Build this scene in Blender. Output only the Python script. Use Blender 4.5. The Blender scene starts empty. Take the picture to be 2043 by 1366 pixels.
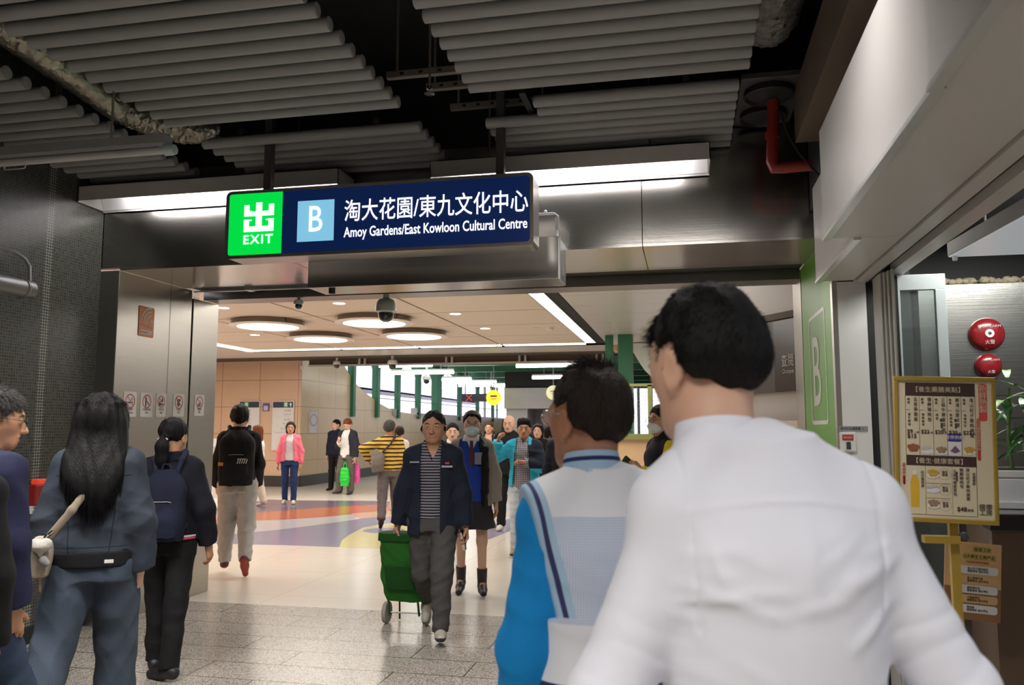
import bpy, math, random, os
import numpy as np
from mathutils import Vector, Matrix

random.seed(7)
SC = bpy.context.scene
COL = SC.collection
PI = math.pi

# ------------------------------------------------------------------ camera
F_PX, CX, CY, EYE = 1630.0, 1021.5, 683.0, 1.53
_yd = np.array([1370. - CX, 855. - CY, F_PX]); _yd /= np.linalg.norm(_yd)
_up = np.array([0., -1., _yd[1] / _yd[2]]); _up /= np.linalg.norm(_up)
_xd = np.cross(_yd, _up)
RW = np.stack([_xd, _yd, _up])
cam = bpy.data.cameras.new('camera'); cam_ob = bpy.data.objects.new('camera', cam); COL.objects.link(cam_ob)
cam.sensor_width = 36.0; cam.lens = F_PX / 2043.0 * 36.0; cam.clip_start = 0.05; cam.clip_end = 400
_cx, _cu, _cb = RW @ np.array([1., 0, 0]), RW @ np.array([0, -1., 0]), RW @ np.array([0, 0, -1.])
cam_ob.matrix_world = Matrix(((_cx[0], _cu[0], _cb[0], 0), (_cx[1], _cu[1], _cb[1], 0), (_cx[2], _cu[2], _cb[2], EYE), (0, 0, 0, 1)))
cam.dof.use_dof = True; cam.dof.focus_distance = 6.0; cam.dof.aperture_fstop = 4.4
SC.camera = cam_ob

# ------------------------------------------------------------------ colour management, world
SC.view_settings.view_transform = 'Standard'; SC.view_settings.look = 'None'
SC.view_settings.exposure = 0.0; SC.view_settings.gamma = 1.0; SC.view_settings.use_curve_mapping = False
SC.cycles.use_denoising = True
try: SC.cycles.denoiser = 'OPENIMAGEDENOISE'
except Exception: pass
SC.cycles.max_bounces = 8; SC.cycles.diffuse_bounces = 4; SC.cycles.glossy_bounces = 4
SC.cycles.sample_clamp_indirect = 4.0; SC.cycles.caustics_reflective = False; SC.cycles.caustics_refractive = False
world = bpy.data.worlds.new('world'); SC.world = world; world.use_nodes = True
_bg = world.node_tree.nodes['Background']; _bg.inputs[0].default_value = (0.86, 0.88, 1.0, 1); _bg.inputs[1].default_value = 2.2

def area_lamp(name, loc, size, power, color=(1, 1, 1), rot=(0, 0, 0)):
    l = bpy.data.lights.new(name, 'AREA'); l.shape = 'RECTANGLE'; l.size, l.size_y = size; l.energy = power; l.color = color
    o = bpy.data.objects.new(name, l); COL.objects.link(o); o.location = loc; o.rotation_euler = rot
    return o
# unseen passage lamps assumed behind the photographer, one added to brighten the white shirt
for _i, (_x, _y, _p) in enumerate([(-3.4, 1.6, 24), (-0.9, -.4, 34), (-0.4, -2.2, 80), (.35, -.9, 34), (-3.4, -1.6, 30)]):
    area_lamp('passage_fill_lamp', (_x, _y, 3.3), (1.5, .25), _p, (1, .95, .9)).data.spread = 2.3
for _x, _p in ((-3.2, 34), (-1.5, 40), (-.1, 26)): area_lamp('passage_fill_lamp', (_x, 2.75, 3.3), (1.2, .25), _p, (1, .95, .9), (.30, 0, 0)).data.spread = 2.5 if _x > -1 else 2.0  # added out of view and tilted forward to fill faces and clothes
# light of the shop on the right
area_lamp('shop_ceiling_lamp', (2.9, 2.0, 2.75), (1.4, 1.0), 60, (.92, .97, 1.0))
area_lamp('shop_ceiling_lamp', (1.9, 4.9, 2.74), (.8, .4), 26, (1.0, 1.0, .93))  # added to brighten the steel shop wall
area_lamp('shop_ceiling_lamp', (2.6, 4.4, 2.75), (.9, .9), 24, (.95, 1.0, .95))
area_lamp('shop_front_lamp', (1.3, 0.6, 2.3), (.25, 1.6), 9, (.95, .97, 1.0))
# concourse: added fill for the many ceiling lamps outside the frame
area_lamp('concourse_fill_lamp', (-5.5, 9.2, 3.2), (5.5, 1.2), 110, (1, .95, .88))
area_lamp('concourse_fill_lamp', (-1.0, 10.6, 3.2), (.8, 4.5), 95, (1, .95, .88))
area_lamp('concourse_fill_lamp', (-5.5, 16.0, 3.15), (7, 1.0), 165, (1, .95, .87))
area_lamp('concourse_fill_lamp', (-11.4, 14.5, 3.2), (1.5, 5), 180, (1, .93, .84))
area_lamp('platform_hall_lamp', (-5, 27, 3.9), (8, 8), 420, (1, .97, .9))
area_lamp('platform_hall_lamp', (-2.5, 38, 3.9), (10, 8), 420, (1, .97, .9))

# ------------------------------------------------------------------ helpers: from a pixel of the photograph to a point on a real plane
def _ray(px, py): return RW @ np.array([px - CX, py - CY, F_PX])
def on_z(px, py, z=0.0):
    d = _ray(px, py); t = (z - EYE) / d[2]; return Vector((d[0] * t, d[1] * t, z))
def on_y(px, py, y):
    d = _ray(px, py); t = y / d[1]; return Vector((d[0] * t, y, EYE + d[2] * t))
def on_x(px, py, x):
    d = _ray(px, py); t = x / d[0]; return Vector((x, d[1] * t, EYE + d[2] * t))

# ------------------------------------------------------------------ materials
MATS = {}
def _nd(nt, typ, **kw):
    n = nt.nodes.new(typ)
    for k, v in kw.items():
        if k in n.inputs: n.inputs[k].default_value = v
        else: setattr(n, k, v)
    return n
def mat(name, col=(.5, .5, .5), rough=.6, metal=0., var=.08, nscale=8., bump=0., bscale=60., emit=0., stretch=None, trans=0., alpha=1., spec=.5, sheen=0., ecol=None, coat=0.):
    if name in MATS: return MATS[name]
    m = bpy.data.materials.new(name); m.use_nodes = True; nt = m.node_tree; b = nt.nodes['Principled BSDF']
    b.inputs['Roughness'].default_value = rough; b.inputs['Metallic'].default_value = metal
    b.inputs['Specular IOR Level'].default_value = spec
    if trans: b.inputs['Transmission Weight'].default_value = trans
    if alpha < 1: b.inputs['Alpha'].default_value = alpha
    if sheen: b.inputs['Sheen Weight'].default_value = sheen
    if coat: b.inputs['Coat Weight'].default_value = coat; b.inputs['Coat Roughness'].default_value = .08
    tc = nt.nodes.new('ShaderNodeTexCoord'); vec = tc.outputs['Object']
    if stretch:
        mp = nt.nodes.new('ShaderNodeMapping'); mp.inputs['Scale'].default_value = stretch
        nt.links.new(vec, mp.inputs[0]); vec = mp.outputs[0]
    no = _nd(nt, 'ShaderNodeTexNoise', Scale=nscale, Detail=4.0); nt.links.new(vec, no.inputs['Vector'])
    mx = nt.nodes.new('ShaderNodeMix'); mx.data_type = 'RGBA'
    mx.inputs[6].default_value = tuple(max(0, c * (1 - var)) for c in col[:3]) + (1,)
    mx.inputs[7].default_value = tuple(min(1, c * (1 + var)) for c in col[:3]) + (1,)
    nt.links.new(no.outputs[0], mx.inputs[0]); nt.links.new(mx.outputs[2], b.inputs['Base Color'])
    if bump:
        n2 = _nd(nt, 'ShaderNodeTexNoise', Scale=bscale, Detail=3.0); nt.links.new(vec, n2.inputs['Vector'])
        bp = _nd(nt, 'ShaderNodeBump', Strength=bump, Distance=.01); nt.links.new(n2.outputs[0], bp.inputs['Height']); nt.links.new(bp.outputs[0], b.inputs['Normal'])
    if emit:
        b.inputs['Emission Color'].default_value = tuple((ecol or col)[:3]) + (1,); b.inputs['Emission Strength'].default_value = emit
    MATS[name] = m
    return m
def _math(nt, op, a, b=None):
    n = nt.nodes.new('ShaderNodeMath'); n.operation = op
    for i, v in enumerate((a, b)):
        if v is None: continue
        if isinstance(v, (int, float)): n.inputs[i].default_value = v
        else: nt.links.new(v, n.inputs[i])
    return n.outputs[0]
def base_of(name, rough=.6, metal=0.):
    m = bpy.data.materials.new(name); m.use_nodes = True; nt = m.node_tree; b = nt.nodes['Principled BSDF']
    b.inputs['Roughness'].default_value = rough; b.inputs['Metallic'].default_value = metal
    tc = nt.nodes.new('ShaderNodeTexCoord'); sx = nt.nodes.new('ShaderNodeSeparateXYZ'); nt.links.new(tc.outputs['Object'], sx.inputs[0])
    MATS[name] = m
    return m, nt, b, tc.outputs['Object'], sx
def mixc(nt, fac, a, b):
    mx = nt.nodes.new('ShaderNodeMix'); mx.data_type = 'RGBA'
    if isinstance(fac, (int, float)): mx.inputs[0].default_value = fac
    else: nt.links.new(fac, mx.inputs[0])
    for i, v in ((6, a), (7, b)):
        if isinstance(v, tuple): mx.inputs[i].default_value = v[:3] + (1,)
        else: nt.links.new(v, mx.inputs[i])
    return mx.outputs[2]
def stripes_mat(name, a, b, period, duty, rough=.8, axis='Z', phase=0.):
    """horizontal bands woven in the cloth"""
    if name in MATS: return MATS[name]
    m, nt, bs, ob, sx = base_of(name, rough)
    no = _nd(nt, 'ShaderNodeTexNoise', Scale=7.0); nt.links.new(ob, no.inputs['Vector'])
    z = _math(nt, 'ADD', sx.outputs[axis], _math(nt, 'MULTIPLY', no.outputs[0], period * .35))
    fr = _math(nt, 'FRACT', _math(nt, 'ADD', _math(nt, 'DIVIDE', z, period), 50 + phase))
    nt.links.new(mixc(nt, _math(nt, 'LESS_THAN', fr, duty), a, b), bs.inputs['Base Color'])
    return m
def check_mat(name, a, b, cell, line=.3, rough=.8):
    if name in MATS: return MATS[name]
    m, nt, bs, ob, sx = base_of(name, rough)
    f = []
    for ax in 'XZ':
        fr = _math(nt, 'FRACT', _math(nt, 'ADD', _math(nt, 'DIVIDE', sx.outputs[ax], cell), 50.))
        f.append(_math(nt, 'LESS_THAN', fr, line))
    s = _math(nt, 'MULTIPLY', _math(nt, 'ADD', f[0], f[1]), .5)
    nt.links.new(mixc(nt, s, a, b), bs.inputs['Base Color'])
    return m

# ------------------------------------------------------------------ object helpers
def tag(o, label=None, cat=None, group=None, kind=None):
    if label: o['label'] = label
    if cat: o['category'] = cat
    if group: o['group'] = group
    if kind: o['kind'] = kind
    return o
def empty(name, loc, label, cat, group=None, rz=0.):
    o = bpy.data.objects.new(name, None); COL.objects.link(o); o.location = loc; o.rotation_euler = (0, 0, rz); o.empty_display_size = .1
    return tag(o, label, cat, group)
def kids(o): return [c for c in bpy.data.objects if c.parent == o]
def copy_tree(o, parent=None, _k=None):
    c = o.copy(); COL.objects.link(c)
    if parent: c.parent = parent
    for ch in kids(o): copy_tree(ch, c)
    return c

class G:
    """collects shapes into one mesh; M maps the shapes' own axes to the object's"""
    def __init__(s, M=None): s.v = []; s.f = []; s.m = []; s.M = M; s.cur = 0
    def add(s, vs, fs, m=None):
        b = len(s.v)
        s.v += [tuple(s.M @ Vector(p)) if s.M else tuple(p) for p in vs]
        s.f += [tuple(i + b for i in f) for f in fs]; s.m += [s.cur if m is None else m] * len(fs)
        return s
    def box(s, x0, y0, z0, x1, y1, z1, m=None):
        return s.add([(x0, y0, z0), (x1, y0, z0), (x1, y1, z0), (x0, y1, z0), (x0, y0, z1), (x1, y0, z1), (x1, y1, z1), (x0, y1, z1)],
                     [(0, 3, 2, 1), (4, 5, 6, 7), (0, 1, 5, 4), (1, 2, 6, 5), (2, 3, 7, 6), (3, 0, 4, 7)], m)
    def quad(s, a, b, c, d, m=None): return s.add([a, b, c, d], [(0, 1, 2, 3)], m)
    def poly(s, pts, m=None): return s.add(pts, [tuple(range(len(pts)))], m)
    def prism(s, pts, vec, m=None):
        n = len(pts); v = Vector(vec); top = [tuple(Vector(p) + v) for p in pts]
        return s.add(list(pts) + top, [tuple(reversed(range(n))), tuple(range(n, 2 * n))] + [(i, (i + 1) % n, n + (i + 1) % n, n + i) for i in range(n)], m)
    def tube(s, pts, r, seg=12, m=None, cap=True):
        pts = [Vector(p) for p in pts]; n = len(pts); rr = r if isinstance(r, (list, tuple)) else [r] * n
        vs, fs = [], []; ref = None
        for i, p in enumerate(pts):
            t = (pts[min(i + 1, n - 1)] - pts[max(i - 1, 0)]).normalized()
            if ref is None: ref = t.orthogonal().normalized()
            ref = (ref - t * ref.dot(t)); ref = ref.normalized() if ref.length > 1e-6 else t.orthogonal().normalized()
            b = t.cross(ref)
            for k in range(seg):
                a = 2 * PI * k / seg; vs.append(tuple(p + (ref * math.cos(a) + b * math.sin(a)) * rr[i]))
        for i in range(n - 1):
            for k in range(seg):
                k2 = (k + 1) % seg; fs.append((i * seg + k, i * seg + k2, (i + 1) * seg + k2, (i + 1) * seg + k))
        if cap: fs += [tuple(reversed(range(seg))), tuple(range((n - 1) * seg, n * seg))]
        return s.add(vs, fs, m)
    def lathe(s, prof, c=(0, 0, 0), seg=32, axis='Z', m=None):
        """prof: (radius, height) pairs turned about an axis through c"""
        vs, fs = [], []
        for (r, h) in prof:
            for k in range(seg):
                a = 2 * PI * k / seg; x, y = r * math.cos(a), r * math.sin(a)
                p = (x, y, h) if axis == 'Z' else ((x, h, y) if axis == 'Y' else (h, x, y))
                vs.append((p[0] + c[0], p[1] + c[1], p[2] + c[2]))
        n = len(prof)
        for i in range(n - 1):
            for k in range(seg):
                k2 = (k + 1) % seg; fs.append((i * seg + k, i * seg + k2, (i + 1) * seg + k2, (i + 1) * seg + k))
        if prof[0][0] > 1e-6: fs.append(tuple(reversed(range(seg))))
        if prof[-1][0] > 1e-6: fs.append(tuple(range((n - 1) * seg, n * seg)))
        return s.add(vs, fs, m)
    def ball(s, c, r, seg=16, rings=10, m=None):
        r = r if isinstance(r, (tuple, list)) else (r, r, r)
        vs = [(c[0], c[1], c[2] - r[2])]; fs = []
        for i in range(1, rings):
            t = PI * i / rings - PI / 2
            for k in range(seg):
                a = 2 * PI * k / seg; vs.append((c[0] + r[0] * math.cos(t) * math.cos(a), c[1] + r[1] * math.cos(t) * math.sin(a), c[2] + r[2] * math.sin(t)))
        vs.append((c[0], c[1], c[2] + r[2])); L = len(vs) - 1
        for k in range(seg): fs.append((0, 1 + (k + 1) % seg, 1 + k)); fs.append((L, L - seg + k, L - seg + (k + 1) % seg))
        for i in range(rings - 2):
            for k in range(seg):
                k2 = (k + 1) % seg; b = 1 + i * seg; fs.append((b + k, b + k2, b + seg + k2, b + seg + k))
        return s.add(vs, fs, m)
    def build(s, name, mats, parent=None, smooth=False, bevel=0., world=True):
        me = bpy.data.meshes.new(name); vs = s.v
        if parent is not None and world:
            inv = parent.matrix_basis.inverted(); p2 = parent.parent
            while p2 is not None: inv = inv @ p2.matrix_basis.inverted(); p2 = p2.parent
            vs = [tuple(inv @ Vector(p)) for p in vs]
        me.from_pydata(vs, [], s.f)
        mats = mats if isinstance(mats, (list, tuple)) else [mats]
        for m in mats: me.materials.append(m)
        if len(mats) > 1: me.polygons.foreach_set('material_index', s.m)
        if smooth:
            me.polygons.foreach_set('use_smooth', [True] * len(me.polygons))
            try: me.set_sharp_from_angle(angle=math.radians(40))
            except Exception: pass
        me.update()
        o = bpy.data.objects.new(name, me); COL.objects.link(o)
        if parent is not None: o.parent = parent
        if bevel:
            md = o.modifiers.new('bevel', 'BEVEL'); md.width = bevel; md.segments = 2; md.limit_method = 'ANGLE'
        return o
def struct(name, g, m, **kw): return tag(g.build(name, m, **kw), kind='structure')
def thing(name, g, m, label, cat, group=None, **kw): return tag(g.build(name, m, **kw), label, cat, group)

def frame_m(o, u, v):
    """matrix: local x along u, y along v, z out of the face"""
    u = Vector(u).normalized(); v = Vector(v); v = (v - u * v.dot(u)).normalized(); w = u.cross(v)
    return Matrix(((u.x, v.x, w.x, o[0]), (u.y, v.y, w.y, o[1]), (u.z, v.z, w.z, o[2]), (0, 0, 0, 1)))
def lettering(body, M, size, m, parent, x=0., y=0., align='LEFT', sx=1., name='lettering', bold=0., line=1., lift=.0015, spacing=1.):
    """flat raised letters; x, y on the face described by M"""
    c = bpy.data.curves.new('t', 'FONT'); c.body = body; c.size = size; c.align_x = align; c.extrude = .0004; c.offset = bold
    c.space_line = line; c.space_character = spacing; c.resolution_u = 3
    t = bpy.data.objects.new('t', c); COL.objects.link(t)
    dg = bpy.context.evaluated_depsgraph_get()
    me = bpy.data.meshes.new_from_object(t.evaluated_get(dg)); bpy.data.objects.remove(t); bpy.data.curves.remove(c)
    me.name = name
    L = M @ Matrix.Translation((x, y, lift)) @ Matrix.Diagonal((sx, 1, 1, 1))
    if parent is not None:
        inv = parent.matrix_basis.inverted(); p2 = parent.parent
        while p2 is not None: inv = inv @ p2.matrix_basis.inverted(); p2 = p2.parent
        L = inv @ L
    me.transform(L); me.materials.clear(); me.materials.append(m)
    o = bpy.data.objects.new(name, me); COL.objects.link(o)
    if parent is not None: o.parent = parent
    return o

# ------------------------------------------------------------------ materials of the place
def granite():
    m, nt, b, ob, sx = base_of('granite_tiles', .22)
    br = nt.nodes.new('ShaderNodeTexBrick'); br.offset = .37; br.offset_frequency = 2
    mp = nt.nodes.new('ShaderNodeMapping'); mp.inputs['Location'].default_value = (.15, -6.73 + .33 * 30, 0); nt.links.new(ob, mp.inputs[0]); nt.links.new(mp.outputs[0], br.inputs['Vector'])
    for k, v in dict(Scale=1.0).items(): br.inputs[k].default_value = v
    br.inputs['Brick Width'].default_value = 1.24; br.inputs['Row Height'].default_value = .33; br.inputs['Mortar Size'].default_value = .0055; br.inputs['Mortar Smooth'].default_value = .1
    vo = _nd(nt, 'ShaderNodeTexVoronoi', Scale=165.); nt.links.new(ob, vo.inputs['Vector'])
    sp = nt.nodes.new('ShaderNodeSeparateColor'); nt.links.new(vo.outputs['Color'], sp.inputs[0])
    no = _nd(nt, 'ShaderNodeTexNoise', Scale=55., Detail=5., Roughness=.7); nt.links.new(ob, no.inputs['Vector'])
    s = _math(nt, 'ADD', _math(nt, 'MULTIPLY', sp.outputs[0], .75), _math(nt, 'MULTIPLY', no.outputs[0], .6))
    cr = nt.nodes.new('ShaderNodeValToRGB'); e = cr.color_ramp.elements
    e[0].position = .42; e[0].color = (.135, .122, .108, 1); e[1].position = .58; e[1].color = (.36, .325, .28, 1)
    q = cr.color_ramp.elements.new(.9); q.color = (.52, .47, .41, 1)
    nt.links.new(s, cr.inputs[0])
    nt.links.new(mixc(nt, br.outputs['Fac'], cr.outputs[0], (.075, .068, .06)), b.inputs['Base Color'])
    bp = _nd(nt, 'ShaderNodeBump', Strength=.25, Distance=.002); bp.invert = True; nt.links.new(br.outputs['Fac'], bp.inputs['Height']); nt.links.new(bp.outputs[0], b.inputs['Normal'])
    nt.links.new(_math(nt, 'ADD', _math(nt, 'MULTIPLY', no.outputs[0], .16), .14), b.inputs['Roughness'])
    return m
def tiles(name, col, w, h, mort, mcol, rough, plane='XY', loc=(0, 0), var=.05, nscale=3., offset=0., speck=0., strip=None, contrast=0.):
    m, nt, b, ob, sx = base_of(name, rough)
    cb = nt.nodes.new('ShaderNodeCombineXYZ')
    nt.links.new(_math(nt, 'ADD', sx.outputs[plane[0]], loc[0]), cb.inputs[0]); nt.links.new(_math(nt, 'ADD', sx.outputs[plane[1]], loc[1]), cb.inputs[1])
    br = nt.nodes.new('ShaderNodeTexBrick'); br.offset = offset; br.squash = 1.; nt.links.new(cb.outputs[0], br.inputs['Vector'])
    br.inputs['Scale'].default_value = 1.; br.inputs['Brick Width'].default_value = w; br.inputs['Row Height'].default_value = h
    br.inputs['Mortar Size'].default_value = mort; br.inputs['Mortar Smooth'].default_value = .05
    c = contrast
    br.inputs['Color1'].default_value = tuple(x * (1 - c) for x in col) + (1,); br.inputs['Color2'].default_value = tuple(min(1, x * (1 + c)) for x in col) + (1,)
    no = _nd(nt, 'ShaderNodeTexNoise', Scale=nscale, Detail=6., Roughness=.6); nt.links.new(ob, no.inputs['Vector'])
    tint = _math(nt, 'ADD', _math(nt, 'MULTIPLY', no.outputs[0], 2 * var), 1 - var)
    hsv = nt.nodes.new('ShaderNodeHueSaturation'); nt.links.new(tint, hsv.inputs['Value']); nt.links.new(br.outputs['Color'], hsv.inputs['Color'])
    mc = mcol
    if strip:
        d = _math(nt, 'LESS_THAN', _math(nt, 'ABSOLUTE', _math(nt, 'SUBTRACT', sx.outputs[plane[0]], strip[0])), strip[1])
        mc = mixc(nt, d, mcol, strip[2])
    nt.links.new(mixc(nt, br.outputs['Fac'], hsv.outputs[0], mc), b.inputs['Base Color'])
    return m
def brushed(name, col, rough, axis, amount=.03):
    """steel with fine brush marks along an axis"""
    st = {'X': (1.2, 90, 90), 'Y': (90, 1.2, 90), 'Z': (90, 90, 1.2)}[axis]
    m, nt, b, ob, sx = base_of(name, rough, 1.)
    mp = nt.nodes.new('ShaderNodeMapping'); mp.inputs['Scale'].default_value = st; nt.links.new(ob, mp.inputs[0])
    no = _nd(nt, 'ShaderNodeTexNoise', Scale=2.2, Detail=4.); nt.links.new(mp.outputs[0], no.inputs['Vector'])
    n2 = _nd(nt, 'ShaderNodeTexNoise', Scale=1.3, Detail=3.); nt.links.new(ob, n2.inputs['Vector'])
    nt.links.new(mixc(nt, no.outputs[0], tuple(c * .9 for c in col), tuple(min(1, c * 1.08) for c in col)), b.inputs['Base Color'])
    nt.links.new(_math(nt, 'ADD', _math(nt, 'MULTIPLY', n2.outputs[0], .14), rough - .07), b.inputs['Roughness'])
    bp = _nd(nt, 'ShaderNodeBump', Strength=amount, Distance=.01); nt.links.new(no.outputs[0], bp.inputs['Height']); nt.links.new(bp.outputs[0], b.inputs['Normal'])
    return m
M_GRAN = granite()
M_CREAM = tiles('cream_floor_tiles', (.74, .68, .60), 1.2, 1.2, .003, (.50, .45, .39), .2, 'XY', (.12, .06), .06, 2.)
M_MOSAIC = tiles('dark_mosaic', (.036, .039, .033), .022, .022, .0022, (.105, .11, .095), .32, 'YZ', (0, 0), .35, 30., contrast=.6, strip=(5.17, .038, (.36, .38, .33)))
M_ORANGE = tiles('orange_stone_panels', (.73, .50, .34), 1.13, .72, .008, (.36, .20, .11), .28, 'XZ', (.02, .04), .08, 2.5)
M_BEIGE = tiles('beige_stone_panels', (.68, .51, .33), 1.13, .72, .009, (.40, .28, .17), .3, 'YZ', (.1, .04), .07, 2.5)
M_STEEL = brushed('brushed_steel', (.52, .50, .47), .21, 'X', .02)
M_STEELZ = brushed('brushed_steel_pier', (.50, .48, .445), .33, 'Y')
M_STEELC = mat('pale_ceiling_metal', (.80, .765, .73), .3, .35, var=.03, nscale=2., stretch=(.6, 6, 1))
M_DARKSTEEL = brushed('dark_brushed_steel', (.30, .28, .26), .34, 'X')
M_BLACK = mat('black_paint', (.012, .012, .013), .6)
M_VOID = mat('black_ceiling_void', (.010, .010, .010), .9)
M_TUBE = mat('grey_baffle_paint', (.30, .30, .30), .55, var=.06, nscale=14)
M_WHITE = mat('white_enamel', (.80, .80, .79), .32, var=.03)
M_OFFW = mat('off_white_panel', (.54, .525, .515), .34, var=.04, nscale=2.)
M_ALU = mat('aluminium', (.74, .75, .76), .3, .6, var=.05)
M_PALEALU = mat('pale_aluminium_frame', (.66, .72, .74), .38, .35, var=.04)
M_CEIL = mat('beige_ceiling_panel', (.76, .655, .54), .5, var=.03, nscale=1.2)
M_CGAP = mat('ceiling_gap', (.10, .075, .055), .8)
M_GREEN = mat('green_steel_paint', (.028, .17, .085), .45, var=.1, nscale=3.)
M_LAMP = mat('lamp_diffuser', (1, .97, .9), .5, emit=6.5, ecol=(1, .93, .82), var=0)
M_STRIP = mat('light_strip_diffuser', (1, .96, .88), .5, emit=3.2, ecol=(1, .92, .78), var=0)
M_TUBEON = mat('fluorescent_tube_lit', (1, 1, 1), .5, emit=48., ecol=(1, .96, .96), var=0)
M_BATTON = mat('platform_tube_lit', (1, 1, 1), .5, emit=7., ecol=(1, .99, .92), var=0)
M_BROWN = mat('brown_soffit', (.13, .095, .07), .6)
M_FOIL = mat('crumpled_foil', (.30, .27, .23), .38, .8, var=.3, nscale=20, bump=1., bscale=22.)
M_CHROME = mat('chrome_trim', (.75, .72, .68), .12, 1., var=.02)
M_DARKGLASS = mat('dark_camera_dome', (.02, .02, .022), .06, coat=1.)
M_GREYPL = mat('grey_plastic', (.40, .40, .40), .5)

# ------------------------------------------------------------------ the setting
g = G(); g.box(-5.0, -5.2, -.12, 5.2, 6.73, 0); struct('floor', g, M_GRAN)
g = G(); g.box(-14, 6.73, -.12, 6, 56, 0); struct('floor_concourse', g, M_CREAM)
def inlay(px, m, z):
    pts = [on_z(x, y, 0) for x, y in px]
    gg = G(); gg.prism([(p.x, p.y, .0003) for p in pts], (0, 0, z)); return struct('floor_inlay', gg, m)
M_IN_P = mat('inlay_purple', (.17, .125, .18), .22); M_IN_O = mat('inlay_red_orange', (.50, .15, .075), .22, var=.06); M_IN_L = mat('inlay_pale_lavender', (.50, .49, .53), .22)
M_IN_V = mat('inlay_blue_violet', (.245, .235, .36), .22, var=.06); M_IN_Y = mat('inlay_yellow_green', (.66, .60, .27), .22); M_IN_S = mat('inlay_salmon', (.62, .40, .26), .22)
inlay([(380, 1028), (420, 1016), (535, 996), (600, 998), (760, 999), (830, 1003), (830, 1010), (740, 1007), (640, 1013), (560, 1019), (400, 1030)], M_IN_P, .0012)
inlay([(400, 1030), (560, 1019), (640, 1013), (740, 1007), (830, 1010), (830, 1018), (740, 1022), (640, 1032), (560, 1037), (380, 1042)], M_IN_O, .0016)
inlay([(700, 1024), (770, 1019), (830, 1017), (830, 1026), (770, 1030), (720, 1034)], M_IN_S, .002)
inlay([(380, 1042), (560, 1037), (640, 1032), (740, 1022), (700, 1036), (640, 1046), (560, 1056), (380, 1074)], M_IN_L, .0014)
inlay([(380, 1074), (560, 1056), (640, 1046), (730, 1033), (830, 1027), (830, 1046), (770, 1044), (725, 1052), (698, 1066), (682, 1078), (677, 1091), (560, 1087), (380, 1083)], M_IN_V, .001)
inlay([(677, 1091), (682, 1078), (698, 1066), (725, 1052), (770, 1044), (830, 1042), (850, 1097), (760, 1094)], M_IN_Y, .0018)
inlay([(955, 1083), (975, 1050), (1010, 1036), (1040, 1030), (1050, 1046), (1020, 1058), (985, 1072)], M_IN_V, .0013)
inlay([(960, 1010), (1000, 1000), (1060, 1003), (1060, 1014), (990, 1022)], M_IN_L, .0011)
inlay([(930, 1120), (955, 1083), (985, 1072), (1020, 1062), (1035, 1075), (1000, 1095), (975, 1122)], M_IN_S, .0009) if False else None
# circle inlay by the striped walker's foot
_c = on_z(766, 1058, 0); g = G(); g.prism([(_c.x + .32 * math.cos(a), _c.y + .32 * math.sin(a), .0003) for a in np.linspace(0, 2 * PI, 28, endpoint=False)], (0, 0, .0022)); struct('floor_inlay', g, M_IN_V)

g = G(); g.box(-5.0, -5.2, .12, -4.65, 5.73, 4.4); struct('wall_left', g, M_MOSAIC)
g = G(); g.box(-5.0, -5.2, 0, -4.635, 5.72, .12); struct('baseboard_left', g, M_BLACK)
g = G(); g.box(-5.0, -5.3, 0, 5.2, -5.15, 4.4); struct('wall_rear', g, mat('rear_wall_paint', (.30, .29, .28), .6))
g = G(); g.box(-5.0, -5.2, 4.3, 5.2, 7.3, 4.45); struct('ceiling', g, M_VOID)
g = G(); g.box(5.0, -5.2, 0, 5.2, 7.2, 4.4); struct('wall_right', g, mat('shop_far_wall', (.36, .35, .33), .6))

# steel portal: two piers, lintel beam with dark top, soffit and the shutter slot
g = G(); g.box(-5.0, 5.73, 0, -4.476, 6.74, 2.81); struct('wall_portal_left', g, M_STEELZ, bevel=.004)
g = G(); g.box(-5.0, 6.765, 0, -4.476, 7.18, 2.74); struct('wall_portal_left', g, M_STEELZ, bevel=.003)
g = G(); g.box(-5.0, 6.735, 0, -4.50, 6.77, 2.81); g.box(-4.50, 6.36, 0, -4.4752, 6.364, 2.81) if False else None; struct('trim_1', g, M_BLACK)
g = G(); g.box(-4.49, 6.415, 0, -4.4745, 6.421, 2.81); struct('trim_2', g, M_DARKSTEEL)
g = G()
for x0, x1 in ((-4.86, -2.95), (-2.944, -.28), (-.274, 2.2)): g.box(x0, 5.735, 2.83, x1, 5.80, 3.62)
struct('wall_lintel', g, M_STEEL)
g = G(); g.box(-5.0, 5.80, 3.0, 5.2, 7.18, 4.4); g.box(-4.9, 5.765, 3.62, 2.2, 5.80, 4.4); struct('wall_lintel_core', g, M_BLACK)
g = G()
for x0, x1 in ((-4.476, -2.95), (-2.944, -.28), (-.274, .93)): g.box(x0, 5.735, 2.81, x1, 6.62, 2.829)
struct('ceiling_portal_soffit', g, brushed('soffit_steel', (.62, .59, .56), .2, 'Y', .02))
g = G(); g.box(-4.476, 6.62, 2.83, .93, 6.9, 2.95); struct('trim_3', g, M_BLACK)
g = G(); g.box(-4.44, 6.70, 2.785, -2.3, 6.73, 2.80); g.box(-3.9, 6.66, 2.78, -3.84, 6.75, 2.85); struct('trim_4', g, M_ALU)
g = G(); g.box(-4.476, 6.92, 2.745, .93, 7.18, 3.0); struct('trim_5', g, M_DARKSTEEL)
g = G(); g.box(-14, 7.19, 0, -4.8, 7.35, 4.4); g.box(1.3, 7.19, 0, 5.2, 7.35, 4.4); struct('wall_concourse_near', g, M_ORANGE)

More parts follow.
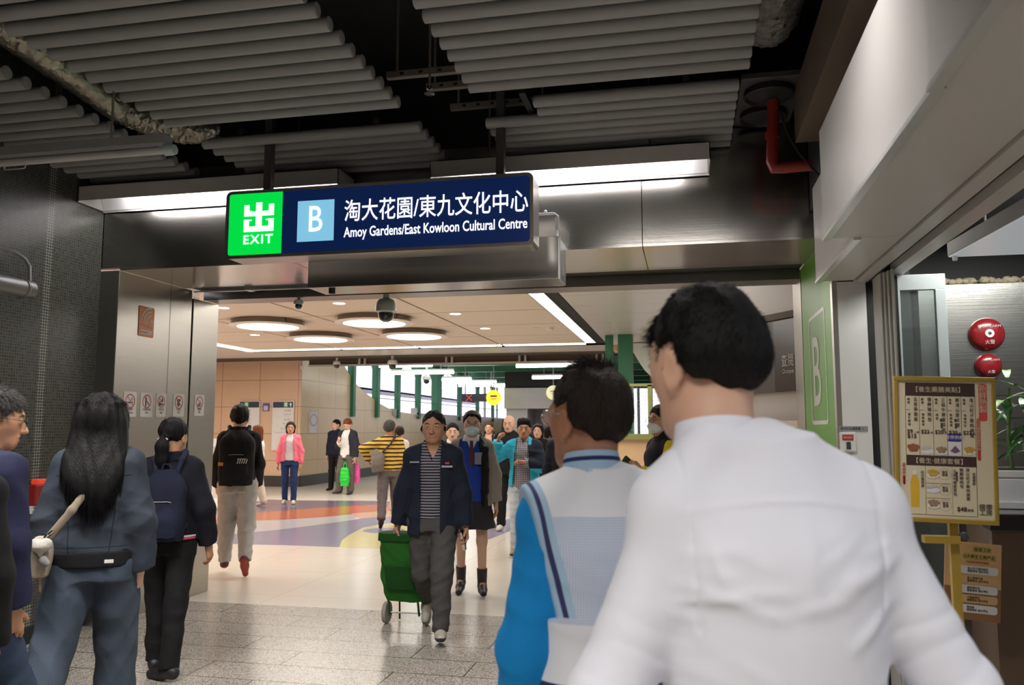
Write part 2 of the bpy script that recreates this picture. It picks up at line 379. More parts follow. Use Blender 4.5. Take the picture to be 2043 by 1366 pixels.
# right pier: green side with its steel edge, white front
g = G(); g.box(.93, 5.46, 0, .96, 6.86, 2.81); struct('wall_portal_right', g, mat('green_gloss_panel', (.16, .42, .06), .4, var=.04, nscale=2., spec=.3))
g = G(); g.box(.96, 5.51, 0, 1.4, 6.86, 2.81); struct('wall_portal_core', g, M_BLACK)
g = G(); g.box(.925, 6.87, 0, 1.4, 7.36, 2.81); struct('wall_portal_right_steel', g, M_STEELZ)
g = G(); g.box(.915, 5.40, 0, .945, 5.47, 2.45); struct('trim_6', g, M_STEELZ)
g = G(); g.box(.945, 5.40, .16, 1.115, 5.5, 2.45); struct('wall_pier_front', g, M_WHITE)
g = G(); g.box(.94, 5.39, 0, 1.12, 5.5, .16); struct('baseboard_right', g, M_BLACK)
g = G(); g.box(1.118, 5.44, 0, 1.2, 5.60, 2.45); struct('trim_7', g, M_BLACK)

# bulkhead above the shop front: two stepped layers, soffit, door track
g = G(); g.box(.816, 4.14, 2.45, 1.04, 5.36, 3.05); struct('wall_bulkhead', g, M_OFFW, bevel=.003)
g = G(); g.box(.672, 2.3, 2.45, 1.04, 4.14, 2.99); struct('wall_bulkhead', g, M_OFFW, bevel=.003)
g = G(); g.box(.655, -3, 2.44, 1.04, 2.295, 2.99); struct('wall_bulkhead', g, M_OFFW, bevel=.003)
g = G(); g.box(.81, 4.14, 2.438, .845, 5.36, 2.452); g.box(.666, 2.3, 2.436, .70, 4.14, 2.452); g.box(.648, -3, 2.426, .685, 2.295, 2.442); struct('trim_8', g, M_ALU)
g = G(); g.box(.85, -3, 2.99, 1.25, 5.7, 4.35); struct('wall_bulkhead_upper', g, M_BLACK)
g = G(); g.box(.70, -3, 3.3, .85, 5.19, 3.62); struct('ceiling_edge_beam', g, M_BROWN)
g = G(); g.box(1.05, -3, 2.44, 1.115, 5.44, 2.6); g.box(1.12, -3, 2.45, 1.135, 5.44, 2.6); g.box(1.175, -3, 2.43, 1.26, 5.44, 2.6); struct('trim_9', g, M_OFFW)
g = G(); g.box(1.135, -3, 2.475, 1.175, 5.44, 2.6); struct('trim_10', g, M_BLACK)
g = G(); g.box(1.26, -3, 2.75, 5.1, 5.95, 2.9) ; struct('ceiling_shop', g, M_BLACK)
g = G(); g.box(1.5, 5.72, 0, 2.28, 5.85, 2.46); struct('wall_shop', g, brushed('shop_wall_steel', (.52, .51, .48), .26, 'X', .05))
g = G(); g.box(2.29, 5.70, 0, 2.36, 5.86, 2.46); struct('trim_11', g, M_PALEALU)
g = G(); g.box(2.36, 5.72, 0, 5.1, 5.85, 2.46); struct('wall_shop', g, mat('shop_wall_paint', (.55, .54, .50), .5))
g = G(); g.box(1.26, 5.9, 2.3, 5.1, 6.0, 2.9); g.box(1.4, 5.95, 0, 5.1, 6.05, 2.9); struct('wall_shop_back', g, M_BLACK)

# yellow floor tape at the shop threshold and dark sill
g = G(); g.box(1.10, 3.2, .0, 1.32, 5.4, .012); struct('trim_12', g, M_BLACK)
g = G(); p = on_z(1765, 1350, .013); g.prism([(1.12, 5.18, .0125), (1.17, 5.18, .0125), (1.2, 4.7, .0125), (1.15, 4.7, .0125)], (0, 0, .002)); struct('trim_13', g, mat('yellow_tape', (.72, .56, .05), .5))

# ---- concourse
ZC = 3.3
g = G(); g.box(-15.4, 20.3, .28, -10.12, 20.6, 3.6); struct('wall_concourse_end', g, M_ORANGE)
g = G(); g.box(-15.4, 7.3, 0, -15.2, 20.4, 3.6); struct('wall_concourse_left', g, M_ORANGE)
g = G(); g.box(-15.3, 20.26, 0, -10.07, 20.6, .28); struct('baseboard_concourse_end', g, mat('dark_skirting', (.045, .04, .035), .4))
# beige wall with the curved cut-out
cut = [on_x(x, y, -10.1) for x, y in [(678, 711), (686, 727), (693, 740), (701, 752), (710, 765), (726, 781), (745, 795), (760, 806), (775, 814), (795, 821), (830, 826)]]
prof = [(20.31, .28), (46, .28), (46, 2.12)] + [(p.y, p.z) for p in reversed(cut)] + [(cut[0].y, 3.7), (20.31, 3.7)]
g = G(); g.prism([(-10.1, y, z) for y, z in prof], (-.3, 0, 0)); struct('wall_concourse_beige', g, M_BEIGE)
g = G(); g.box(-10.4, 20.3, 0, -10.06, 46, .28); struct('baseboard_concourse_beige', g, MATS['dark_skirting'])
g = G(); g.box(-10.4, 45.0, 0, -3.0, 45.3, 2.1); struct('wall_far', g, mat('pale_grey_wall', (.55, .53, .52), .5))

# ceiling: beige panels with open joints, pale metal on the right
xs = [-9.55, -7.55, -5.71, -3.82, -2.0]; ys = [6.95, 8.6, 10.25, 11.9, 13.55, 15.2, 16.8]
g = G()
for i in range(4):
    for j in range(6): g.box(xs[i] + .022, ys[j] + .02, ZC, xs[i + 1] - .022, ys[j + 1] - .02, ZC + .04)
struct('ceiling_concourse_panels', g, M_CEIL)
g = G(); g.box(-15.4, 6.9, ZC + .05, 3.5, 20.3, ZC + .25); struct('ceiling_concourse', g, M_CGAP)
ys2 = np.linspace(6.95, 19.2, 14); g = G()
for j in range(13): g.box(-1.6, ys2[j] + .006, ZC, 3.4, ys2[j + 1] - .006, ZC + .04)
struct('ceiling_concourse_metal', g, M_STEELC)
g = G(); g.box(-1.78, 6.95, ZC + .005, -1.62, 17.0, ZC + .05); struct('trim_14', g, M_GREYPL)
g = G()
for k in range(9): g.box(-1.775 + k * .0185, 6.95, ZC - .004, -1.768 + k * .0185, 17.0, ZC + .01)
struct('trim_15', g, M_BLACK)
# white border soffit around the panels, sloping down to the vent band
g = G(); g.add([(-15.4, 17.3, ZC), (3.4, 17.3, ZC), (3.4, 18.4, ZC - .015), (-15.4, 18.4, ZC - .015), (3.4, 19.3, ZC + .06), (-15.4, 19.3, ZC + .06), (3.4, 19.9, ZC + .14), (-15.4, 19.9, ZC + .14)], [(0, 3, 2, 1), (3, 5, 4, 2), (5, 7, 6, 4)]); g.box(-15.4, 6.95, ZC, -9.85, 17.3, ZC + .03)
struct('ceiling_border', g, mat('white_soffit_gloss', (.72, .68, .65), .22, var=.02))
# vent band and white rail across the end of the concourse ceiling
g = G(); g.box(-9.75, 20.0, 3.20, -1.9, 20.15, 3.42); g.box(-1.85, 19.95, 3.28, 3.4, 20.15, 3.44); struct('trim_16', g, mat('brown_vent_band', (.10, .075, .06), .6))
g = G(); g.box(-9.75, 19.93, 3.16, -1.7, 20.02, 3.205); struct('trim_17', g, M_OFFW)
for x in (-8.2, -5.85, -3.95, -2.02):
    g = G(); g.box(x - .12, 19.9, 3.17, x - .07, 20.0, 3.44); g.box(x + .03, 19.9, 3.17, x + .08, 20.0, 3.44); struct('trim_18', g, M_OFFW)

# right side of the concourse: angled ticket wall with white upper part
D = Vector((-.545, .839, 0)); A0 = Vector((.98, 7.55, 0)); N = Vector((-.839, -.545, 0))
def ticket_slab(s0, s1, z0, z1, off, th, name, m, kind='structure'):
    a, b = A0 + D * s0 + N * off, A0 + D * s1 + N * off
    gg = G(); gg.prism([(a.x, a.y, z0), (b.x, b.y, z0), (b.x, b.y, z1), (a.x, a.y, z1)], tuple(-N * th))
    o = gg.build(name, m)
    if kind: tag(o, kind=kind)
    return o
ticket_slab(-.6, 1.75, 0, 3.3, 0, .25, 'wall_ticket', mat('ticket_wall_white', (.72, .69, .66), .3, var=.02))
ticket_slab(-.6, 1.75, 2.52, 2.58, .03, .03, 'trim_19', M_BROWN)
g = G(); g.box(-1.2, 11.6, 0, .3, 11.75, 1.40); struct('wall_fence_base', g, mat('peach_wall', (.74, .50, .28), .45, var=.04))
g = G(); g.box(1.2, 7.3, 0, 6, 7.4, 4.2); struct('wall_concourse_right', g, M_OFFW)
g = G(); g.box(3.4, 7.3, 0, 3.6, 46, 4.2); struct('wall_concourse_right', g, M_OFFW)

# ---- platform hall beyond
g = G(); g.box(-8.0, 23.5, 3.74, 3.5, 44.8, 3.86); struct('ceiling_platform_lower', g, M_GREEN)
for _y in (24.2, 27.2, 30.2, 33.2, 36.2, 40.0):
    g = G(); g.box(-8.05, _y, 3.50, 3.5, _y + .06, 3.74); g.box(-8.05, _y - .06, 3.47, 3.5, _y + .12, 3.50); struct('ceiling_beam', g, M_GREEN)
g = G(); g.box(-10.5, 20.2, 4.35, 3.6, 46, 4.6); struct('ceiling_platform_hall', g, M_GREEN)
for k, y in enumerate(np.linspace(21.6, 45, 9)):
    g = G(); g.box(-10.4, y - .05, 3.98, 3.6, y + .05, 4.36); g.box(-10.4, y - .14, 3.94, 3.6, y + .14, 3.98); struct('ceiling_beam', g, M_GREEN)
for x in (-10.1, -7.6, -5.0, -2.4):
    g = G(); g.box(x - .06, 20.2, 4.02, x + .06, 46, 4.36); struct('ceiling_beam', g, M_GREEN)
g = G(); g.box(-4.4, 45.0, 0, -3.4, 45.3, 4.5); struct('wall_far', g, mat('dark_far_wall', (.05, .06, .055), .6))
for _x in (-2.6, -1.9, -1.2, -.5, .3, 1.2):
    g = G(); g.box(_x, 45, 0, _x + .14, 45.15, 4.4); struct('trim_26', g, mat('pale_grey_post', (.45, .44, .50), .5))
g = G(); g.box(-3.4, 45, 0, 3.6, 45.2, 1.1); struct('wall_far', g, mat('lavender_far_parapet', (.50, .48, .56), .6))

# window posts along the platform side: green, standing on the low wall
for i, (xl, xr) in enumerate([(693, 708), (742, 757), (787, 798), (828, 839), (860, 881), (912, 920), (949, 956), (980, 986)]):
    a, b = on_x(xl, 820, -10.1), on_x(xr, 820, -10.1); y = (a.y + b.y) / 2; w = (xr - xl) * y / F_PX * .95
    g = G(); g.box(-10.1 - w / 2, y - .09, 1.9, -10.1 + w / 2, y + .09, 4.36); g.box(-10.1 + w * .05, y - .10, 1.9, -10.1 + w * .25, y - .09, 4.2)
    for sg in (-1, 1):          # arched haunches where the post meets the roof
        pts = [(-10.1 + sg * w / 2, y - .06, 3.45), (-10.1 + sg * w / 2, y - .06, 4.3), (-10.1 + sg * (w / 2 + .5), y - .06, 4.3), (-10.1 + sg * (w / 2 + .5), y - .06, 4.1), (-10.1 + sg * (w / 2 + .22), y - .06, 3.9), (-10.1 + sg * (w / 2 + .06), y - .06, 3.68)]
        g.prism(pts if sg < 0 else list(reversed(pts)), (0, .12, 0))
    struct('window_%d' % (i + 1), g, M_GREEN)
g = G(); g.box(-10.3, 29.8, 2.07, -10.05, 45, 2.13); struct('trim_20', g, M_OFFW)
g = G(); g.box(-10.22, 23, 2.55, -10.18, 45, 2.58); struct('trim_21', g, mat('grey_window_rail', (.5, .5, .5), .5))
for y in (36.4, 41, 43.8):
    g = G(); g.box(-10.22, y, 2.1, -10.12, y + .12, 4.2); struct('trim_22', g, MATS['grey_window_rail'])
# end frame of the hall
g = G(); g.box(-9.9, 44.5, 3.25, -3.0, 44.7, 4.4); struct('wall_far_upper', g, M_GREEN)
for x in (-9.4, -8.6, -7.5):
    g = G(); g.box(x, 44.4, 2.0, x + .18, 44.6, 3.3); struct('window_9', g, M_GREEN)
# canopy of the opposite platform and its fascia
M_LAV = mat('pale_canopy_sheet', (.55, .52, .62), .6, var=.03)
g = G(); g.add([(-15.5, 18, 3.55), (-15.5, 60, 3.55), (-24, 60, 6.6), (-24, 18, 6.6)], [(0, 1, 2, 3)])
for k in range(9):
    t = k / 8; x = -15.5 - 8.5 * t; z = 3.55 + 3.05 * t; g.box(x - .05, 18, z - .1, x + .05, 60, z - .02)
struct('roof_canopy_opposite', g, M_LAV)
g = G(); g.box(-15.6, 18, 3.28, -15.45, 60, 3.55); struct('trim_23', g, mat('grey_canopy_edge', (.26, .24, .29), .6))
for y in (24, 32, 40, 48):
    g = G(); g.box(-20, y, 0, -19.7, y + .3, 5); struct('trim_24', g, M_LAV)
g = G(); g.box(-27, 18, -1, -26.8, 62, 2.4); struct('wall_opposite', g, mat('pale_blue_building', (.58, .66, .74), .7))
g = G(); g.box(-60, 7.4, -1.2, -10.5, 70, -1.0); struct('ground_tracks', g, mat('track_bed', (.32, .31, .30), .9))

# ------------------------------------------------------------------ ceiling of the passage
def baffle(xa, xb, ys, label, long=None):
    e = empty('ceiling_baffle', ((xa + xb) / 2, ys[0], 3.53), label, 'ceiling baffle', 'grey tube baffles of the passage ceiling')
    for k, y in enumerate(ys):
        x0, x1 = (long[1], long[2]) if long and k < long[0] else (xa, xb)
        g = G(); g.tube([(x0, y, 3.53), (x1, y, 3.53)], .0375, 20)
        for x in (x0, x1):
            s = 1 if x == x1 else -1
            g.lathe([(.031, x + s * .0), (.031, x + s * .004), (.0, x + s * .005)] if s > 0 else [(.031, x), (.031, x - .004), (.0, x - .005)], (0, y, 3.53), 20, 'X')
        g.build('tube', M_TUBE, e, smooth=True)
    for x in (xa + .3, xb - .3):
        g = G(); g.box(x - .02, ys[0] - .05, 3.568, x + .02, ys[-1] + .05, 3.6); g.build('carrier_rail', M_BLACK, e)
    return e
st = .1417
baffle(-3.29, -1.69, [3.316 + st * k for k in range(-2, 10)], 'large upper-left panel of grey tubes above the exit sign, nearest the camera')
baffle(-1.205, .378, [4.47 - st * k for k in range(9, -1, -1)], 'large upper-right panel of grey tubes beside the white bulkhead')
baffle(-5.34, -3.71, [3.739 - st * 2 + st * k for k in range(16)], 'far left panel of grey tubes above the unlit hanging batten')
baffle(-3.29, -1.69, [5.02 + .1425 * k for k in range(6)], 'small panel of grey tubes just above the left half of the exit sign')
baffle(-1.242, .339, [4.763, 4.905] + [5.05 + .139 * k for k in range(6)], 'small stepped panel of grey tubes just above the lit lamp right of the exit sign', (2, -.873, .339))

def lumpy(name, pts, r, m, label, cat, seed, amp=.25):
    rnd = random.Random(seed); P = [Vector(p) for p in pts]; fine = []
    for a, b in zip(P, P[1:]):
        for k in range(22): fine.append(a.lerp(b, k / 22))
    fine.append(P[-1]); n = len(fine)
    g = G(); g.tube(fine, [r * (1 - .6 * abs(2 * i / (n - 1) - 1) ** 6) for i in range(n)], 34)
    g.v = [tuple(Vector(v) + Vector((rnd.uniform(-1, 1), rnd.uniform(-1, 1), rnd.uniform(-1, 1))) * r * amp * .28) for v in g.v]
    return thing(name, g, m, label, cat, smooth=True)
lumpy('insulated_duct', [on_z(x, y, z) for x, y, z in ((-60, 20, 3.80), (40, 75, 3.78), (150, 150, 3.76), (240, 215, 3.70), (300, 240, 3.66), (370, 258, 3.62), (440, 262, 3.62))], .105, M_FOIL, 'crumpled foil wrapped duct dipping between the left tube panels', 'duct', 3)
lumpy('insulated_duct', [(-1.6, 2.9, 3.95), (-1.35, 3.6, 3.98), (-1.1, 4.1, 4.0)], .17, mat('dull_foil', (.22, .21, .2), .5, .6, var=.4, nscale=30, bump=1., bscale=30), 'dull wrapped duct in the dark gap between the two large tube panels', 'duct', 5)
lumpy('insulated_duct', [(.5, 3.6, 3.95), (.52, 4.4, 3.9), (.5, 4.85, 3.86)], .16, MATS['dull_foil'], 'dull wrapped duct beside the bulkhead above the fan plate', 'duct', 6)
M_STRUT = mat('galvanised_strut', (.33, .30, .26), .45, .7)
for (a, b, lab) in (((-1.75, 4.55, 3.68), (-.95, 4.55, 3.68), 'upper perforated metal strut in the dark ceiling gap'), ((-1.55, 4.72, 3.66), (-.9, 4.72, 3.66), 'middle short metal strut in the dark ceiling gap'), ((-1.55, 5.25, 3.74), (-.85, 5.25, 3.74), 'lower perforated metal strut by the right sign post')):
    g = G(); g.box(a[0], a[1] - .02, a[2] - .02, b[0], b[1] + .02, a[2] + .02)
    for q in (.08, .92): x = a[0] + (b[0] - a[0]) * q; g.box(x - .006, a[1] - .006, a[2], x + .006, a[1] + .006, 4.31)
    for k in range(6):
        x = a[0] + .1 + k * (b[0] - a[0] - .2) / 5; g.box(x - .012, a[1] - .0215, a[2] - .008, x + .012, a[1] - .02, a[2] + .008, 1)
    thing('metal_strut', g, [M_STRUT, M_BLACK], lab, 'strut', 'metal struts in the ceiling gap')
p = on_y(857, 180, 4.4)
e = empty('fire_sprinkler', p, 'small chrome sprinkler hanging in the dark gap between the tube panels', 'sprinkler')
g = G(); g.tube([(p.x, p.y, p.z + .02), (p.x, p.y, 4.3)], .008, 8); g.build('drop_pipe', M_STRUT, e)
g = G(); g.lathe([(.004, .03), (.016, .025), (.018, .008), (.008, .0), (.012, -.004), (.003, -.018)], p, 16); g.build('sprinkler_body', M_CHROME, e, smooth=True)
g = G(); g.lathe([(.03, -.02), (.031, -.023), (.002, -.024)], p, 20); g.build('deflector', M_CHROME, e)

# lit troughs above the lintel
def trough(x0, x1, t0, t1, label):
    y0, y1, z0, z1 = 5.42, 5.715, 3.30, 3.43
    e = empty('fluorescent_trough', ((x0 + x1) / 2, y0, z0), label, 'ceiling lamp', 'fluorescent troughs above the doorway')
    g = G(); g.box(x0, y0, z0 + .012, x1, y0 + .006, z1); g.box(x0, y0, z1 - .006, x1, y1, z1); g.box(x0, y1 - .006, z0 - .012, x1, y1, z1)
    g.box(x0, y0, z0, x0 + .006, y1, z1); g.box(x1 - .006, y0, z0, x1, y1, z1); g.build('housing', mat('trough_enamel', (.52, .50, .48), .45), e)
    g = G(); n = 8
    sec = [(y0 + .012, z0 + .016), (y0 + .02, z1 - .03), (y0 + .06, z1 - .012), (y1 - .10, z1 - .012), (y1 - .05, z1 - .04), (y1 - .012, z0 + .004)]
    for a, b in zip(sec, sec[1:]): g.quad((x0 + .01, a[0], a[1]), (x1 - .01, a[0], a[1]), (x1 - .01, b[0], b[1]), (x0 + .01, b[0], b[1]))
    g.build('reflector', mat('white_reflector', (.86, .85, .84), .4), e)
    g = G(); g.tube([(t0, y0 + .10, z1 - .06), (t1, y0 + .10, z1 - .06)], .019, 14); g.build('lamp_tube', M_TUBEON, e, smooth=True)
    for x, s in ((t0, -1), (t1, 1)):
        g = G(); g.box(min(x, x + s * .03), y0 + .08, z1 - .08, max(x, x + s * .03), y0 + .12, z1 - .02); g.build('lamp_holder', M_WHITE, e)
    for x in (x0 + .4, x1 - .4):
        g = G(); g.tube([(x, y0 + .15, z1), (x, y0 + .15, 4.3)], .007, 8); g.build('hanging_rod', M_STRUT, e)
trough(-4.64, -2.45, -4.34, -2.6, 'lit fluorescent trough left of the exit sign')
trough(-1.75, .193, -1.6, 0., 'lit fluorescent trough right of the exit sign')

# unlit batten hanging at the left
e = empty('hanging_batten', (-3.6, 4.0, 3.14), 'unlit grey tube batten hanging on thin rods at the left under the tubes', 'ceiling lamp')
g = G(); g.box(-5.3, 3.97, 3.145, -2.86, 4.05, 3.195); g.build('batten_body', mat('batten_grey', (.30, .29, .29), .5), e)
g = G(); g.box(-5.3, 3.975, 3.128, -2.86, 4.04, 3.146); g.build('reflector_strip', mat('batten_pale', (.48, .47, .48), .4), e)
g = G(); g.tube([(-5.3, 4.0, 3.105), (-2.86, 4.0, 3.105)], .022, 14); g.build('lamp_tube', mat('unlit_tube_glass', (.58, .57, .56), .25), e, smooth=True)
g = G(); g.lathe([(.0, -2.80), (.028, -2.805), (.032, -2.825), (.032, -2.865), (.0, -2.866)], (0, 4.0, 3.105), 20, 'X'); g.build('end_cap', mat('pale_green_cap', (.46, .58, .55), .4), e, smooth=True)
g = G(); g.box(-2.90, 3.985, 3.11, -2.868, 4.02, 3.20); g.build('bracket', M_ALU, e)
g = G(); g.tube([(-3.93, 3.99, 3.09), (-3.93, 3.985, 3.06), (-3.915, 3.98, 3.055), (-3.80, 3.98, 3.055), (-3.785, 3.985, 3.06), (-3.785, 3.99, 3.09)], .004, 8); g.build('wire_clip', M_ALU, e)
for x in (-4.1, -3.24):
    g = G(); g.tube([(x, 4.02, 3.19), (x, 4.02, 4.3)], .007, 8); g.build('hanging_rod', M_STRUT, e)

# fan plate, red pipe, cable by the bulkhead
e = empty('fan_plate', (.55, 5.3, 3.66), 'grey ceiling plate with two round black fan openings beside the bulkhead', 'vent')
g = G(); g.box(.372, 4.95, 3.64, .74, 5.77, 3.67); g.build('plate', mat('dark_grey_plate', (.07, .07, .072), .5), e)
for y in (5.16, 5.54):
    g = G(); g.lathe([(.15, 3.64), (.155, 3.60), (.145, 3.595), (.13, 3.61), (.04, 3.605), (.0, 3.60)], (.55, y, 0), 28); g.build('fan_opening', M_BLACK, e, smooth=True)
g = G(); g.tube([(.585, 5.25, 3.62), (.575, 5.25, 3.42), (.565, 5.25, 3.20), (.575, 5.25, 3.165), (.62, 5.25, 3.165), (.80, 5.25, 3.17)], .036, 16); g.lathe([(.044, 3.36), (.044, 3.40)], (.572, 5.25, 0), 16)
thing('sprinkler_pipe', g, mat('red_pipe_paint', (.27, .025, .016), .45), 'red elbow pipe coming down beside the white bulkhead', 'pipe', smooth=True)
g = G(); g.tube([(.62, 5.2, 3.5), (.66, 5.2, 3.36), (.72, 5.2, 3.24), (.79, 5.2, 3.14), (.84, 5.2, 3.08)], .008, 8)
thing('cable', g, M_BLACK, 'thin black cable looping behind the red elbow pipe', 'cable', smooth=True)

# ------------------------------------------------------------------ exit sign
SX0, SX1, SY, SZ0, SZ1 = -3.09, -.925, 5.0, 2.69, 3.165
e = empty('exit_sign', ((SX0 + SX1) / 2, SY, SZ0), 'long lit blue and green exit sign hanging in the middle on two posts', 'sign')
def rrect(x0, x1, z0, z1, r, n=5):
    pts = []
    for cx, cz, a0 in ((x1 - r, z1 - r, 0), (x0 + r, z1 - r, 90), (x0 + r, z0 + r, 180), (x1 - r, z0 + r, 270)):
        for k in range(n + 1):
            a = math.radians(a0 + 90 * k / n); pts.append((cx + r * math.cos(a), cz + r * math.sin(a)))
    return pts
g = G(); g.prism([(x, SY + .012, z) for x, z in rrect(SX0, SX1, SZ0, SZ1, .04)], (0, .20, 0)); g.build('case', mat('sign_case_steel', (.46, .44, .42), .28, .9), e, bevel=.006)
g = G(); o_ = rrect(SX0, SX1, SZ0, SZ1, .04); i_ = rrect(SX0 + .022, SX1 - .022, SZ0 + .022, SZ1 - .022, .025); n = len(o_)
vs = [(x, SY + .012, z) for x, z in o_] + [(x, SY, z) for x, z in o_] + [(x, SY, z) for x, z in i_] + [(x, SY + .012, z) for x, z in i_]
fs = []
for k in range(n):
    k2 = (k + 1) % n
    for a in range(3): fs.append((a * n + k, a * n + k2, (a + 1) * n + k2, (a + 1) * n + k))
g.add(vs, [tuple(reversed(f)) for f in fs]); g.build('front_rim', mat('sign_rim', (.36, .33, .31), .35, .8), e)
M_SBLUE = mat('sign_blue_lit', (.005, .012, .05), .35, emit=.6, ecol=(.003, .016, .085), var=0); M_SGREEN = mat('sign_green_lit', (.0, .5, .06), .3, emit=1.0, ecol=(.0, .68, .055), var=0)
M_SPALE = mat('sign_pale_blue_lit', (.25, .5, .7), .3, emit=.95, ecol=(.20, .52, .72), var=0); M_SWHITE = mat('sign_white_lit', (1, 1, 1), .3, emit=1.35, ecol=(.9, .93, 1), var=0)
g = G(); g.box(SX0 + .02, SY + .003, SZ0 + .02, SX1 - .02, SY + .02, SZ1 - .02); g.build('blue_face', M_SBLUE, e)
g = G(); g.box(SX0 + .026, SY + .0015, SZ0 + .022, -2.665, SY + .01, SZ1 - .022); g.build('green_face', M_SGREEN, e)
g = G(); a, b = on_y(592, 482, SY), on_y(667, 397, SY); g.box(a.x, SY + .001, a.z - .002, b.x, SY + .01, b.z); g.build('pale_blue_square', M_SPALE, e)
FM = frame_m((0, SY, 0), (1, 0, 0), (0, 0, 1))
# the white exit character drawn as square strokes
c0, c1 = on_y(486, 463, SY), on_y(547, 402, SY); w, h = c1.x - c0.x, c1.z - c0.z
g = G()
def st_(x0, z0, x1, z1): g.box(c0.x + x0 * w, SY - .0012, c0.z + z0 * h, c0.x + x1 * w, SY + .002, c0.z + z1 * h)
st_(.40, .12, .60, 1.0); st_(.0, .54, 1.0, .70); st_(.0, .70, .17, .93); st_(.83, .70, 1.0, .93); st_(.0, .0, 1.0, .18); st_(.0, .18, .17, .42); st_(.83, .18, 1.0, .42); st_(.0, .38, .26, .42); st_(.74, .38, 1., .42); st_(.17, .70, .26, .72)
g.build('exit_character', M_SWHITE, e)
p = on_y(484, 487, SY); lettering('EXIT', FM, .088, M_SWHITE, e, p.x, p.z, sx=1.08, bold=.0014, spacing=1.2)
p = on_y(612, 462, SY); lettering('B', FM, .255, M_SWHITE, e, p.x, p.z, sx=.80)
p = on_y(686, 437, SY); lettering('淘大花園/東九文化中心', FM, .158, M_SWHITE, e, p.x, p.z - .004, sx=.775, bold=.001, name='lettering_chinese')
p = on_y(686, 473, SY); lettering('Amoy Gardens/East Kowloon Cultural Centre', FM, .096, M_SWHITE, e, p.x, p.z, sx=.69, bold=.0012)
for px in (536, 998):
    x = on_y(px, 300, 5.06).x; g = G(); g.box(x - .027, 5.05, SZ1 - .01, x + .027, 5.10, 4.3); g.build('hanging_post', mat('dark_post', (.06, .058, .055), .5), e)

# steel motor box below the lintel and its bracket
e = empty('steel_housing', (-1.75, 5.55, 2.54), 'long brushed steel housing fixed under the lintel behind the exit sign', 'housing')
g = G(); g.box(-2.67, 5.42, 2.545, -.832, 5.73, 2.84); g.build('casing', M_STEEL, e, bevel=.003)
g = G(); p = on_y(660, 582, 5.5); g.lathe([(.022, 2.515), (.024, 2.52), (.024, 2.546)], (p.x, 5.52, 0), 16); g.build('sensor', M_BLACK, e)
g = G(); g.box(-.832, 5.46, 2.55, -.822, 5.72, 2.83)
for k in range(6): g.ball((-.82, 5.6, 2.60 + k * .012), .004, 8, 6)
g.build('end_plate', M_ALU, e)
g = G(); g.tube([(-1.0, 5.5, 3.02), (-.87, 5.5, 3.02), (-.845, 5.5, 3.0), (-.845, 5.5, 2.6)], .009, 8); g.box(-.862, 5.48, 2.90, -.835, 5.5, 2.99); g.ball((-.93, 5.5, 3.035), .012, 8, 6); g.build('bracket', M_ALU, e)

# ------------------------------------------------------------------ cameras
def dome_cam(c, r, label, stem=None, big=False, name='dome_camera'):
    e = empty(name, c, label, 'security camera', None)
    g = G()
    if big: g.lathe([(r * .35, r * 1.25), (r * .7, r * 1.12), (r * .92, r * .75), (r, r * .3), (r * 1.0, r * .02), (r * .96, 0), (r * .7, -.01)], c, 28)
    else: g.lathe([(r * .5, r * .95), (r * .85, r * .8), (r, r * .35), (r * .95, 0), (r * .7, -.002)], c, 24)
    g.build('housing', mat('camera_white', (.84, .84, .80), .35), e, smooth=True)
    g = G(); q = r * .72; g.lathe([(q, .02), (q, -q * .35), (q * .93, -q * .75), (q * .72, -q * 1.1), (q * .4, -q * 1.3), (0, -q * 1.37)], c, 24); g.build('camera_dome', M_DARKGLASS, e, smooth=True)
    if stem: g = G(); g.tube([(c[0], c[1], c[2] + r * .8), (c[0], c[1], stem)], r * .28, 12); g.build('stem', MATS['camera_white'], e, smooth=True)
    return e
p = on_y(770, 622, 6.95); dome_cam(p, .098, 'large white dome camera hanging under the doorway soffit', big=True, stem=2.745)
p = on_y(596, 607, 6.98); dome_cam(p, .048, 'small white dome camera under the soffit left of the large one', stem=2.745)
p = on_y(672, 727, 19.6); dome_cam(p, .10, 'white pendant camera left, in front of the beige wall', stem=3.44)
p = on_y(783, 727, 19.4); dome_cam(p, .13, 'white pendant camera in front of the green posts', stem=3.42)
p = on_y(851, 757, 27.45); dome_cam(p, .15, 'white camera on the platform roof steel above the walkers', stem=3.96)

# ------------------------------------------------------------------ concourse ceiling lamps
def ring_lamp(x, y, label):
    e = empty('ring_lamp', (x, y, ZC), label, 'ceiling lamp', 'large round concourse ceiling lamps')
    g = G(); g.lathe([(.50, ZC - .105), (.52, ZC - .11), (.615, ZC - .102), (.625, ZC - .095), (.625, ZC - .085), (.52, ZC - .07)], (x, y, 0), 56); g.build('white_rim', mat('lamp_rim_white', (.86, .83, .78), .4), e, smooth=True)
    g = G(); g.lathe([(.585, ZC - .084), (.585, ZC - .002)], (x, y, 0), 56); g.build('chrome_band', mat('chrome_dark_reflection', (.16, .14, .12), .15, 1., var=.02), e, smooth=True)  # chrome base painted dark, standing in for its dark reflection
    g = G(); g.lathe([(.502, ZC - .10), (.49, ZC - .106), (.0, ZC - .108)], (x, y, 0), 56); g.build('diffuser', M_LAMP, e)
ring_lamp(-6.72, 12.25, 'round ring lamp in the nearest row, on the left'); ring_lamp(-4.84, 12.2, 'round ring lamp behind the large dome camera')
ring_lamp(-6.72, 14.25, 'round ring lamp in the far row, on the left'); ring_lamp(-4.84, 14.15, 'round ring lamp in the far row, on the right')
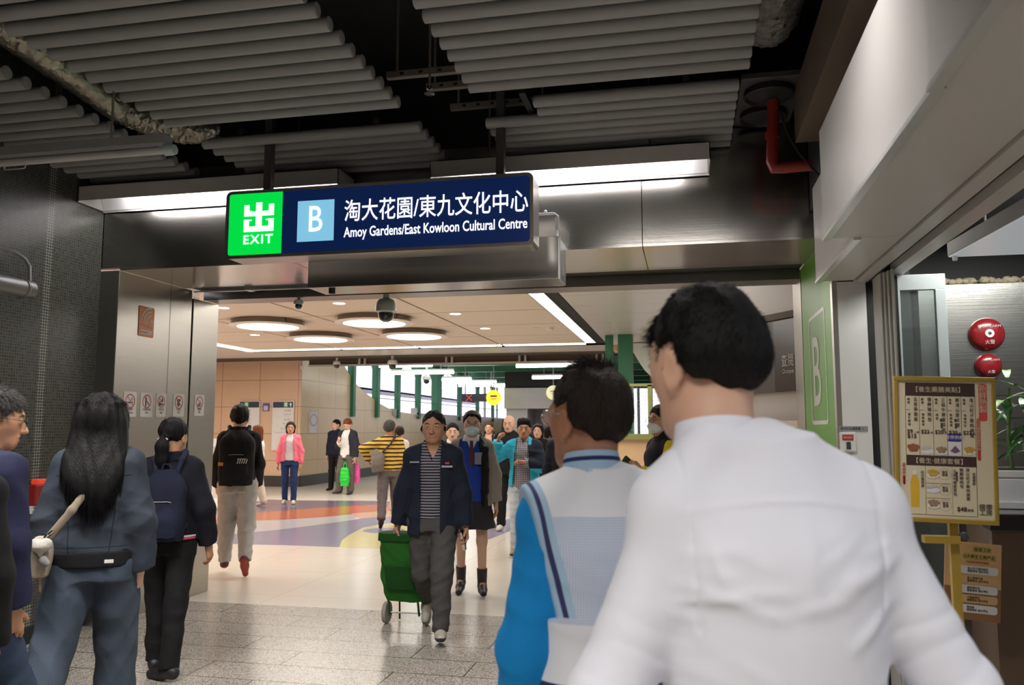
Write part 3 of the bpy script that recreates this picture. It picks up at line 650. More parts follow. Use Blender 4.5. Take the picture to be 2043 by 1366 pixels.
for (x, y, lab) in ((-4.79, 10.72, 'small downlight between the two dome cameras'), (-3.47, 12.09, 'small downlight right of the large dome camera'), (-3.46, 13.99, 'small downlight farther right toward the light strip'), (-7.98, 14.06, 'small downlight between the left ring lamp and the cove'),
                    (-6.66, 15.44, 'small downlight just beyond the far left ring lamp'), (-4.79, 15.36, 'small downlight just beyond the far right ring lamp'), (-6.64, 10.77, 'small downlight at the steel pier edge')):
    e = empty('downlight', (x, y, ZC), lab, 'ceiling lamp', 'small concourse downlights')
    g = G(); g.lathe([(.085, ZC + .002), (.10, ZC - .004), (.105, ZC)], (x, y, 0), 24); g.build('trim_ring', MATS['lamp_rim_white'], e, smooth=True)
    g = G(); g.lathe([(.087, ZC - .002), (.0, ZC - .003)], (x, y, 0), 24); g.build('diffuser', M_LAMP, e)
e = empty('light_strip', (-1.9, 12, ZC), 'long lit ceiling strip running along the dark grille', 'ceiling lamp')
for k in range(7):
    y0 = 7.0 + k * 1.39; g = G(); g.box(-1.985, y0, ZC - .012, -1.79, y0 + 1.36, ZC + .02); g.build('diffuser', M_STRIP, e)
g = G(); g.box(-2.0, 6.95, ZC - .014, -1.988, 16.8, ZC + .02); g.box(-1.788, 6.95, ZC - .014, -1.778, 16.8, ZC + .02); g.build('edge_frame', M_ALU, e)
e = empty('light_cove', (-5.7, 16.95, ZC), 'thin lit cove line across the far edge of the concourse ceiling', 'ceiling lamp')
for i in range(4):
    g = G(); g.box(xs[i] - (.3 if i == 0 else -.04), 16.83, ZC - .004, xs[i + 1] - .04, 17.10, ZC + .02); g.build('diffuser', M_STRIP, e)
e2 = empty('light_cove', (-9.7, 12, ZC), 'lit cove line on the left side of the concourse ceiling', 'ceiling lamp')
g = G(); g.box(-9.84, 6.95, ZC - .004, -9.58, 17.1, ZC + .02); g.build('diffuser', M_STRIP, e2)
e = empty('smoke_detector', (-2.31, 14.08, ZC), 'small white smoke detector near the light strip', 'detector')
g = G(); g.lathe([(.07, ZC), (.07, ZC - .03), (.055, ZC - .05), (.02, ZC - .055)], (-2.31, 14.08, 0), 20); g.build('detector_body', M_WHITE, e, smooth=True)
g = G(); g.box(-2.6, 14.0, ZC - .01, -2.48, 14.03, ZC); g.build('label_plate', M_WHITE, e)
p = on_y(1228, 693, 17.4); g = G(); g.lathe([(.07, ZC), (.07, ZC - .02), (.05, ZC - .12), (.0, ZC - .125)], (p.x, 17.4, 0), 18)
thing('alarm_sounder', g, mat('tan_plastic', (.62, .38, .22), .5), 'tan cup shaped fitting under the pale metal ceiling', 'fitting', smooth=True)

# ------------------------------------------------------------------ signs on the concourse wall
YW = 20.3
def wall_board(px0, py0, px1, py1, label, arrow_left):
    a, b = on_y(px0, py1, YW), on_y(px1, py0, YW); x0, x1, z0, z1 = a.x, b.x, a.z, b.z
    e = empty('directory_board', ((x0 + x1) / 2, YW, z0), label, 'sign', 'station directory boards')
    g = G(); g.box(x0 - .02, YW - .05, z0 - .02, x1 + .02, YW - .001, z1 + .02); g.build('frame', M_ALU, e)
    g = G(); g.box(x0, YW - .054, z0, x1, YW - .04, z1 - .16); g.build('panel', mat('board_white', (.78, .77, .76), .3), e)
    g = G(); g.box(x0, YW - .054, z1 - .16, x1, YW - .04, z1); g.build('header', mat('board_navy', (.03, .045, .09), .3), e)
    w = x1 - x0; ga = x0 + (w * .24 if arrow_left else w * .52)
    g = G(); g.box(ga, YW - .057, z1 - .158, ga + w * .24, YW - .05, z1 - .002); g.build('green_square', mat('board_green', (.03, .30, .10), .3), e)
    g = G(); g.box(ga + w * .05, YW - .06, z1 - .125, ga + w * .19, YW - .055, z1 - .025); g.build('exit_character', MATS['board_white'], e)
    cx = x0 + (w * .12 if arrow_left else w * .88); cz = z1 - .08; g = G(); s = .055
    if arrow_left: pts = [(-1, 0), (0, .9), (0, .3), (1, .3), (1, -.3), (0, -.3), (0, -.9)]
    else: pts = [(0, 1), (-.9, 0), (-.3, 0), (-.3, -1), (.3, -1), (.3, 0), (.9, 0)]
    g.prism([(cx + x * s, YW - .06, cz + z * s) for x, z in pts], (0, .008, 0)); g.build('arrow', MATS['board_white'], e)
    rnd = random.Random(int(px0)); M = frame_m((0, YW - .054, 0), (1, 0, 0), (0, 0, 1)); mt = mat('board_grey_text', (.36, .36, .38), .5)
    for k, t in enumerate(['出口指南', 'Exit directory', '淘大花園', 'Amoy Gardens', '東九文化中心', 'East Kowloon Cultural Centre', '牛頭角道', 'Ngau Tau Kok Road', '德福花園']):
        lettering(t, M, .065 if k % 2 == 0 else .05, mt, e, x0 + w * (.25 if arrow_left else .9), z1 - .26 - k * .095 - (k // 2) * .05, 'LEFT' if arrow_left else 'RIGHT', sx=.75)
wall_board(477, 801, 519, 897, 'left white directory board with a left arrow, partly behind the backpack man', True)
wall_board(544, 801, 587, 897, 'right white directory board with an up arrow, behind the woman in pink', False)
a, b = on_y(525, 820, YW), on_y(538, 804, YW)
e = empty('purple_notice', (a.x, YW, a.z), 'small purple notice between the two directory boards', 'sign')
g = G(); g.box(a.x, YW - .03, a.z, b.x, YW - .001, b.z); g.build('panel', mat('notice_purple', (.12, .09, .30), .4), e)
g = G(); g.box(a.x + .03, YW - .034, a.z + .02, b.x - .03, YW - .03, b.z - .07); g.build('white_square', mat('notice_pale', (.55, .55, .62), .5), e)
a, b = on_x(616, 863, -10.1), on_x(631, 822, -10.1)
e = empty('wall_poster', (-10.1, a.y, a.z), 'narrow white poster with a ring drawing on the beige wall', 'poster')
g = G(); g.box(-10.1, a.y, a.z, -10.07, b.y, b.z); g.build('panel', mat('poster_lilac_white', (.70, .66, .74), .4), e)
g = G(); cy, cz = (a.y + b.y) / 2, b.z - .22
vs = []; fs = []
for k in range(24):
    t = 2 * PI * k / 24
    for r in (1., .78): vs.append((-10.066, cy + .24 * r * math.cos(t), cz + .17 * r * math.sin(t)))
for k in range(24): q = (k + 1) % 24; fs.append((2 * k, 2 * k + 1, 2 * q + 1, 2 * q))
g.add(vs, fs); g.build('ring_drawing', mat('drawing_grey', (.40, .38, .46), .5), e)
a, b = on_x(702, 825, -10.1), on_x(708, 810, -10.1); g = G(); g.box(-10.1, a.y, a.z, -10.06, b.y, b.z)
thing('call_point', g, M_GREYPL, 'small grey plate on the beige wall below the curved cut-out', 'plate')
p = on_y(602, 733, 20.2); g = G(); g.box(p.x - .03, 20.18, p.z - .05, p.x + .06, 20.3, p.z + .05); thing('wall_spotlight', g, M_WHITE, 'tiny white spotlight at the corner of the orange wall', 'lamp')
g = G(); a, b = on_y(437, 722, 20.28), on_y(600, 725, 20.28); g.tube([(a.x - 1, 20.26, a.z), (b.x, 20.26, a.z)], .02, 8); thing('wall_conduit', g, M_OFFW, 'thin pale conduit along the top of the orange wall', 'pipe')
g = G(); a = on_y(425, 880, 17); g.box(a.x - .5, 16.6, a.z - .12, a.x + .75, 17.2, a.z + .06); g.box(a.x - .4, 16.65, 0, a.x + .65, 17.15, a.z - .12); thing('service_desk', g, M_OFFW, 'pale grey desk edge behind the backpack man at the steel pier', 'desk')

# ------------------------------------------------------------------ notices on the left pier
PX_ = -4.476
M_ST = mat('sticker_white', (.72, .71, .69), .4, var=.02); M_RED = mat('sign_red', (.50, .05, .035), .45); M_INK = mat('sign_ink', (.05, .05, .06), .5)
def ring_yz(g, x, cy, cz, r0, r1, n=28):
    vs, fs = [], []
    for k in range(n):
        t = 2 * PI * k / n
        for r in (r0, r1): vs.append((x, cy + r * math.cos(t), cz + r * math.sin(t)))
    for k in range(n): q = (k + 1) % n; fs.append((2 * k, 2 * k + 1, 2 * q + 1, 2 * q))
    g.add(vs, fs)
def rod_yz(g, x, a, b, w):
    a, b = Vector((0, a[0], a[1])), Vector((0, b[0], b[1])); d = (b - a).normalized(); n_ = Vector((0, -d.z, d.y)) * w
    g.add([(x, *(a + n_)[1:]), (x, *(a - n_)[1:]), (x, *(b - n_)[1:]), (x, *(b + n_)[1:])], [(0, 1, 2, 3)])
def sticker(y0, y1, z0, z1, kind, label, title, lines):
    e = empty('notice_sticker', (PX_, (y0 + y1) / 2, z0), label, 'sign', 'white prohibition stickers on the steel pier')
    g = G(); g.prism([(PX_ + .0005, y, z) for y, z in rrect(y0, y1, z0, z1, .012)], (.002, 0, 0)); g.build('panel', M_ST, e)
    w, h = y1 - y0, z1 - z0; cy, cz, r = (y0 + y1) / 2, z1 - h * .37, w * .36; x = PX_ + .0035
    g = G(); d = r / .36 * .36
    def q(a, b, c, dd): g.box(x - .0008, cy + a * r, cz + b * r, x, cy + c * r, cz + dd * r)
    if kind == 'smoke': q(-.6, -.3, .35, -.12); q(.42, -.3, .55, -.12); rod_yz(g, x, (cy + .1 * r, cz), (cy + .35 * r, cz + .5 * r), .05 * r); rod_yz(g, x, (cy + .35 * r, cz), (cy + .6 * r, cz + .4 * r), .04 * r)
    elif kind == 'person': g.ball((x, cy - .2 * r, cz + .55 * r), (.0006, .13 * r, .13 * r), 12, 8); q(-.36, -.1, -.04, .42); q(-.34, -.75, -.22, -.1); q(-.18, -.75, -.06, -.1); rod_yz(g, x, (cy, cz + .1 * r), (cy + .55 * r, cz - .4 * r), .04 * r)
    elif kind == 'busker': g.ball((x, cy - .4 * r, cz), (.0006, .14 * r, .14 * r), 12, 8); q(-.62, -.7, -.1, -.15); q(.05, .0, .45, .45); g.ball((x, cy + .25 * r, cz + .58 * r), (.0006, .13 * r, .13 * r), 12, 8); q(-.1, -.6, .4, -.35)
    elif kind == 'cat': g.ball((x, cy - .1 * r, cz - .25 * r), (.0006, .36 * r, .4 * r), 14, 8); g.ball((x, cy + .1 * r, cz + .3 * r), (.0006, .26 * r, .24 * r), 12, 8); q(-.5, .1, -.3, .5)
    else: rod_yz(g, x, (cy - .5 * r, cz - .35 * r), (cy + .4 * r, cz - .1 * r), .1 * r); rod_yz(g, x, (cy + .15 * r, cz + .5 * r), (cy + .25 * r, cz), .04 * r); q(-.45, -.65, .25, -.4)
    g.build('pictogram', M_INK, e)
    g = G(); ring_yz(g, x + .0006, cy, cz, r, r * .86); s = .66 * r; rod_yz(g, x + .0006, (cy - s, cz + s), (cy + s, cz - s), .055 * r); g.build('red_ring', M_RED, e)
    M = frame_m((PX_ + .0025, 0, 0), (0, 1, 0), (0, 0, 1)); mt = mat('sticker_text', (.25, .25, .26), .5)
    lettering(title, M, .022, mt, e, cy, z0 + h * .27, 'CENTER', sx=.8)
    lettering(lines, M, .010, mt, e, cy, z0 + h * .19, 'CENTER', sx=.8)
sticker(5.854, 6.016, 1.627, 1.834, 'smoke', 'no smoking sticker, nearest of the five on the steel pier', '請勿吸煙', 'No smoking\nMaximum penalty $5,000')
sticker(6.067, 6.226, 1.629, 1.836, 'person', 'walking figure prohibition sticker, second on the steel pier', '不准隨地吐痰', 'No spitting\nor littering')
sticker(6.274, 6.414, 1.633, 1.840, 'busker', 'seated and standing figure prohibition sticker, third on the steel pier', '不准乞討', 'No begging\nor hawking')
sticker(6.514, 6.679, 1.640, 1.842, 'cat', 'dark pet figure prohibition sticker, fourth on the pier beside the black seam', '不准攜犬', 'No animals\nallowed')
sticker(6.838, 6.995, 1.650, 1.848, 'food', 'bowl prohibition sticker, farthest of the five past the black seam', '不准飲食', 'No eating\nor drinking')
e = empty('wifi_sign', (PX_, 6.09, 2.305), 'orange wireless internet sign high on the steel pier', 'sign')
g = G(); g.prism([(PX_ + .0005, y, z) for y, z in rrect(5.992, 6.192, 2.305, 2.562, .012)], (.004, 0, 0)); g.build('panel', mat('sign_orange', (.98, .27, .05), .4, var=.03), e)
g = G(); oy, oz = 6.155, 2.44
for r in (.05, .085, .12):
    vs, fs = [], []
    for k in range(13):
        t = PI / 2 + PI / 2 * k / 12
        for rr in (r, r + .016): vs.append((PX_ + .006, oy + rr * math.cos(t), oz + .9 * rr * math.sin(t)))
    for k in range(12): fs.append((2 * k, 2 * k + 1, 2 * k + 3, 2 * k + 2))
    g.add(vs, fs)
g.ball((PX_ + .006, oy, oz), (.001, .017, .017), 14, 8); g.build('wave_symbol', M_ST, e)
M = frame_m((PX_ + .0045, 0, 0), (0, 1, 0), (0, 0, 1)); lettering('Wi-Fi', M, .05, M_ST, e, 6.062, 2.375, sx=.95); lettering('免費', M, .022, M_ST, e, 6.01, 2.395); lettering('Free', M, .018, M_ST, e, 6.01, 2.376)
g = G(); g.box(PX_ + .004, 6.015, 2.325, PX_ + .006, 6.17, 2.36); g.build('white_strip', M_ST, e)
lettering('FREE HOTSPOT', frame_m((PX_ + .006, 0, 0), (0, 1, 0), (0, 0, 1)), .014, MATS['sticker_text'], e, 6.02, 2.337, sx=.95)

# left wall: red emergency box, grey lamp cylinder with its arched conduit
e = empty('emergency_box', (-4.65, 5.18, .95), 'small red emergency box with a white label on the dark mosaic wall', 'emergency box')
g = G(); g.box(-4.65, 5.10, .985, -4.58, 5.26, 1.13); g.build('box_body', mat('box_red', (.27, .018, .018), .35), e, bevel=.008)
g = G(); g.box(-4.65, 5.13, 1.13, -4.59, 5.23, 1.165); g.build('red_beacon', mat('beacon_red', (.62, .05, .02), .3, emit=.35, ecol=(1, .08, .03)), e, bevel=.006)
g = G(); g.box(-4.58, 5.15, 1.02, -4.577, 5.24, 1.07); g.build('label_plate', M_ST, e)
g = G(); g.box(-4.65, 5.08, .925, -4.60, 5.25, .98); g.build('lower_plate', M_ST, e)
lettering('緊急', frame_m((-4.598, 0, 0), (0, 1, 0), (0, 0, 1)), .022, M_INK, e, 5.11, .955); lettering('EMERGENCY', frame_m((-4.598, 0, 0), (0, 1, 0), (0, 0, 1)), .018, M_INK, e, 5.10, .933)
e = empty('wall_lamp', (-4.45, 4.7, 2.48), 'grey cylinder lamp with an arched conduit high on the mosaic wall', 'lamp')
g = G(); g.tube([(-4.45, 4.2, 2.49), (-4.45, 4.80, 2.49)], .062, 24); g.lathe([(.064, 4.72), (.068, 4.725), (.068, 4.74), (.064, 4.745)], (-4.45, 0, 2.49), 24, 'Y'); g.build('lamp_body', mat('grey_lamp_body', (.20, .20, .20), .4, .3), e, smooth=True)
g = G(); g.tube([(-4.45, 4.79, 2.54), (-4.47, 4.80, 2.66), (-4.5, 4.79, 2.71), (-4.53, 4.74, 2.745), (-4.56, 4.66, 2.76), (-4.6, 4.5, 2.76), (-4.65, 4.45, 2.76)], .012, 10); g.build('conduit', M_GREYPL, e, smooth=True)

# ------------------------------------------------------------------ right pier: B sign, plate, emergency release
XG = .93
e = empty('exit_letter_sign', (XG, 6.1, 1.6), 'large white letter B in an outlined frame on the green pier side', 'sign')
M_BW = mat('sign_b_white', (.80, .84, .76), .3)
c = [on_x(x, y, XG) for x, y in ((1608, 632), (1634, 604), (1648, 868), (1613, 858))]
ya, yb, zt, zb = 6.52, 5.80, 2.36, 1.56
g = G(); o_ = rrect(yb, ya, zb, zt, .05); i_ = rrect(yb + .028, ya - .028, zb + .028, zt - .028, .03); n = len(o_)
vs = [(XG - .002, y, z) for y, z in o_] + [(XG - .002, y, z) for y, z in i_]
g.add(vs, [(k, n + k, n + (k + 1) % n, (k + 1) % n) for k in range(n)]); g.build('outline', M_BW, e)
M = frame_m((XG - .001, 0, 0), (0, -1, 0), (0, 0, 1)); lettering('B', M, .72, M_BW, e, -(ya - .10), 1.70, sx=.95, bold=.004)
p = on_y(1702, 855, 5.4)
e = empty('direction_plate', p, 'small grey plate with a right arrow on the white pier', 'sign')
g = G(); g.box(p.x - .082, 5.396, p.z - .016, p.x + .085, 5.3995, p.z + .016); g.build('plate', mat('plate_grey', (.42, .42, .43), .4, .4), e)
M = frame_m((0, 5.396, 0), (1, 0, 0), (0, 0, 1)); lettering('請勿於此處擺賣 →', M, .02, M_INK, e, p.x - .075, p.z - .006, sx=.85)
p = on_y(1690, 878, 5.4)
e = empty('door_release_box', p, 'white and red emergency release box low on the white pier', 'emergency box')
g = G(); g.box(p.x - .045, 5.37, p.z - .07, p.x + .045, 5.40, p.z + .05); g.build('box_body', M_WHITE, e, bevel=.006)
g = G(); g.box(p.x - .032, 5.367, p.z + .0, p.x + .032, 5.37, p.z + .035); g.build('red_label', M_RED, e)
lettering('緊急開門', frame_m((0, 5.366, 0), (1, 0, 0), (0, 0, 1)), .013, M_ST, e, p.x, p.z + .012, 'CENTER', lift=.001)
g = G(); g.box(p.x - .01, 5.367, p.z - .055, p.x + .015, 5.37, p.z - .01); g.build('key_switch', M_INK, e)

# ------------------------------------------------------------------ ticket machines board, fence
def slab(e, s0, s1, z0, z1, off, th, name, m):
    o = ticket_slab(s0, s1, z0, z1, off, th, name, m, None); o.parent = e
    inv = e.matrix_basis.inverted(); o.data.transform(inv); return o
e = empty('add_value_board', A0 + D * 1.0 + Vector((0, 0, 1.9)), 'dark grey add value board above the ticket machines, behind the tall man', 'sign')
slab(e, -.5, 1.7, 1.86, 2.50, .06, .06, 'board', mat('board_charcoal', (.055, .053, .055), .3))
slab(e, -.5, .25, 1.86, 2.50, .064, .004, 'darker_panel', mat('board_black', (.025, .025, .027), .2))
Mt = frame_m(A0 + N * .0665, -D, (0, 0, 1)); mw = mat('board_letter', (.62, .58, .54), .4)
lettering('增值', Mt, .20, mw, e, -.385, 2.11, 'RIGHT', name='lettering_chinese', sx=.62); lettering('Add Value', Mt, .075, mw, e, -.33, 2.015, 'RIGHT', sx=.85)
lettering('查閱', Mt, .12, mw, e, -.15, 2.09, name='lettering_chinese', sx=.7); lettering('Octopus', Mt, .055, mw, e, -.14, 2.02, sx=.8)
e = empty('ticket_machine', A0 + D * 1.0, 'row of steel ticket machines under the dark add value board', 'ticket machine')
slab(e, -.4, 1.7, 0, 1.60, .10, .10, 'cabinet', M_STEELZ); slab(e, .35, 1.15, 1.34, 1.52, .104, .004, 'screen_band', MATS['board_charcoal']); slab(e, -.3, .28, 1.2, 1.54, .104, .004, 'screen_band', MATS['board_black'])
lettering('車費', frame_m(A0 + N * .1055, -D, (0, 0, 1)), .07, mw, e, -.62, 1.42)
YF = 11.55
e = empty('mesh_fence', (-.55, YF, 1.4), 'wire mesh fence in a yellow-green frame on the peach wall', 'fence')
MF = mat('fence_yellow_green', (.26, .28, .085), .5)
a, b = on_y(1238, 768, YF), on_y(1345, 866, YF)
g = G(); g.box(a.x - .3, YF, a.z - .02, b.x + .6, YF + .05, a.z + .02); g.build('top_rail', MF, e)
g = G(); g.box(a.x - .3, YF - .02, b.z - .07, b.x + .6, YF + .06, b.z + .0); g.build('bottom_rail', MF, e)
p = on_y(1297, 820, YF); g = G(); g.box(p.x - .03, YF, b.z, p.x + .03, YF + .05, a.z); g.build('post', MF, e)
g = G(); g.box(b.x + .4, YF, b.z, b.x + .46, YF + .05, a.z); g.build('post', MF, e)
g = G()
for k in range(26): x = a.x - .3 + k * .058; g.box(x, YF + .02, b.z, x + .005, YF + .026, a.z)
for k in range(12): z = b.z + .058 * k; g.box(a.x - .3, YF + .02, z, b.x + .5, YF + .026, z + .005)
tag(g.build('wire_mesh', M_GREYPL, e), None)
# green column and white canopy edge behind the fence
g = G(); a, b = on_y(1236, 870, 15.5), on_y(1262, 700, 15.5); g.box(a.x, 15.4, 0, b.x, 15.7, 3.3); g.box(a.x - .25, 15.5, 2.0, a.x - .1, 15.6, 3.3); struct('trim_25', g, M_GREEN)
p = on_y(1290, 710, 17.0)
g = G(); g.add([(-1.15, 16.9, 3.28), (-.55, 16.9, 3.28), (-.1, 16.9, 2.2), (-.55, 16.9, 2.5), (-.9, 16.9, 2.85), (-1.15, 19, 3.28), (-.55, 19, 3.28), (-.1, 19, 2.2), (-.55, 19, 2.5), (-.9, 19, 2.85)], [(0, 4, 3, 2, 1), (5, 6, 7, 8, 9), (0, 5, 9, 4), (4, 9, 8, 3), (3, 8, 7, 2)])
thing('banner_sheet', g, mat('pale_banner', (.80, .86, .83), .5), 'pale curved white panel hanging beyond the mesh fence', 'panel')

# ------------------------------------------------------------------ platform hall signs and kiosk
def disc_sign(px, py, r, y, m, label, m2):
    p = on_y(px, py, y); e = empty('round_sign', p, label, 'sign')
    g = G(); g.lathe([(r, -.02), (r, .02)], p, 36, 'Y'); g.build('disc', m, e)
    g = G(); g.box(p.x - r * .45, y - .025, p.z + r * .08, p.x + r * .45, y - .02, p.z + r * .3); g.build('red_bar', m2, e)
    g = G(); g.box(p.x - r * .4, y - .025, p.z - r * .2, p.x + r * .4, y - .02, p.z - r * .12); g.build('text_line', m2, e)
    g = G(); g.tube([(p.x, y, p.z + r), (p.x, y, 3.745)], .02, 8); g.build('hanger', M_GREYPL, e)
disc_sign(985, 793, .26, 27, mat('lit_yellow', (.85, .80, .06), .4, emit=.75, ecol=(.9, .85, .05), var=0), 'bright yellow round sign hanging over the walkers', mat('sign_red_bar', (.6, .10, .03), .5))
disc_sign(1104, 783, .24, 27, mat('lit_pale_yellow', (.85, .82, .55), .4, emit=.6, ecol=(.9, .86, .5), var=0), 'pale yellow round sign on the white kiosk by the vest man', mat('pale_bar', (.8, .66, .40), .5))
a, b = on_y(921, 801, 29), on_y(978, 785, 29)
e = empty('platform_sign', ((a.x + b.x) / 2, 29, a.z), 'dark platform sign with a red cross, left of the yellow round sign', 'sign')
g = G(); g.box(a.x, 29, a.z, b.x + .2, 29.15, b.z); g.build('sign_box', mat('dark_sign', (.025, .025, .045), .3), e)
g = G(); cx, cz, s = a.x + .28, (a.z + b.z) / 2, .11
for sg in (1, -1): g.prism([(cx - s - .02, 28.99, cz - sg * s), (cx - s + .02, 28.99, cz - sg * s), (cx + s + .02, 28.99, cz + sg * s), (cx + s - .02, 28.99, cz + sg * s)], (0, .009, 0))
g.build('red_cross', mat('lit_red', (.6, .04, .02), .4, emit=.35, ecol=(1, .06, .03)), e)
for x in (a.x + .1, b.x): g = G(); g.box(x, 29.05, b.z, x + .04, 29.09, 3.745); g.build('hanger', M_GREYPL, e)
a, b = on_y(1006, 815, 27.6), on_y(1200, 772, 27.6)
e = empty('white_kiosk', ((a.x + b.x) / 2, 27.8, 0), 'white kiosk with a tall fascia in the platform hall', 'kiosk')
g = G(); g.box(a.x, 27.6, a.z, b.x, 29.5, b.z); g.build('fascia', mat('kiosk_white', (.66, .64, .66), .4), e)
c = on_y(1010, 850, 27.8); g = G(); g.box(c.x, 27.8, 0, c.x + .75, 29.4, a.z); g.build('wall_panel', mat('kiosk_grey_white', (.60, .59, .60), .4), e)
d = on_y(1082, 850, 27.8); g = G(); g.box(c.x + .75, 29.3, 0, b.x, 29.4, a.z); g.build('back_panel', mat('kiosk_lavender', (.50, .48, .56), .5), e)
g = G(); q = on_y(1085, 835, 27.9); g.box(q.x, 27.75, 0, q.x + 1.2, 28.3, q.z + .3); g.build('counter_unit', mat('kiosk_wood', (.30, .17, .10), .5), e)
g = G(); g.box(a.x, 27.7, b.z + .04, b.x, 29.4, b.z + .62); g.build('dark_header', M_BLACK, e)
# fluorescent battens hanging in the platform hall
for k, (px0, px1, py, y, lab) in enumerate([(757, 862, 730, 22.5, 'left lit batten nearest the pendant camera'), (780, 905, 744, 23.5, 'second lit batten behind the pendant camera'), (882, 940, 757, 26, 'lit batten above the yellow round sign, third row'), (890, 990, 763, 28, 'lit batten in the fourth row above the dark sign'), (915, 1018, 769, 31, 'farthest left lit batten over the dark sign'),
                                            (1030, 1150, 730, 22.5, 'bright lit batten above the vest man, nearest row'), (1062, 1180, 753, 25.5, 'lit batten over the white kiosk, second row'), (985, 1020, 770, 33, 'short lit batten at the kiosk corner')]):
    a, b = on_y(px0, py, y), on_y(px1, py, y)
    e = empty('platform_batten', ((a.x + b.x) / 2, y, a.z), lab, 'ceiling lamp', 'lit battens of the platform hall')
    g = G(); g.box(a.x, y - .05, a.z + .05, b.x, y + .05, a.z + .10); g.build('batten_body', M_WHITE, e)
    g = G(); g.tube([(a.x, y, a.z), (b.x, y, a.z)], .05, 10); g.build('lamp_tube', M_BATTON, e, smooth=True)
    for t in (.2, .8): x = a.x + (b.x - a.x) * t; g = G(); g.tube([(x, y, a.z + .1), (x, y, 3.745 if y > 23.5 and x > -7.9 else 4.36)], .012, 6); g.build('hanging_rod', M_GREYPL, e)
for k, (x0, x1, y, z, lab) in enumerate([(-7.9, -4.2, 25.9, 3.60, 'nearest pale cable tray under the green roof'), (-7.8, -1.5, 28.4, 3.58, 'second pale cable tray under the green roof'), (-6.5, -2.6, 22.6, 3.70, 'pale cable tray above the vest man')]):
    g = G(); g.box(x0, y, z, x1, y + .3, z + .05); g.box(x0, y, z, x1, y + .02, z + .12)
    for q in range(8): x = x0 + .3 + q * (x1 - x0 - .6) / 7; g.box(x, y + .1, z + .05, x + .03, y + .13, 3.74 if y > 23.5 else 4.35)
    thing('cable_tray', g, M_OFFW, lab, 'cable tray', 'cable trays of the platform hall')
for (px, py, w_, h_, lab) in ((783, 824, .3, .12, 'small grey cabinet on the low wall between the first green posts'), (829, 824, .25, .2, 'small brown grey cabinet on the low wall by the third green post')):
    p = on_x(px, py, -10.15); g = G(); g.box(-10.3, p.y - w_ / 2, 2.0, -10.05, p.y + w_ / 2, 2.12 + h_); thing('wall_cabinet', g, M_GREYPL, lab, 'cabinet', 'cabinets on the low wall')

# ------------------------------------------------------------------ the shop on the right
# folded glass door: stack of frames and the outer leaf
for k in range(4):
    x0 = 1.122 + .0105 * k; y = 5.22 - .05 * k
    g = G(); g.box(x0, y - .18, .02, x0 + .009, y + .02, 2.43)
    thing('folded_door_leaf', g, mat('folded_grey', (.42 , .42, .39), .45, .2, stretch=(1, 1, .2), nscale=20, var=.15), ['outermost folded grey door leaf beside the white pier', 'second folded grey door leaf beside the white pier', 'third folded grey door leaf beside the black gasket', 'innermost folded grey door leaf touching the black gasket'][k], 'door leaf', 'folded shop door leaves')
DY = 5.08
xl, xr = on_y(1790, 600, DY).x, on_y(1886, 600, DY).x
e = empty('glass_door_leaf', (xl, DY, 0), 'glass door leaf in a pale aluminium frame folded open at the shop front', 'door')
g = G(); g.box(xl - .036, DY - .02, .03, xl - .004, DY + .03, 2.42); g.build('gasket', M_BLACK, e)
g = G(); g.box(xl - .06, DY - .03, .03, xl - .036, DY + .03, 2.42); g.box(xl, DY - .02, 2.33, xr, DY + .02, 2.42); g.box(xl, DY - .02, .03, xl + .012, DY + .02, 2.33); g.box(xr - .055, DY - .02, .22, xr, DY + .02, 2.33); g.box(xl + .012, DY - .02, .03, xr, DY + .02, .22); g.build('frame', M_PALEALU, e, bevel=.002)
gm = mat('shop_glass', (.55, .62, .62), .03, trans=.85, var=0, spec=.6); g = G(); g.box(xl + .012, DY - .004, .22, xr - .055, DY + .004, 2.33); g.build('pane', gm, e)
g = G(); g.box(xl - .07, DY - .05, 2.40, xl - .03, DY + .02, 2.47); g.build('roller', M_BLACK, e)
for (c, r, lab, txt) in ((on_y(1967, 667, 5.72), .105, 'upper and larger red fire alarm bell on the steel shop wall', True), (on_y(1970, 730, 5.72), .078, 'lower and smaller red fire alarm bell on the steel shop wall', False)):
    e = empty('fire_bell', c, lab, 'fire bell', 'red fire alarm bells'); y = 5.72
    g = G(); g.lathe([(r, -.005), (r * 1.0, -.02), (r * .93, -.04), (r * .7, -.058), (r * .4, -.066), (0, -.068)], (c.x, y, c.z), 36, 'Y'); g.build('gong', mat('bell_red', (.26, .012, .018), .25, coat=.5), e, smooth=True)
    mw2 = mat('bell_letter', (.62, .5, .5), .5)
    if txt:
        g = G(); g.lathe([(r * .26, -.0665), (r * .25, -.071), (0, -.0715)], (c.x, y, c.z), 20, 'Y'); g.build('centre_disc', M_ST, e)
        g = G(); g.lathe([(r * .1, -.0715), (0, -.073)], (c.x, y, c.z), 14, 'Y'); g.build('centre_screw', M_INK, e)
    M = frame_m((0, y - .066, 0), (1, 0, 0), (0, 0, 1)); lettering('FIRE ALARM', M, r * .24, mw2, e, c.x, c.z + r * .36, 'CENTER', lift=.004); lettering('火警', M, r * .28, mw2, e, c.x, c.z - r * .62, 'CENTER', lift=.001)
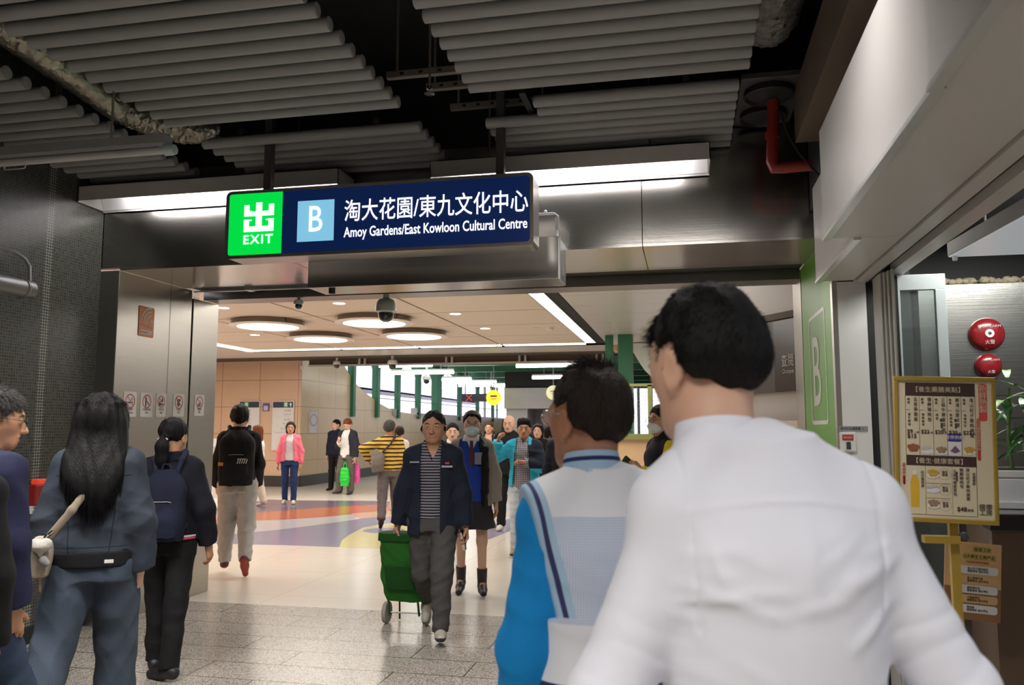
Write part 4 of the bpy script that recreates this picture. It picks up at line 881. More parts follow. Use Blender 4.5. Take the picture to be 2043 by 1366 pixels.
# stones along the top of the steel wall
rnd = random.Random(4); MS = mat('pale_stone', (.42, .36, .24), .8, var=.35, nscale=14, bump=.4)
for k in range(34):
    x = 1.5 + .78 * (k + rnd.uniform(-.2, .2)) / 33; r = rnd.uniform(.018, .034); g = G(); g.ball((x, 5.75 + rnd.uniform(-.02, .03), 2.46 + r * .75), (r * 1.1, r, r * .8), 10, 7)
    g.v = [tuple(Vector(v) + Vector((rnd.uniform(-1, 1), rnd.uniform(-1, 1), rnd.uniform(-1, 1))) * r * .13) for v in g.v]
    thing('stone', g, MS, 'pale rounded stone in the row along the top of the steel shop wall', 'stone', 'stones on the steel wall', smooth=True)
# hanging white light panel
e = empty('suspended_ceiling_board', (1.9, 3.9, 2.40), 'white ceiling panel with a grey edge hanging inside the shop', 'ceiling panel')
p0, p1 = on_z(1893, 513, 2.42), on_z(2043, 432, 2.42)
dv = (p1 - p0).normalized(); q1 = p0 + dv * 2.2
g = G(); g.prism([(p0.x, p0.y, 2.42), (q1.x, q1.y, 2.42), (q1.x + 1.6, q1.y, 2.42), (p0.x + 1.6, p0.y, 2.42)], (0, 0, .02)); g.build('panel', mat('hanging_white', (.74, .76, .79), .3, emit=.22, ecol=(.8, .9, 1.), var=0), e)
g = G(); g.prism([(p0.x - .005, p0.y, 2.425), (q1.x - .005, q1.y, 2.425), (q1.x + .01, q1.y, 2.425), (p0.x + .01, p0.y, 2.425)], (0, 0, .07)); g.box(p0.x, p0.y, 2.425, p0.x + 1.6, p0.y + .012, 2.495); g.build('edge_strip', mat('grey_edge', (.24, .23, .23), .5), e)
g = G(); g.lathe([(.012, 2.395), (.014, 2.42)], (p0.x + .02, p0.y - .03, 0), 12); g.build('sensor', M_WHITE, e)
for x, y in ((p0.x + .15, p0.y - .1), (p0.x + 1.4, p0.y - .1), (p0.x + .4, p0.y - 1.6)): g = G(); g.tube([(x, y, 2.44), (x, y, 2.76)], .005, 6); g.build('wire', M_GREYPL, e)
# counter, planter, bamboo
e = empty('shop_counter', (1.7, 4.3, 0), 'dark brown wooden counter at the bottom right corner', 'counter')
ca, cb = Vector((1.312, 4.05, 0)), Vector((1.2, 2.6, 0))
d2 = Vector((-.12, -1, 0))
pts = [(1.315, 4.06), (2.7, 4.06), (2.7, 4.75), (1.42, 4.75)]
g = G(); g.prism([(x, y, .04) for x, y in pts], (0, 0, 1.04)); g.build('body', mat('brown_wood', (.115, .072, .048), .4, var=.18, nscale=6, stretch=(1, 1, .15)), e)
g = G(); g.prism([(x - .012 if x < 2 else x, y - (.015 if y < 4.5 else 0), 1.08) for x, y in pts], (0, 0, .075)); g.build('counter_top', mat('dark_counter_top', (.035, .030, .028), .12, coat=.4), e, bevel=.004)
e = empty('planter', (1.75, 4.4, 1.155), 'white glossy planter box on the brown counter', 'planter')
g = G(); g.box(1.40, 4.30, 1.156, 2.3, 4.62, 1.30); g.build('box', mat('planter_white', (.78, .80, .82), .15, coat=.5), e, bevel=.01)
g = G(); g.box(1.395, 4.295, 1.30, 2.31, 4.63, 1.335); g.build('rim', M_WHITE, e, bevel=.006)
g = G(); g.box(1.395, 4.285, 1.156, 2.31, 4.30, 1.19); g.build('lower_lip', MATS['planter_white'], e, bevel=.004)
g = G(); g.box(1.42, 4.32, 1.32, 2.28, 4.6, 1.34); g.build('soil', mat('planter_soil', (.05, .04, .03), .9), e)
e = empty('bamboo_plant', (1.55, 4.45, 1.34), 'lucky bamboo with long green leaves in the white planter', 'plant')
MLEAF = [mat('leaf_green', (.055, .20, .05), .35, var=.25), mat('leaf_pale_green', (.22, .42, .10), .35, var=.2)]; MSTEM = mat('stem_green', (.10, .20, .05), .4)
def leaf(g, base, d, L, w, droop, m):
    d = Vector(d).normalized(); side = d.cross(Vector((0, 0, 1))); side = side.normalized() if side.length > .05 else Vector((1, 0, 0)); n = 7; vs = []
    for i in range(n):
        t = i / (n - 1); c = Vector(base) + d * L * t + Vector((0, 0, -droop * L * t * t)); hw = w * math.sin(PI * min(1, .12 + t * .88)) ** .8 if t < 1 else 0
        up = Vector((0, 0, hw * .25)); vs += [tuple(c - side * hw + up), tuple(c), tuple(c + side * hw + up)]
    fs = []
    for i in range(n - 1): b = 3 * i; fs += [(b, b + 1, b + 4, b + 3), (b + 1, b + 2, b + 5, b + 4)]
    g.add(vs, fs, m)
rl = random.Random(11); leaves = 0
for s, (x, y, hgt) in enumerate([(1.52, 4.36, .30), (1.55, 4.44, .40), (1.60, 4.38, .34), (1.66, 4.44, .30), (1.74, 4.42, .38)]):
    g = G(); g.tube([(x, y, 1.33), (x - .01, y, 1.33 + hgt * .5), (x + .005, y, 1.33 + hgt)], .008, 8); g.build('stem', MSTEM, e, smooth=True)
    for k in range(9):
        z = 1.36 + hgt * (.15 + .9 * k / 8); a = k * 2.4 + s; el = rl.uniform(.1, .9)
        g = G(); leaf(g, (x, y, z), (math.cos(a), math.sin(a) * .7, el), rl.uniform(.15, .24), rl.uniform(.014, .023), rl.uniform(.2, .9), 0)
        g.build('leaf', MLEAF[1 if k > 6 else 0], e, smooth=True)

# menu stand
MY = 3.8
tl, tr, br_, bl = [on_y(*q, MY) for q in ((1766, 758), (1966, 745), (1994, 1057), (1787, 1030))]
U = ((tr - tl) + (br_ - bl)).normalized(); Vv = ((tl - bl) + (tr - br_)).normalized()
cen = (tl + tr + br_ + bl) / 4; Wm = ((tr - tl).length + (br_ - bl).length) / 2; Hm = ((tl - bl).length + (tr - br_).length) / 2
e = empty('menu_stand', (cen.x, MY, 0), 'tilted gold framed menu board with prices on a stand at the shop front', 'menu board')
# small lean to the right and back, as in the photograph
FMN = frame_m(cen - U * Wm / 2 - Vv * Hm / 2, U, Vv)
M_GOLD = mat('gold_frame', (.46, .31, .055), .35, .35, var=.1); M_PAPER = mat('menu_paper', (.68, .59, .42), .5, var=.06, nscale=5); M_MBROWN = mat('menu_brown', (.055, .028, .022), .5); M_MRED = mat('menu_red', (.62, .07, .06), .5); M_MINK = mat('menu_ink', (.10, .075, .055), .6); M_MPALE = mat('menu_pale_letter', (.62, .52, .36), .5); M_MBLUE = mat('menu_blue', (.04, .04, .22), .5)
def mg(): return G(FMN)
def rect(g, u0, v0, u1, v1, z=.001, m=None): return g.box(u0 * Wm, v0 * Hm, 0, u1 * Wm, v1 * Hm, z, m)
g = mg(); g.box(0, 0, -.02, Wm, Hm, -.001); g.build('back_board', M_GOLD, e)
g = mg(); f = .02
g.box(0, 0, -.02, Wm, f, .008); g.box(0, Hm - f, -.02, Wm, Hm, .008); g.box(0, f, -.02, f * .8, Hm - f, .008); g.box(Wm - f * .8, f, -.02, Wm, Hm - f, .008); g.build('frame', M_GOLD, e, bevel=.003)
g = mg(); g.box(f * .8, f, -.002, Wm - f * .8, Hm - f, 0); g.build('paper', M_PAPER, e)
g = mg(); rect(g, .115, .865, .80, .955); g.build('header_band', M_MBROWN, e)
g = mg(); rect(g, .115, .385, .80, .455); g.build('header_band', M_MBROWN, e)
lettering('【養生藥膳美點】', FMN, .026, M_MPALE, e, Wm * .44, Hm * .895, 'CENTER'); lettering('【養生·健康套餐】', FMN, .026, M_MPALE, e, Wm * .44, Hm * .403, 'CENTER')
def vert(t, size, u, v, m, sx=1., line=1.02): return lettering('\n'.join(t), FMN, size, m, e, Wm * u, Hm * v, 'CENTER', sx=sx, line=line, name='lettering')
cols = [('五香茶葉蛋', '養生靚湯', '$9', .115), ('健脾豬肉包', '健脾開胃', '$22', .252), ('三菇牛蒡素菜包', '補益', '$20', .389), ('鮮淮山紫米糉', '健脾養胃', '$30', .526), ('淮山杞子豬肉燒賣', '滋補明目', '$22', .663)]
g = mg()
for k in range(6): u = .115 + .137 * k; rect(g, u - .002, .455, u + .002, .865, .0006)
for k in range(5): u = .115 + .137 * k; rect(g, u + .005, .765, u + .045, .768, .0006)
rect(g, .115, .05, .80, .053, .0006); rect(g, .30, .053, .303, .385, .0006); rect(g, .795, .053, .80, .385, .0006); rect(g, .56, .06, .562, .38, .0006); rect(g, .31, .265, .55, .267, .0006); rect(g, .31, .165, .55, .167, .0006)
g.build('rule_lines', M_MINK, e)
for t, s_, pr, u in cols:
    vert(t, .0185, u + .10, .83, M_MINK, line=1.15, sx=.9); vert(s_, .011, u + .035, .73, M_MINK, line=1.3); vert('精選', .011, u + .03, .835, M_MINK, line=1.25)
    lettering(pr, FMN, .023, M_MBROWN, e, Wm * (u + .012), Hm * .605, sx=.95, bold=.0003)
    lettering('/一隻', FMN, .010, M_MINK, e, Wm * (u + .085), Hm * .607, sx=.8)
lettering('$15', FMN, .026, M_MBROWN, e, Wm * .127, Hm * .572, sx=.95, bold=.0004)
g = mg(); rect(g, .455, .69, .475, .71); rect(g, .46, .645, .48, .68); rect(g, .595, .69, .615, .71); rect(g, .60, .645, .62, .68); rect(g, .455 + .14, .33, .475 + .14, .35); rect(g, .60, .285, .615, .325); g.build('dark_tags', M_INK, e)
def stamp(u0, v0, u1, v1, m, nm='red_stamp'):
    g = mg(); g.prism([(x, y, 0) for x, y in rrect(u0 * Wm, u1 * Wm, v0 * Hm, v1 * Hm, .008)], (0, 0, .001)); return g.build(nm, m, e)
stamp(.835, .70, .915, .955, M_MRED); vert('新鮮熱製', .033, .875, .905, M_MPALE, line=.9)
stamp(.81, .43, .845, .72, M_MRED); vert('以上可轉養生套餐需另加', .012, .828, .70, M_MPALE)
stamp(.075, .25, .105, .40, M_MRED); vert('可轉套餐', .014, .09, .38, M_MPALE)
stamp(.525, .555, .66, .61, M_MBLUE, 'blue_notice'); lettering('暫停供應', FMN, .018, M_ST, e, Wm * .592, Hm * .573, 'CENTER')
g = mg(); rect(g, .53, .46, .66, .553); g.build('notice_paper', M_ST, e)
# printed dishes: plates with food
MFOOD = [mat('food_brown_egg', (.30, .10, .055), .5, var=.3, nscale=60), mat('food_bun', (.52, .49, .40), .6, var=.25, nscale=90), mat('food_brown_bun', (.32, .21, .13), .6, var=.4, nscale=90), mat('food_purple_rice', (.16, .09, .17), .5, var=.4, nscale=120), mat('food_yellow_dumpling', (.55, .33, .05), .5, var=.4, nscale=90)]
def dish(u, v, kind, s=1., plate=True):
    c = FMN @ Vector((u * Wm, v * Hm, .001)); Mx = FMN @ Matrix.Translation((u * Wm, v * Hm, .0012))
    if plate:
        g = G(Mx); g.ball((0, -.010 * s, 0), (.024 * s, .012 * s, .0006), 20, 6); g.build('printed_plate', M_ST, e)
    r2 = random.Random(kind * 7 + 1); g = G(Mx)
    if kind == 3: g.poly([(-.019 * s, -.008 * s, .001), (.0, -.016 * s, .001), (.02 * s, -.007 * s, .001), (.001, .016 * s, .001)])
    else:
        for k in range(5 if kind != 1 else 2):
            a, b = [(-.012, .004), (.0, .007), (.012, .004), (-.006, -.006), (.007, -.005)][k]
            g.ball((a * s, b * s, .0004 + k * .0001), ((.009 if kind != 1 else .015) * s, (.0085 if kind != 1 else .009) * s, .0006), 16, 6)
    g.build('printed_food', MFOOD[kind], e)
dish(.185, .505, 0, 1.15, False); dish(.325, .497, 1); dish(.462, .495, 2); dish(.595, .502, 3, 1., False); dish(.733, .50, 4)
dish(.375, .335, 4, 1.05); dish(.375, .235, 1, 1.05); dish(.375, .13, 2, 1.05)
for v in (.33, .225, .12):
    g = mg(); vs, fs = [], []
    for k in range(24):
        t = 2 * PI * k / 24
        for r in (.024, .0232): vs.append((.49 * Wm + r * math.cos(t), v * Hm + r * math.sin(t), .0008))
    for k in range(0, 24): q = (k + 1) % 24; fs.append((2 * k, 2 * k + 1, 2 * q + 1, 2 * q))
    g.add(vs, fs); g.build('printed_ring', M_MINK, e)
    lettering('養生\n套餐', FMN, .012, M_MINK, e, Wm * .49, Hm * (v + .008), 'CENTER')
g = mg(); g.prism([(.155 * Wm, .10 * Hm, 0), (.235 * Wm, .10 * Hm, 0), (.24 * Wm, .27 * Hm, 0), (.215 * Wm, .32 * Hm, 0), (.175 * Wm, .32 * Hm, 0), (.15 * Wm, .27 * Hm, 0)], (0, 0, .0006)); g.build('printed_bottle', mat('juice_yellow', (.68, .42, .03), .5), e)
g = mg(); rect(g, .175, .32, .215, .35); g.build('printed_bottle_cap', M_ST, e)
vert('杞子菊花茶', .014, .27, .33, M_MINK); vert('三菇牛蒡素菜包', .0145, .585, .345, M_MINK, line=1.1); vert('健脾豬肉包', .0155, .65, .355, M_MINK, line=1.1); vert('淮山杞子豬肉燒賣', .0155, .71, .355, M_MINK, line=1.1); vert('任選兩款', .013, .77, .33, M_MINK)
lettering('$48', FMN, .026, M_MBROWN, e, Wm * .60, Hm * .085, sx=.95, bold=.0004); lettering('套餐', FMN, .012, M_MINK, e, Wm * .70, Hm * .087)
lettering('健康\n工房', FMN, .026, M_MINK, e, Wm * .875, Hm * .105, 'CENTER', line=.9)
g = G(); pb = cen - Vv * Hm / 2; g.box(pb.x + .015, MY + .02, .05, pb.x + .05, MY + .05, pb.z + .2); g.build('post', M_GOLD, e)
g = G(); g.box(pb.x - .09, MY - .0, pb.z - .085, pb.x + .05, MY + .05, pb.z - .055); g.build('cross_bar', M_GOLD, e)
g = G(); g.box(pb.x - .16, MY - .16, .0, pb.x + .2, MY + .2, .05); g.build('base_plate', M_GOLD, e)
g = G(); g.lathe([(.0, -.03), (.016, -.028), (.018, -.01), (.012, 0)], (pb.x + .068, MY + .035, pb.z - .055), 14, 'Y'); g.build('clamp_knob', M_INK, e)
# poster below
PY = 3.98
a, b, c_ = on_y(1888, 1078, PY), on_y(1985, 1087, PY), on_y(1996, 1243, PY)
Up = (b - a).normalized(); Vp = (b - c_).normalized(); Hp = (b - c_).length; Wp = .225
FP = frame_m(b - Up * Wp - Vp * Hp, Up, Vp)
e = empty('product_poster', b, 'small tan and brown product poster hung below the menu board', 'poster')
g = G(FP); g.box(0, 0, -.006, Wp, Hp, 0); g.build('sheet', mat('poster_tan', (.64, .40, .19), .45, var=.1, nscale=9), e)
g = G(FP); g.box(0, 0, 0, Wp, Hp * .42, .0008); g.build('brown_half', mat('poster_brown', (.27, .13, .05), .5), e)
M_PG = mat('poster_gold', (.50, .38, .10), .4)
g = G(FP); g.box(.11, Hp * .875, 0, .185, Hp * .955, .001); g.box(.075, Hp * .775, 0, .205, Hp * .86, .001); g.build('gold_panel', M_PG, e)
lettering('健康工房', FP, .019, M_MINK, e, .115, Hp * .895, sx=.9); lettering('10大养生王牌产品', FP, .018, M_MBROWN, e, .07, Hp * .80, sx=.9); lettering('天然食材呵护健康', FP, .012, M_MRED, e, .085, Hp * .735, sx=.95)
for k, (m, t) in enumerate(((M_ST, '淮山杞子猪肉烧卖'), (mat('poster_peach', (.66, .42, .20), .5), '鲜上清茶叶蛋'), (M_ST, '健脾猪肉包'), (MATS['poster_peach'], '三菇素菜包'), (M_ST, '紫米粽'))):
    v0 = Hp * (.595 - .125 * k); g = G(FP); g.prism([(x, y, .0008) for x, y in rrect(.03, .212, v0, v0 + Hp * .105, .012)], (0, 0, .0008)); g.build('text_box', m, e)
    lettering(t + '\n健康美味 滋补养生', FP, .0115, M_MINK, e, .09, v0 + Hp * .06, sx=.9, lift=.003)
for x in (.05, .18): g = G(FP); g.tube([(x, Hp, -.003), (x, Hp + .02, -.003)], .002, 6); g.build('hook', M_GREYPL, e)
p = on_y(1803, 1180, 4.9); q = on_y(1782, 1208, 4.9)
e = empty('orange_sticker', p, 'orange sticker low on the folded shop door behind the elbow', 'sticker')
g = G(); g.box(q.x, 4.88, q.z, q.x + .16, 4.885, q.z + .15); g.build('panel', mat('sticker_orange', (.70, .16, .06), .5), e)
g = G(); g.box(q.x + .022, 4.876, q.z + .035, q.x + .14, 4.881, q.z + .14); g.build('white_area', M_ST, e)
lettering('優惠', frame_m((0, 4.876, 0), (1, 0, 0), (0, 0, 1)), .035, M_RED, e, q.x + .04, q.z + .07)

# ================================================================== people: a small distance-field sculpting kit
def S8(r, g, b):
    f = lambda c: (c / 255 / 12.92) if c <= 10 else ((c / 255 + .055) / 1.055) ** 2.4
    return (f(r), f(g), f(b))
F32 = np.float32
def V(*a): return np.array(a, dtype=F32)
def nrm(v): v = np.asarray(v, F32); return v / max(1e-9, float(np.linalg.norm(v)))
class Sculpt:
    def __init__(s): s.ops = []
    def put(s, fn, lo, hi, k=.02, op='u'): s.ops.append((fn, np.asarray(lo, F32), np.asarray(hi, F32), k, op)); return s
    def cap(s, a, b, ra, rb, k=.02, op='u', flat=None, f=1.6, cut0=False, cut1=False):
        a, b = np.asarray(a, F32), np.asarray(b, F32); ba = b - a; L2 = float(ba @ ba) + 1e-12; L = math.sqrt(L2); n = None if flat is None else nrm(flat); u = ba / L
        def fn(p):
            q = p - a; t = np.clip((q @ ba) / L2, 0, 1); r = ra + (rb - ra) * t; o = q - t[:, None] * ba
            if n is not None:
                c = o @ n; d = np.sqrt(np.maximum((o * o).sum(1) + (f * f - 1) * c * c, 0)) - r; d = d / math.sqrt(f)
            else: d = np.sqrt((o * o).sum(1)) - r
            if cut1: d = np.maximum(d, (p - b) @ u)
            if cut0: d = np.maximum(d, -((p - a) @ u))
            return d
        m = max(ra, rb); return s.put(fn, np.minimum(a, b) - m, np.maximum(a, b) + m, k, op)
    def chain(s, pts, rs, k=.02, op='u', **kw):
        for i in range(len(pts) - 1): s.cap(pts[i], pts[i + 1], rs[i], rs[i + 1], k, op, **kw)
        return s
    def ell(s, c, r, k=.02, op='u', R=None):
        c, r = np.asarray(c, F32), np.asarray(r, F32)
        def fn(p):
            q = p - c
            if R is not None: q = q @ R
            k0 = np.sqrt(((q / r) ** 2).sum(1)); k1 = np.sqrt(((q / (r * r)) ** 2).sum(1)) + 1e-9
            return k0 * (k0 - 1) / k1
        m = float(r.max()); e = r if R is None else np.array([m, m, m]); return s.put(fn, c - e, c + e, k, op)
    def loft(s, sec, k=.03, op='u', e=2.3, z0=None, z1=None):
        """sec rows: z, centre x, centre y, half width, half depth"""
        A = np.array(sec, float); z = A[:, 0]; zz = np.linspace(z[0], z[-1], 80); C = []
        for j in range(1, 5):      # smooth interpolation between the sections
            y = A[:, j]; dm = np.gradient(y, z); i = np.clip(np.searchsorted(z, zz) - 1, 0, len(z) - 2); hh = z[i + 1] - z[i]; t = (zz - z[i]) / hh
            C.append((2 * t**3 - 3 * t**2 + 1) * y[i] + (t**3 - 2 * t**2 + t) * hh * dm[i] + (-2 * t**3 + 3 * t**2) * y[i + 1] + (t**3 - t**2) * hh * dm[i + 1])
        za, zb = (z[0] if z0 is None else z0), (z[-1] if z1 is None else z1)
        def fn(p):
            Z = p[:, 2]; cx, cy, rx, ry = [np.interp(Z, zz, c).astype(F32) for c in C]; rx = np.maximum(rx, .004); ry = np.maximum(ry, .004)
            u = np.abs((p[:, 0] - cx) / rx); w = np.abs((p[:, 1] - cy) / ry); q = (u ** e + w ** e) ** (1 / e)
            ang = np.sqrt((p[:, 0] - cx) ** 2 + (p[:, 1] - cy) ** 2) + 1e-6
            d = (q - 1) * np.minimum(ang / np.maximum(q, .3), np.maximum(rx, ry))
            return np.maximum(np.maximum(d, za - Z), Z - zb)
        mx = max(C[2].max(), 0) + abs(A[:, 1]).max(); my = C[3].max() + abs(A[:, 2]).max()
        return s.put(fn, (-mx, -my, za), (mx, my, zb), k, op)
    def half(s, pt, n, k=.0, lo=None, hi=None):
        """keep only the side of a plane that its normal points away from"""
        pt, n = np.asarray(pt, F32), nrm(n)
        return s.put(lambda p: (p - pt) @ n, (-9, -9, -9) if lo is None else lo, (9, 9, 9) if hi is None else hi, k, 'i')
    def disp(s, fn): return s.put(fn, (-9, -9, -9), (9, 9, 9), 0, 'd')
    def cutfn(s, fn, lo=(-9, -9, -9), hi=(9, 9, 9), k=.004): return s.put(fn, lo, hi, k, 's')
    def __call__(s, p, mg=.09):
        d = np.full(len(p), 1.0, F32)
        for fn, lo, hi, k, op in s.ops:
            if hi[0] > 8: m = None; q = p
            else:
                m = np.nonzero(((p > lo - mg - k) & (p < hi + mg + k)).all(1))[0]
                if len(m) == 0: continue
                q = p[m]
            v = fn(q).astype(F32); c = d if m is None else d[m]
            if op == 'u':
                if k > 0: h = np.maximum(k - np.abs(c - v), 0) / k; r = np.minimum(c, v) - h * h * k * .25
                else: r = np.minimum(c, v)
            elif op == 's':
                v = -v
                if k > 0: h = np.maximum(k - np.abs(c - v), 0) / k; r = np.maximum(c, v) + h * h * k * .25
                else: r = np.maximum(c, v)
            elif op == 'i':
                r = np.maximum(c, v)
                if k > 0: h = np.maximum(k - np.abs(c - v), 0) / k; r = r + h * h * k * .25
            else: r = c + v
            if m is None: d = r
            else: d[m] = r
        return d
    def bounds(s):
        L = [o for o in s.ops if o[4] == 'u']; return np.min([o[1] for o in L], 0), np.max([o[2] for o in L], 0)
    def polygons(s, h):
        """surface net of the field: (points, quads)"""
        lo, hi = s.bounds(); lo = lo - 6 * h; n = np.ceil((hi + 6 * h - lo) / (4 * h)).astype(int); N = n * 4
        ax = [lo[i] + (np.arange(n[i]) + .5) * 4 * h - .5 * h for i in range(3)]
        cp = np.stack(np.meshgrid(*ax, indexing='ij'), -1).reshape(-1, 3).astype(F32); cd = s(cp, .09 + 6 * h)
        act = np.abs(cd) < 4 * h * 1.9 + .006
        D = np.where(cd < 0, F32(-1), F32(1)).reshape(n); D = np.repeat(np.repeat(np.repeat(D, 4, 0), 4, 1), 4, 2)
        ci = np.stack(np.unravel_index(np.nonzero(act)[0], n), -1) * 4
        off = np.stack(np.meshgrid(*[np.arange(4)] * 3, indexing='ij'), -1).reshape(-1, 3)
        idx = (ci[:, None, :] + off[None]).reshape(-1, 3); fp = (lo + idx * h).astype(F32)
        D[idx[:, 0], idx[:, 1], idx[:, 2]] = s(fp)
        neg = D < 0; cnt = np.zeros(np.array(D.shape) - 1, np.uint8); sl = (slice(None, -1), slice(1, None))
        for i in (0, 1):
            for j in (0, 1):
                for k in (0, 1): cnt += neg[sl[i], sl[j], sl[k]]
        cells = np.stack(np.nonzero((cnt > 0) & (cnt < 8)), -1); M = len(cells); acc = np.zeros((M, 3)); num = np.zeros(M)
        ve = np.full(cnt.shape, -1, np.int32); ve[cells[:, 0], cells[:, 1], cells[:, 2]] = np.arange(M)
        for axis in range(3):
            o1, o2 = [a for a in range(3) if a != axis]
            for p_ in (0, 1):
                for q_ in (0, 1):
                    A = cells.copy(); A[:, o1] += p_; A[:, o2] += q_; B = A.copy(); B[:, axis] += 1
                    da, db = D[A[:, 0], A[:, 1], A[:, 2]], D[B[:, 0], B[:, 1], B[:, 2]]; m = (da < 0) != (db < 0)
                    t = np.where(m, da / np.where(m, da - db, 1), 0); pos = (A - cells).astype(float); pos[:, axis] += t
                    acc += pos * m[:, None]; num += m
        pts = lo + (cells + acc / np.maximum(num, 1)[:, None]) * h
        quads = []
        for axis in range(3):
            o1, o2 = [(1, 2), (2, 0), (0, 1)][axis]
            a = [slice(None)] * 3; b = [slice(None)] * 3; a[axis] = slice(None, -1); b[axis] = slice(1, None)
            x = neg[tuple(a)] != neg[tuple(b)]; E = np.stack(np.nonzero(x), -1)
            E = E[(E[:, o1] > 0) & (E[:, o2] > 0) & (E[:, o1] < D.shape[o1] - 1) & (E[:, o2] < D.shape[o2] - 1)]
            inside = neg[E[:, 0], E[:, 1], E[:, 2]]
            def vi(d1, d2): C = E.copy(); C[:, o1] -= d1; C[:, o2] -= d2; return ve[C[:, 0], C[:, 1], C[:, 2]]
            q = np.stack([vi(1, 1), vi(0, 1), vi(0, 0), vi(1, 0)], -1); q[~inside] = q[~inside][:, ::-1]; quads.append(q)
        q = np.concatenate(quads); q = q[(q >= 0).all(1)]
        return pts, q
def np_mesh(name, pts, quads, mats, parent, region=None, extra=None):
    me = bpy.data.meshes.new(name); nv, nq = len(pts), len(quads)
    me.vertices.add(nv); me.vertices.foreach_set('co', np.ascontiguousarray(pts, F32).ravel())
    me.loops.add(nq * 4); me.loops.foreach_set('vertex_index', np.ascontiguousarray(quads, np.int32).ravel())
    me.polygons.add(nq); me.polygons.foreach_set('loop_start', np.arange(nq, dtype=np.int32) * 4)
    me.polygons.foreach_set('use_smooth', np.ones(nq, bool))
    mats = mats if isinstance(mats, (list, tuple)) else [mats]
    for m in mats: me.materials.append(m)
    if region is not None and nq:
        c = pts[quads].mean(1); me.polygons.foreach_set('material_index', region(c).astype(np.int32))
    me.update(calc_edges=True); me.validate()
    o = bpy.data.objects.new(name, me); COL.objects.link(o)
    if parent is not None: o.parent = parent
    return o
def sculpted(name, S, h, mats, parent, region=None, scale=1.):
    p, q = S.polygons(h)
    reg = None if region is None else (lambda c: region(c / scale))
    return np_mesh(name, p * scale, q, mats, parent, reg)
def folds(seed, amp, wl=.11, n=5, stretch=(1, 1, 1)):
    """cloth unevenness: a few bent sine ridges"""
    r = np.random.RandomState(seed); K = r.normal(size=(n, 3)); K /= np.linalg.norm(K, axis=1)[:, None]; K *= (2 * PI / (wl * r.uniform(.6, 1.7, n)))[:, None] * np.array(stretch); ph = r.uniform(0, 6.28, n); K = K.astype(F32)
    def fn(p):
        d = np.zeros(len(p), F32); w = np.sin(p @ (K[0] * .37) + 1.3) * 1.1
        for i in range(n): d += np.abs(np.sin(p @ K[i] * .5 + ph[i] + w * (.6 + .2 * i))).astype(F32) - .62
        return d * (amp / math.sqrt(n))
    return fn
def rotz(a): a = math.radians(a); return np.array([[math.cos(a), -math.sin(a), 0], [math.sin(a), math.cos(a), 0], [0, 0, 1]], F32)
def rotx(a): a = math.radians(a); return np.array([[1, 0, 0], [0, math.cos(a), -math.sin(a)], [0, math.sin(a), math.cos(a)]], F32)
def roty(a): a = math.radians(a); return np.array([[math.cos(a), 0, math.sin(a)], [0, 1, 0], [-math.sin(a), 0, math.cos(a)]], F32)

SKIN = {}
def skin(name, c): return mat('skin_' + name, c, .48, var=.07, nscale=30, spec=.4)
SK_TAN = skin('tan', S8(176, 128, 100)); SK_LIGHT = skin('light', S8(214, 170, 146)); SK_MID = skin('mid', S8(196, 146, 116)); SK_DEEP = skin('deep', S8(164, 116, 90))
def hairm(name, c, var=.35): return mat('hair_' + name, c, .55, var=var, nscale=9, stretch=(28, 28, 2.2), bump=.5, bscale=8, spec=.16)
H_BLACK = hairm('black', (.008, .0075, .008)); H_DBROWN = hairm('dark_brown', (.022, .015, .011)); H_GREY = hairm('grey_black', (.075, .072, .07), .5); H_AUBURN = hairm('auburn', (.16, .055, .022)); H_BROWN = hairm('brown', (.06, .03, .016))
def cloth(name, c, rough=.85, var=.1, bump=.25, bs=220., ns=5., sheen=0.): return mat('cloth_' + name, c, rough, var=var, nscale=ns, bump=bump, bscale=bs, spec=.25, sheen=sheen)
M_EYEW = mat('eye_white', (.60, .57, .54), .25, var=.02); M_IRIS = mat('eye_dark', (.012, .008, .006), .15); M_LIPS = mat('lips', (.30, .135, .105), .5)

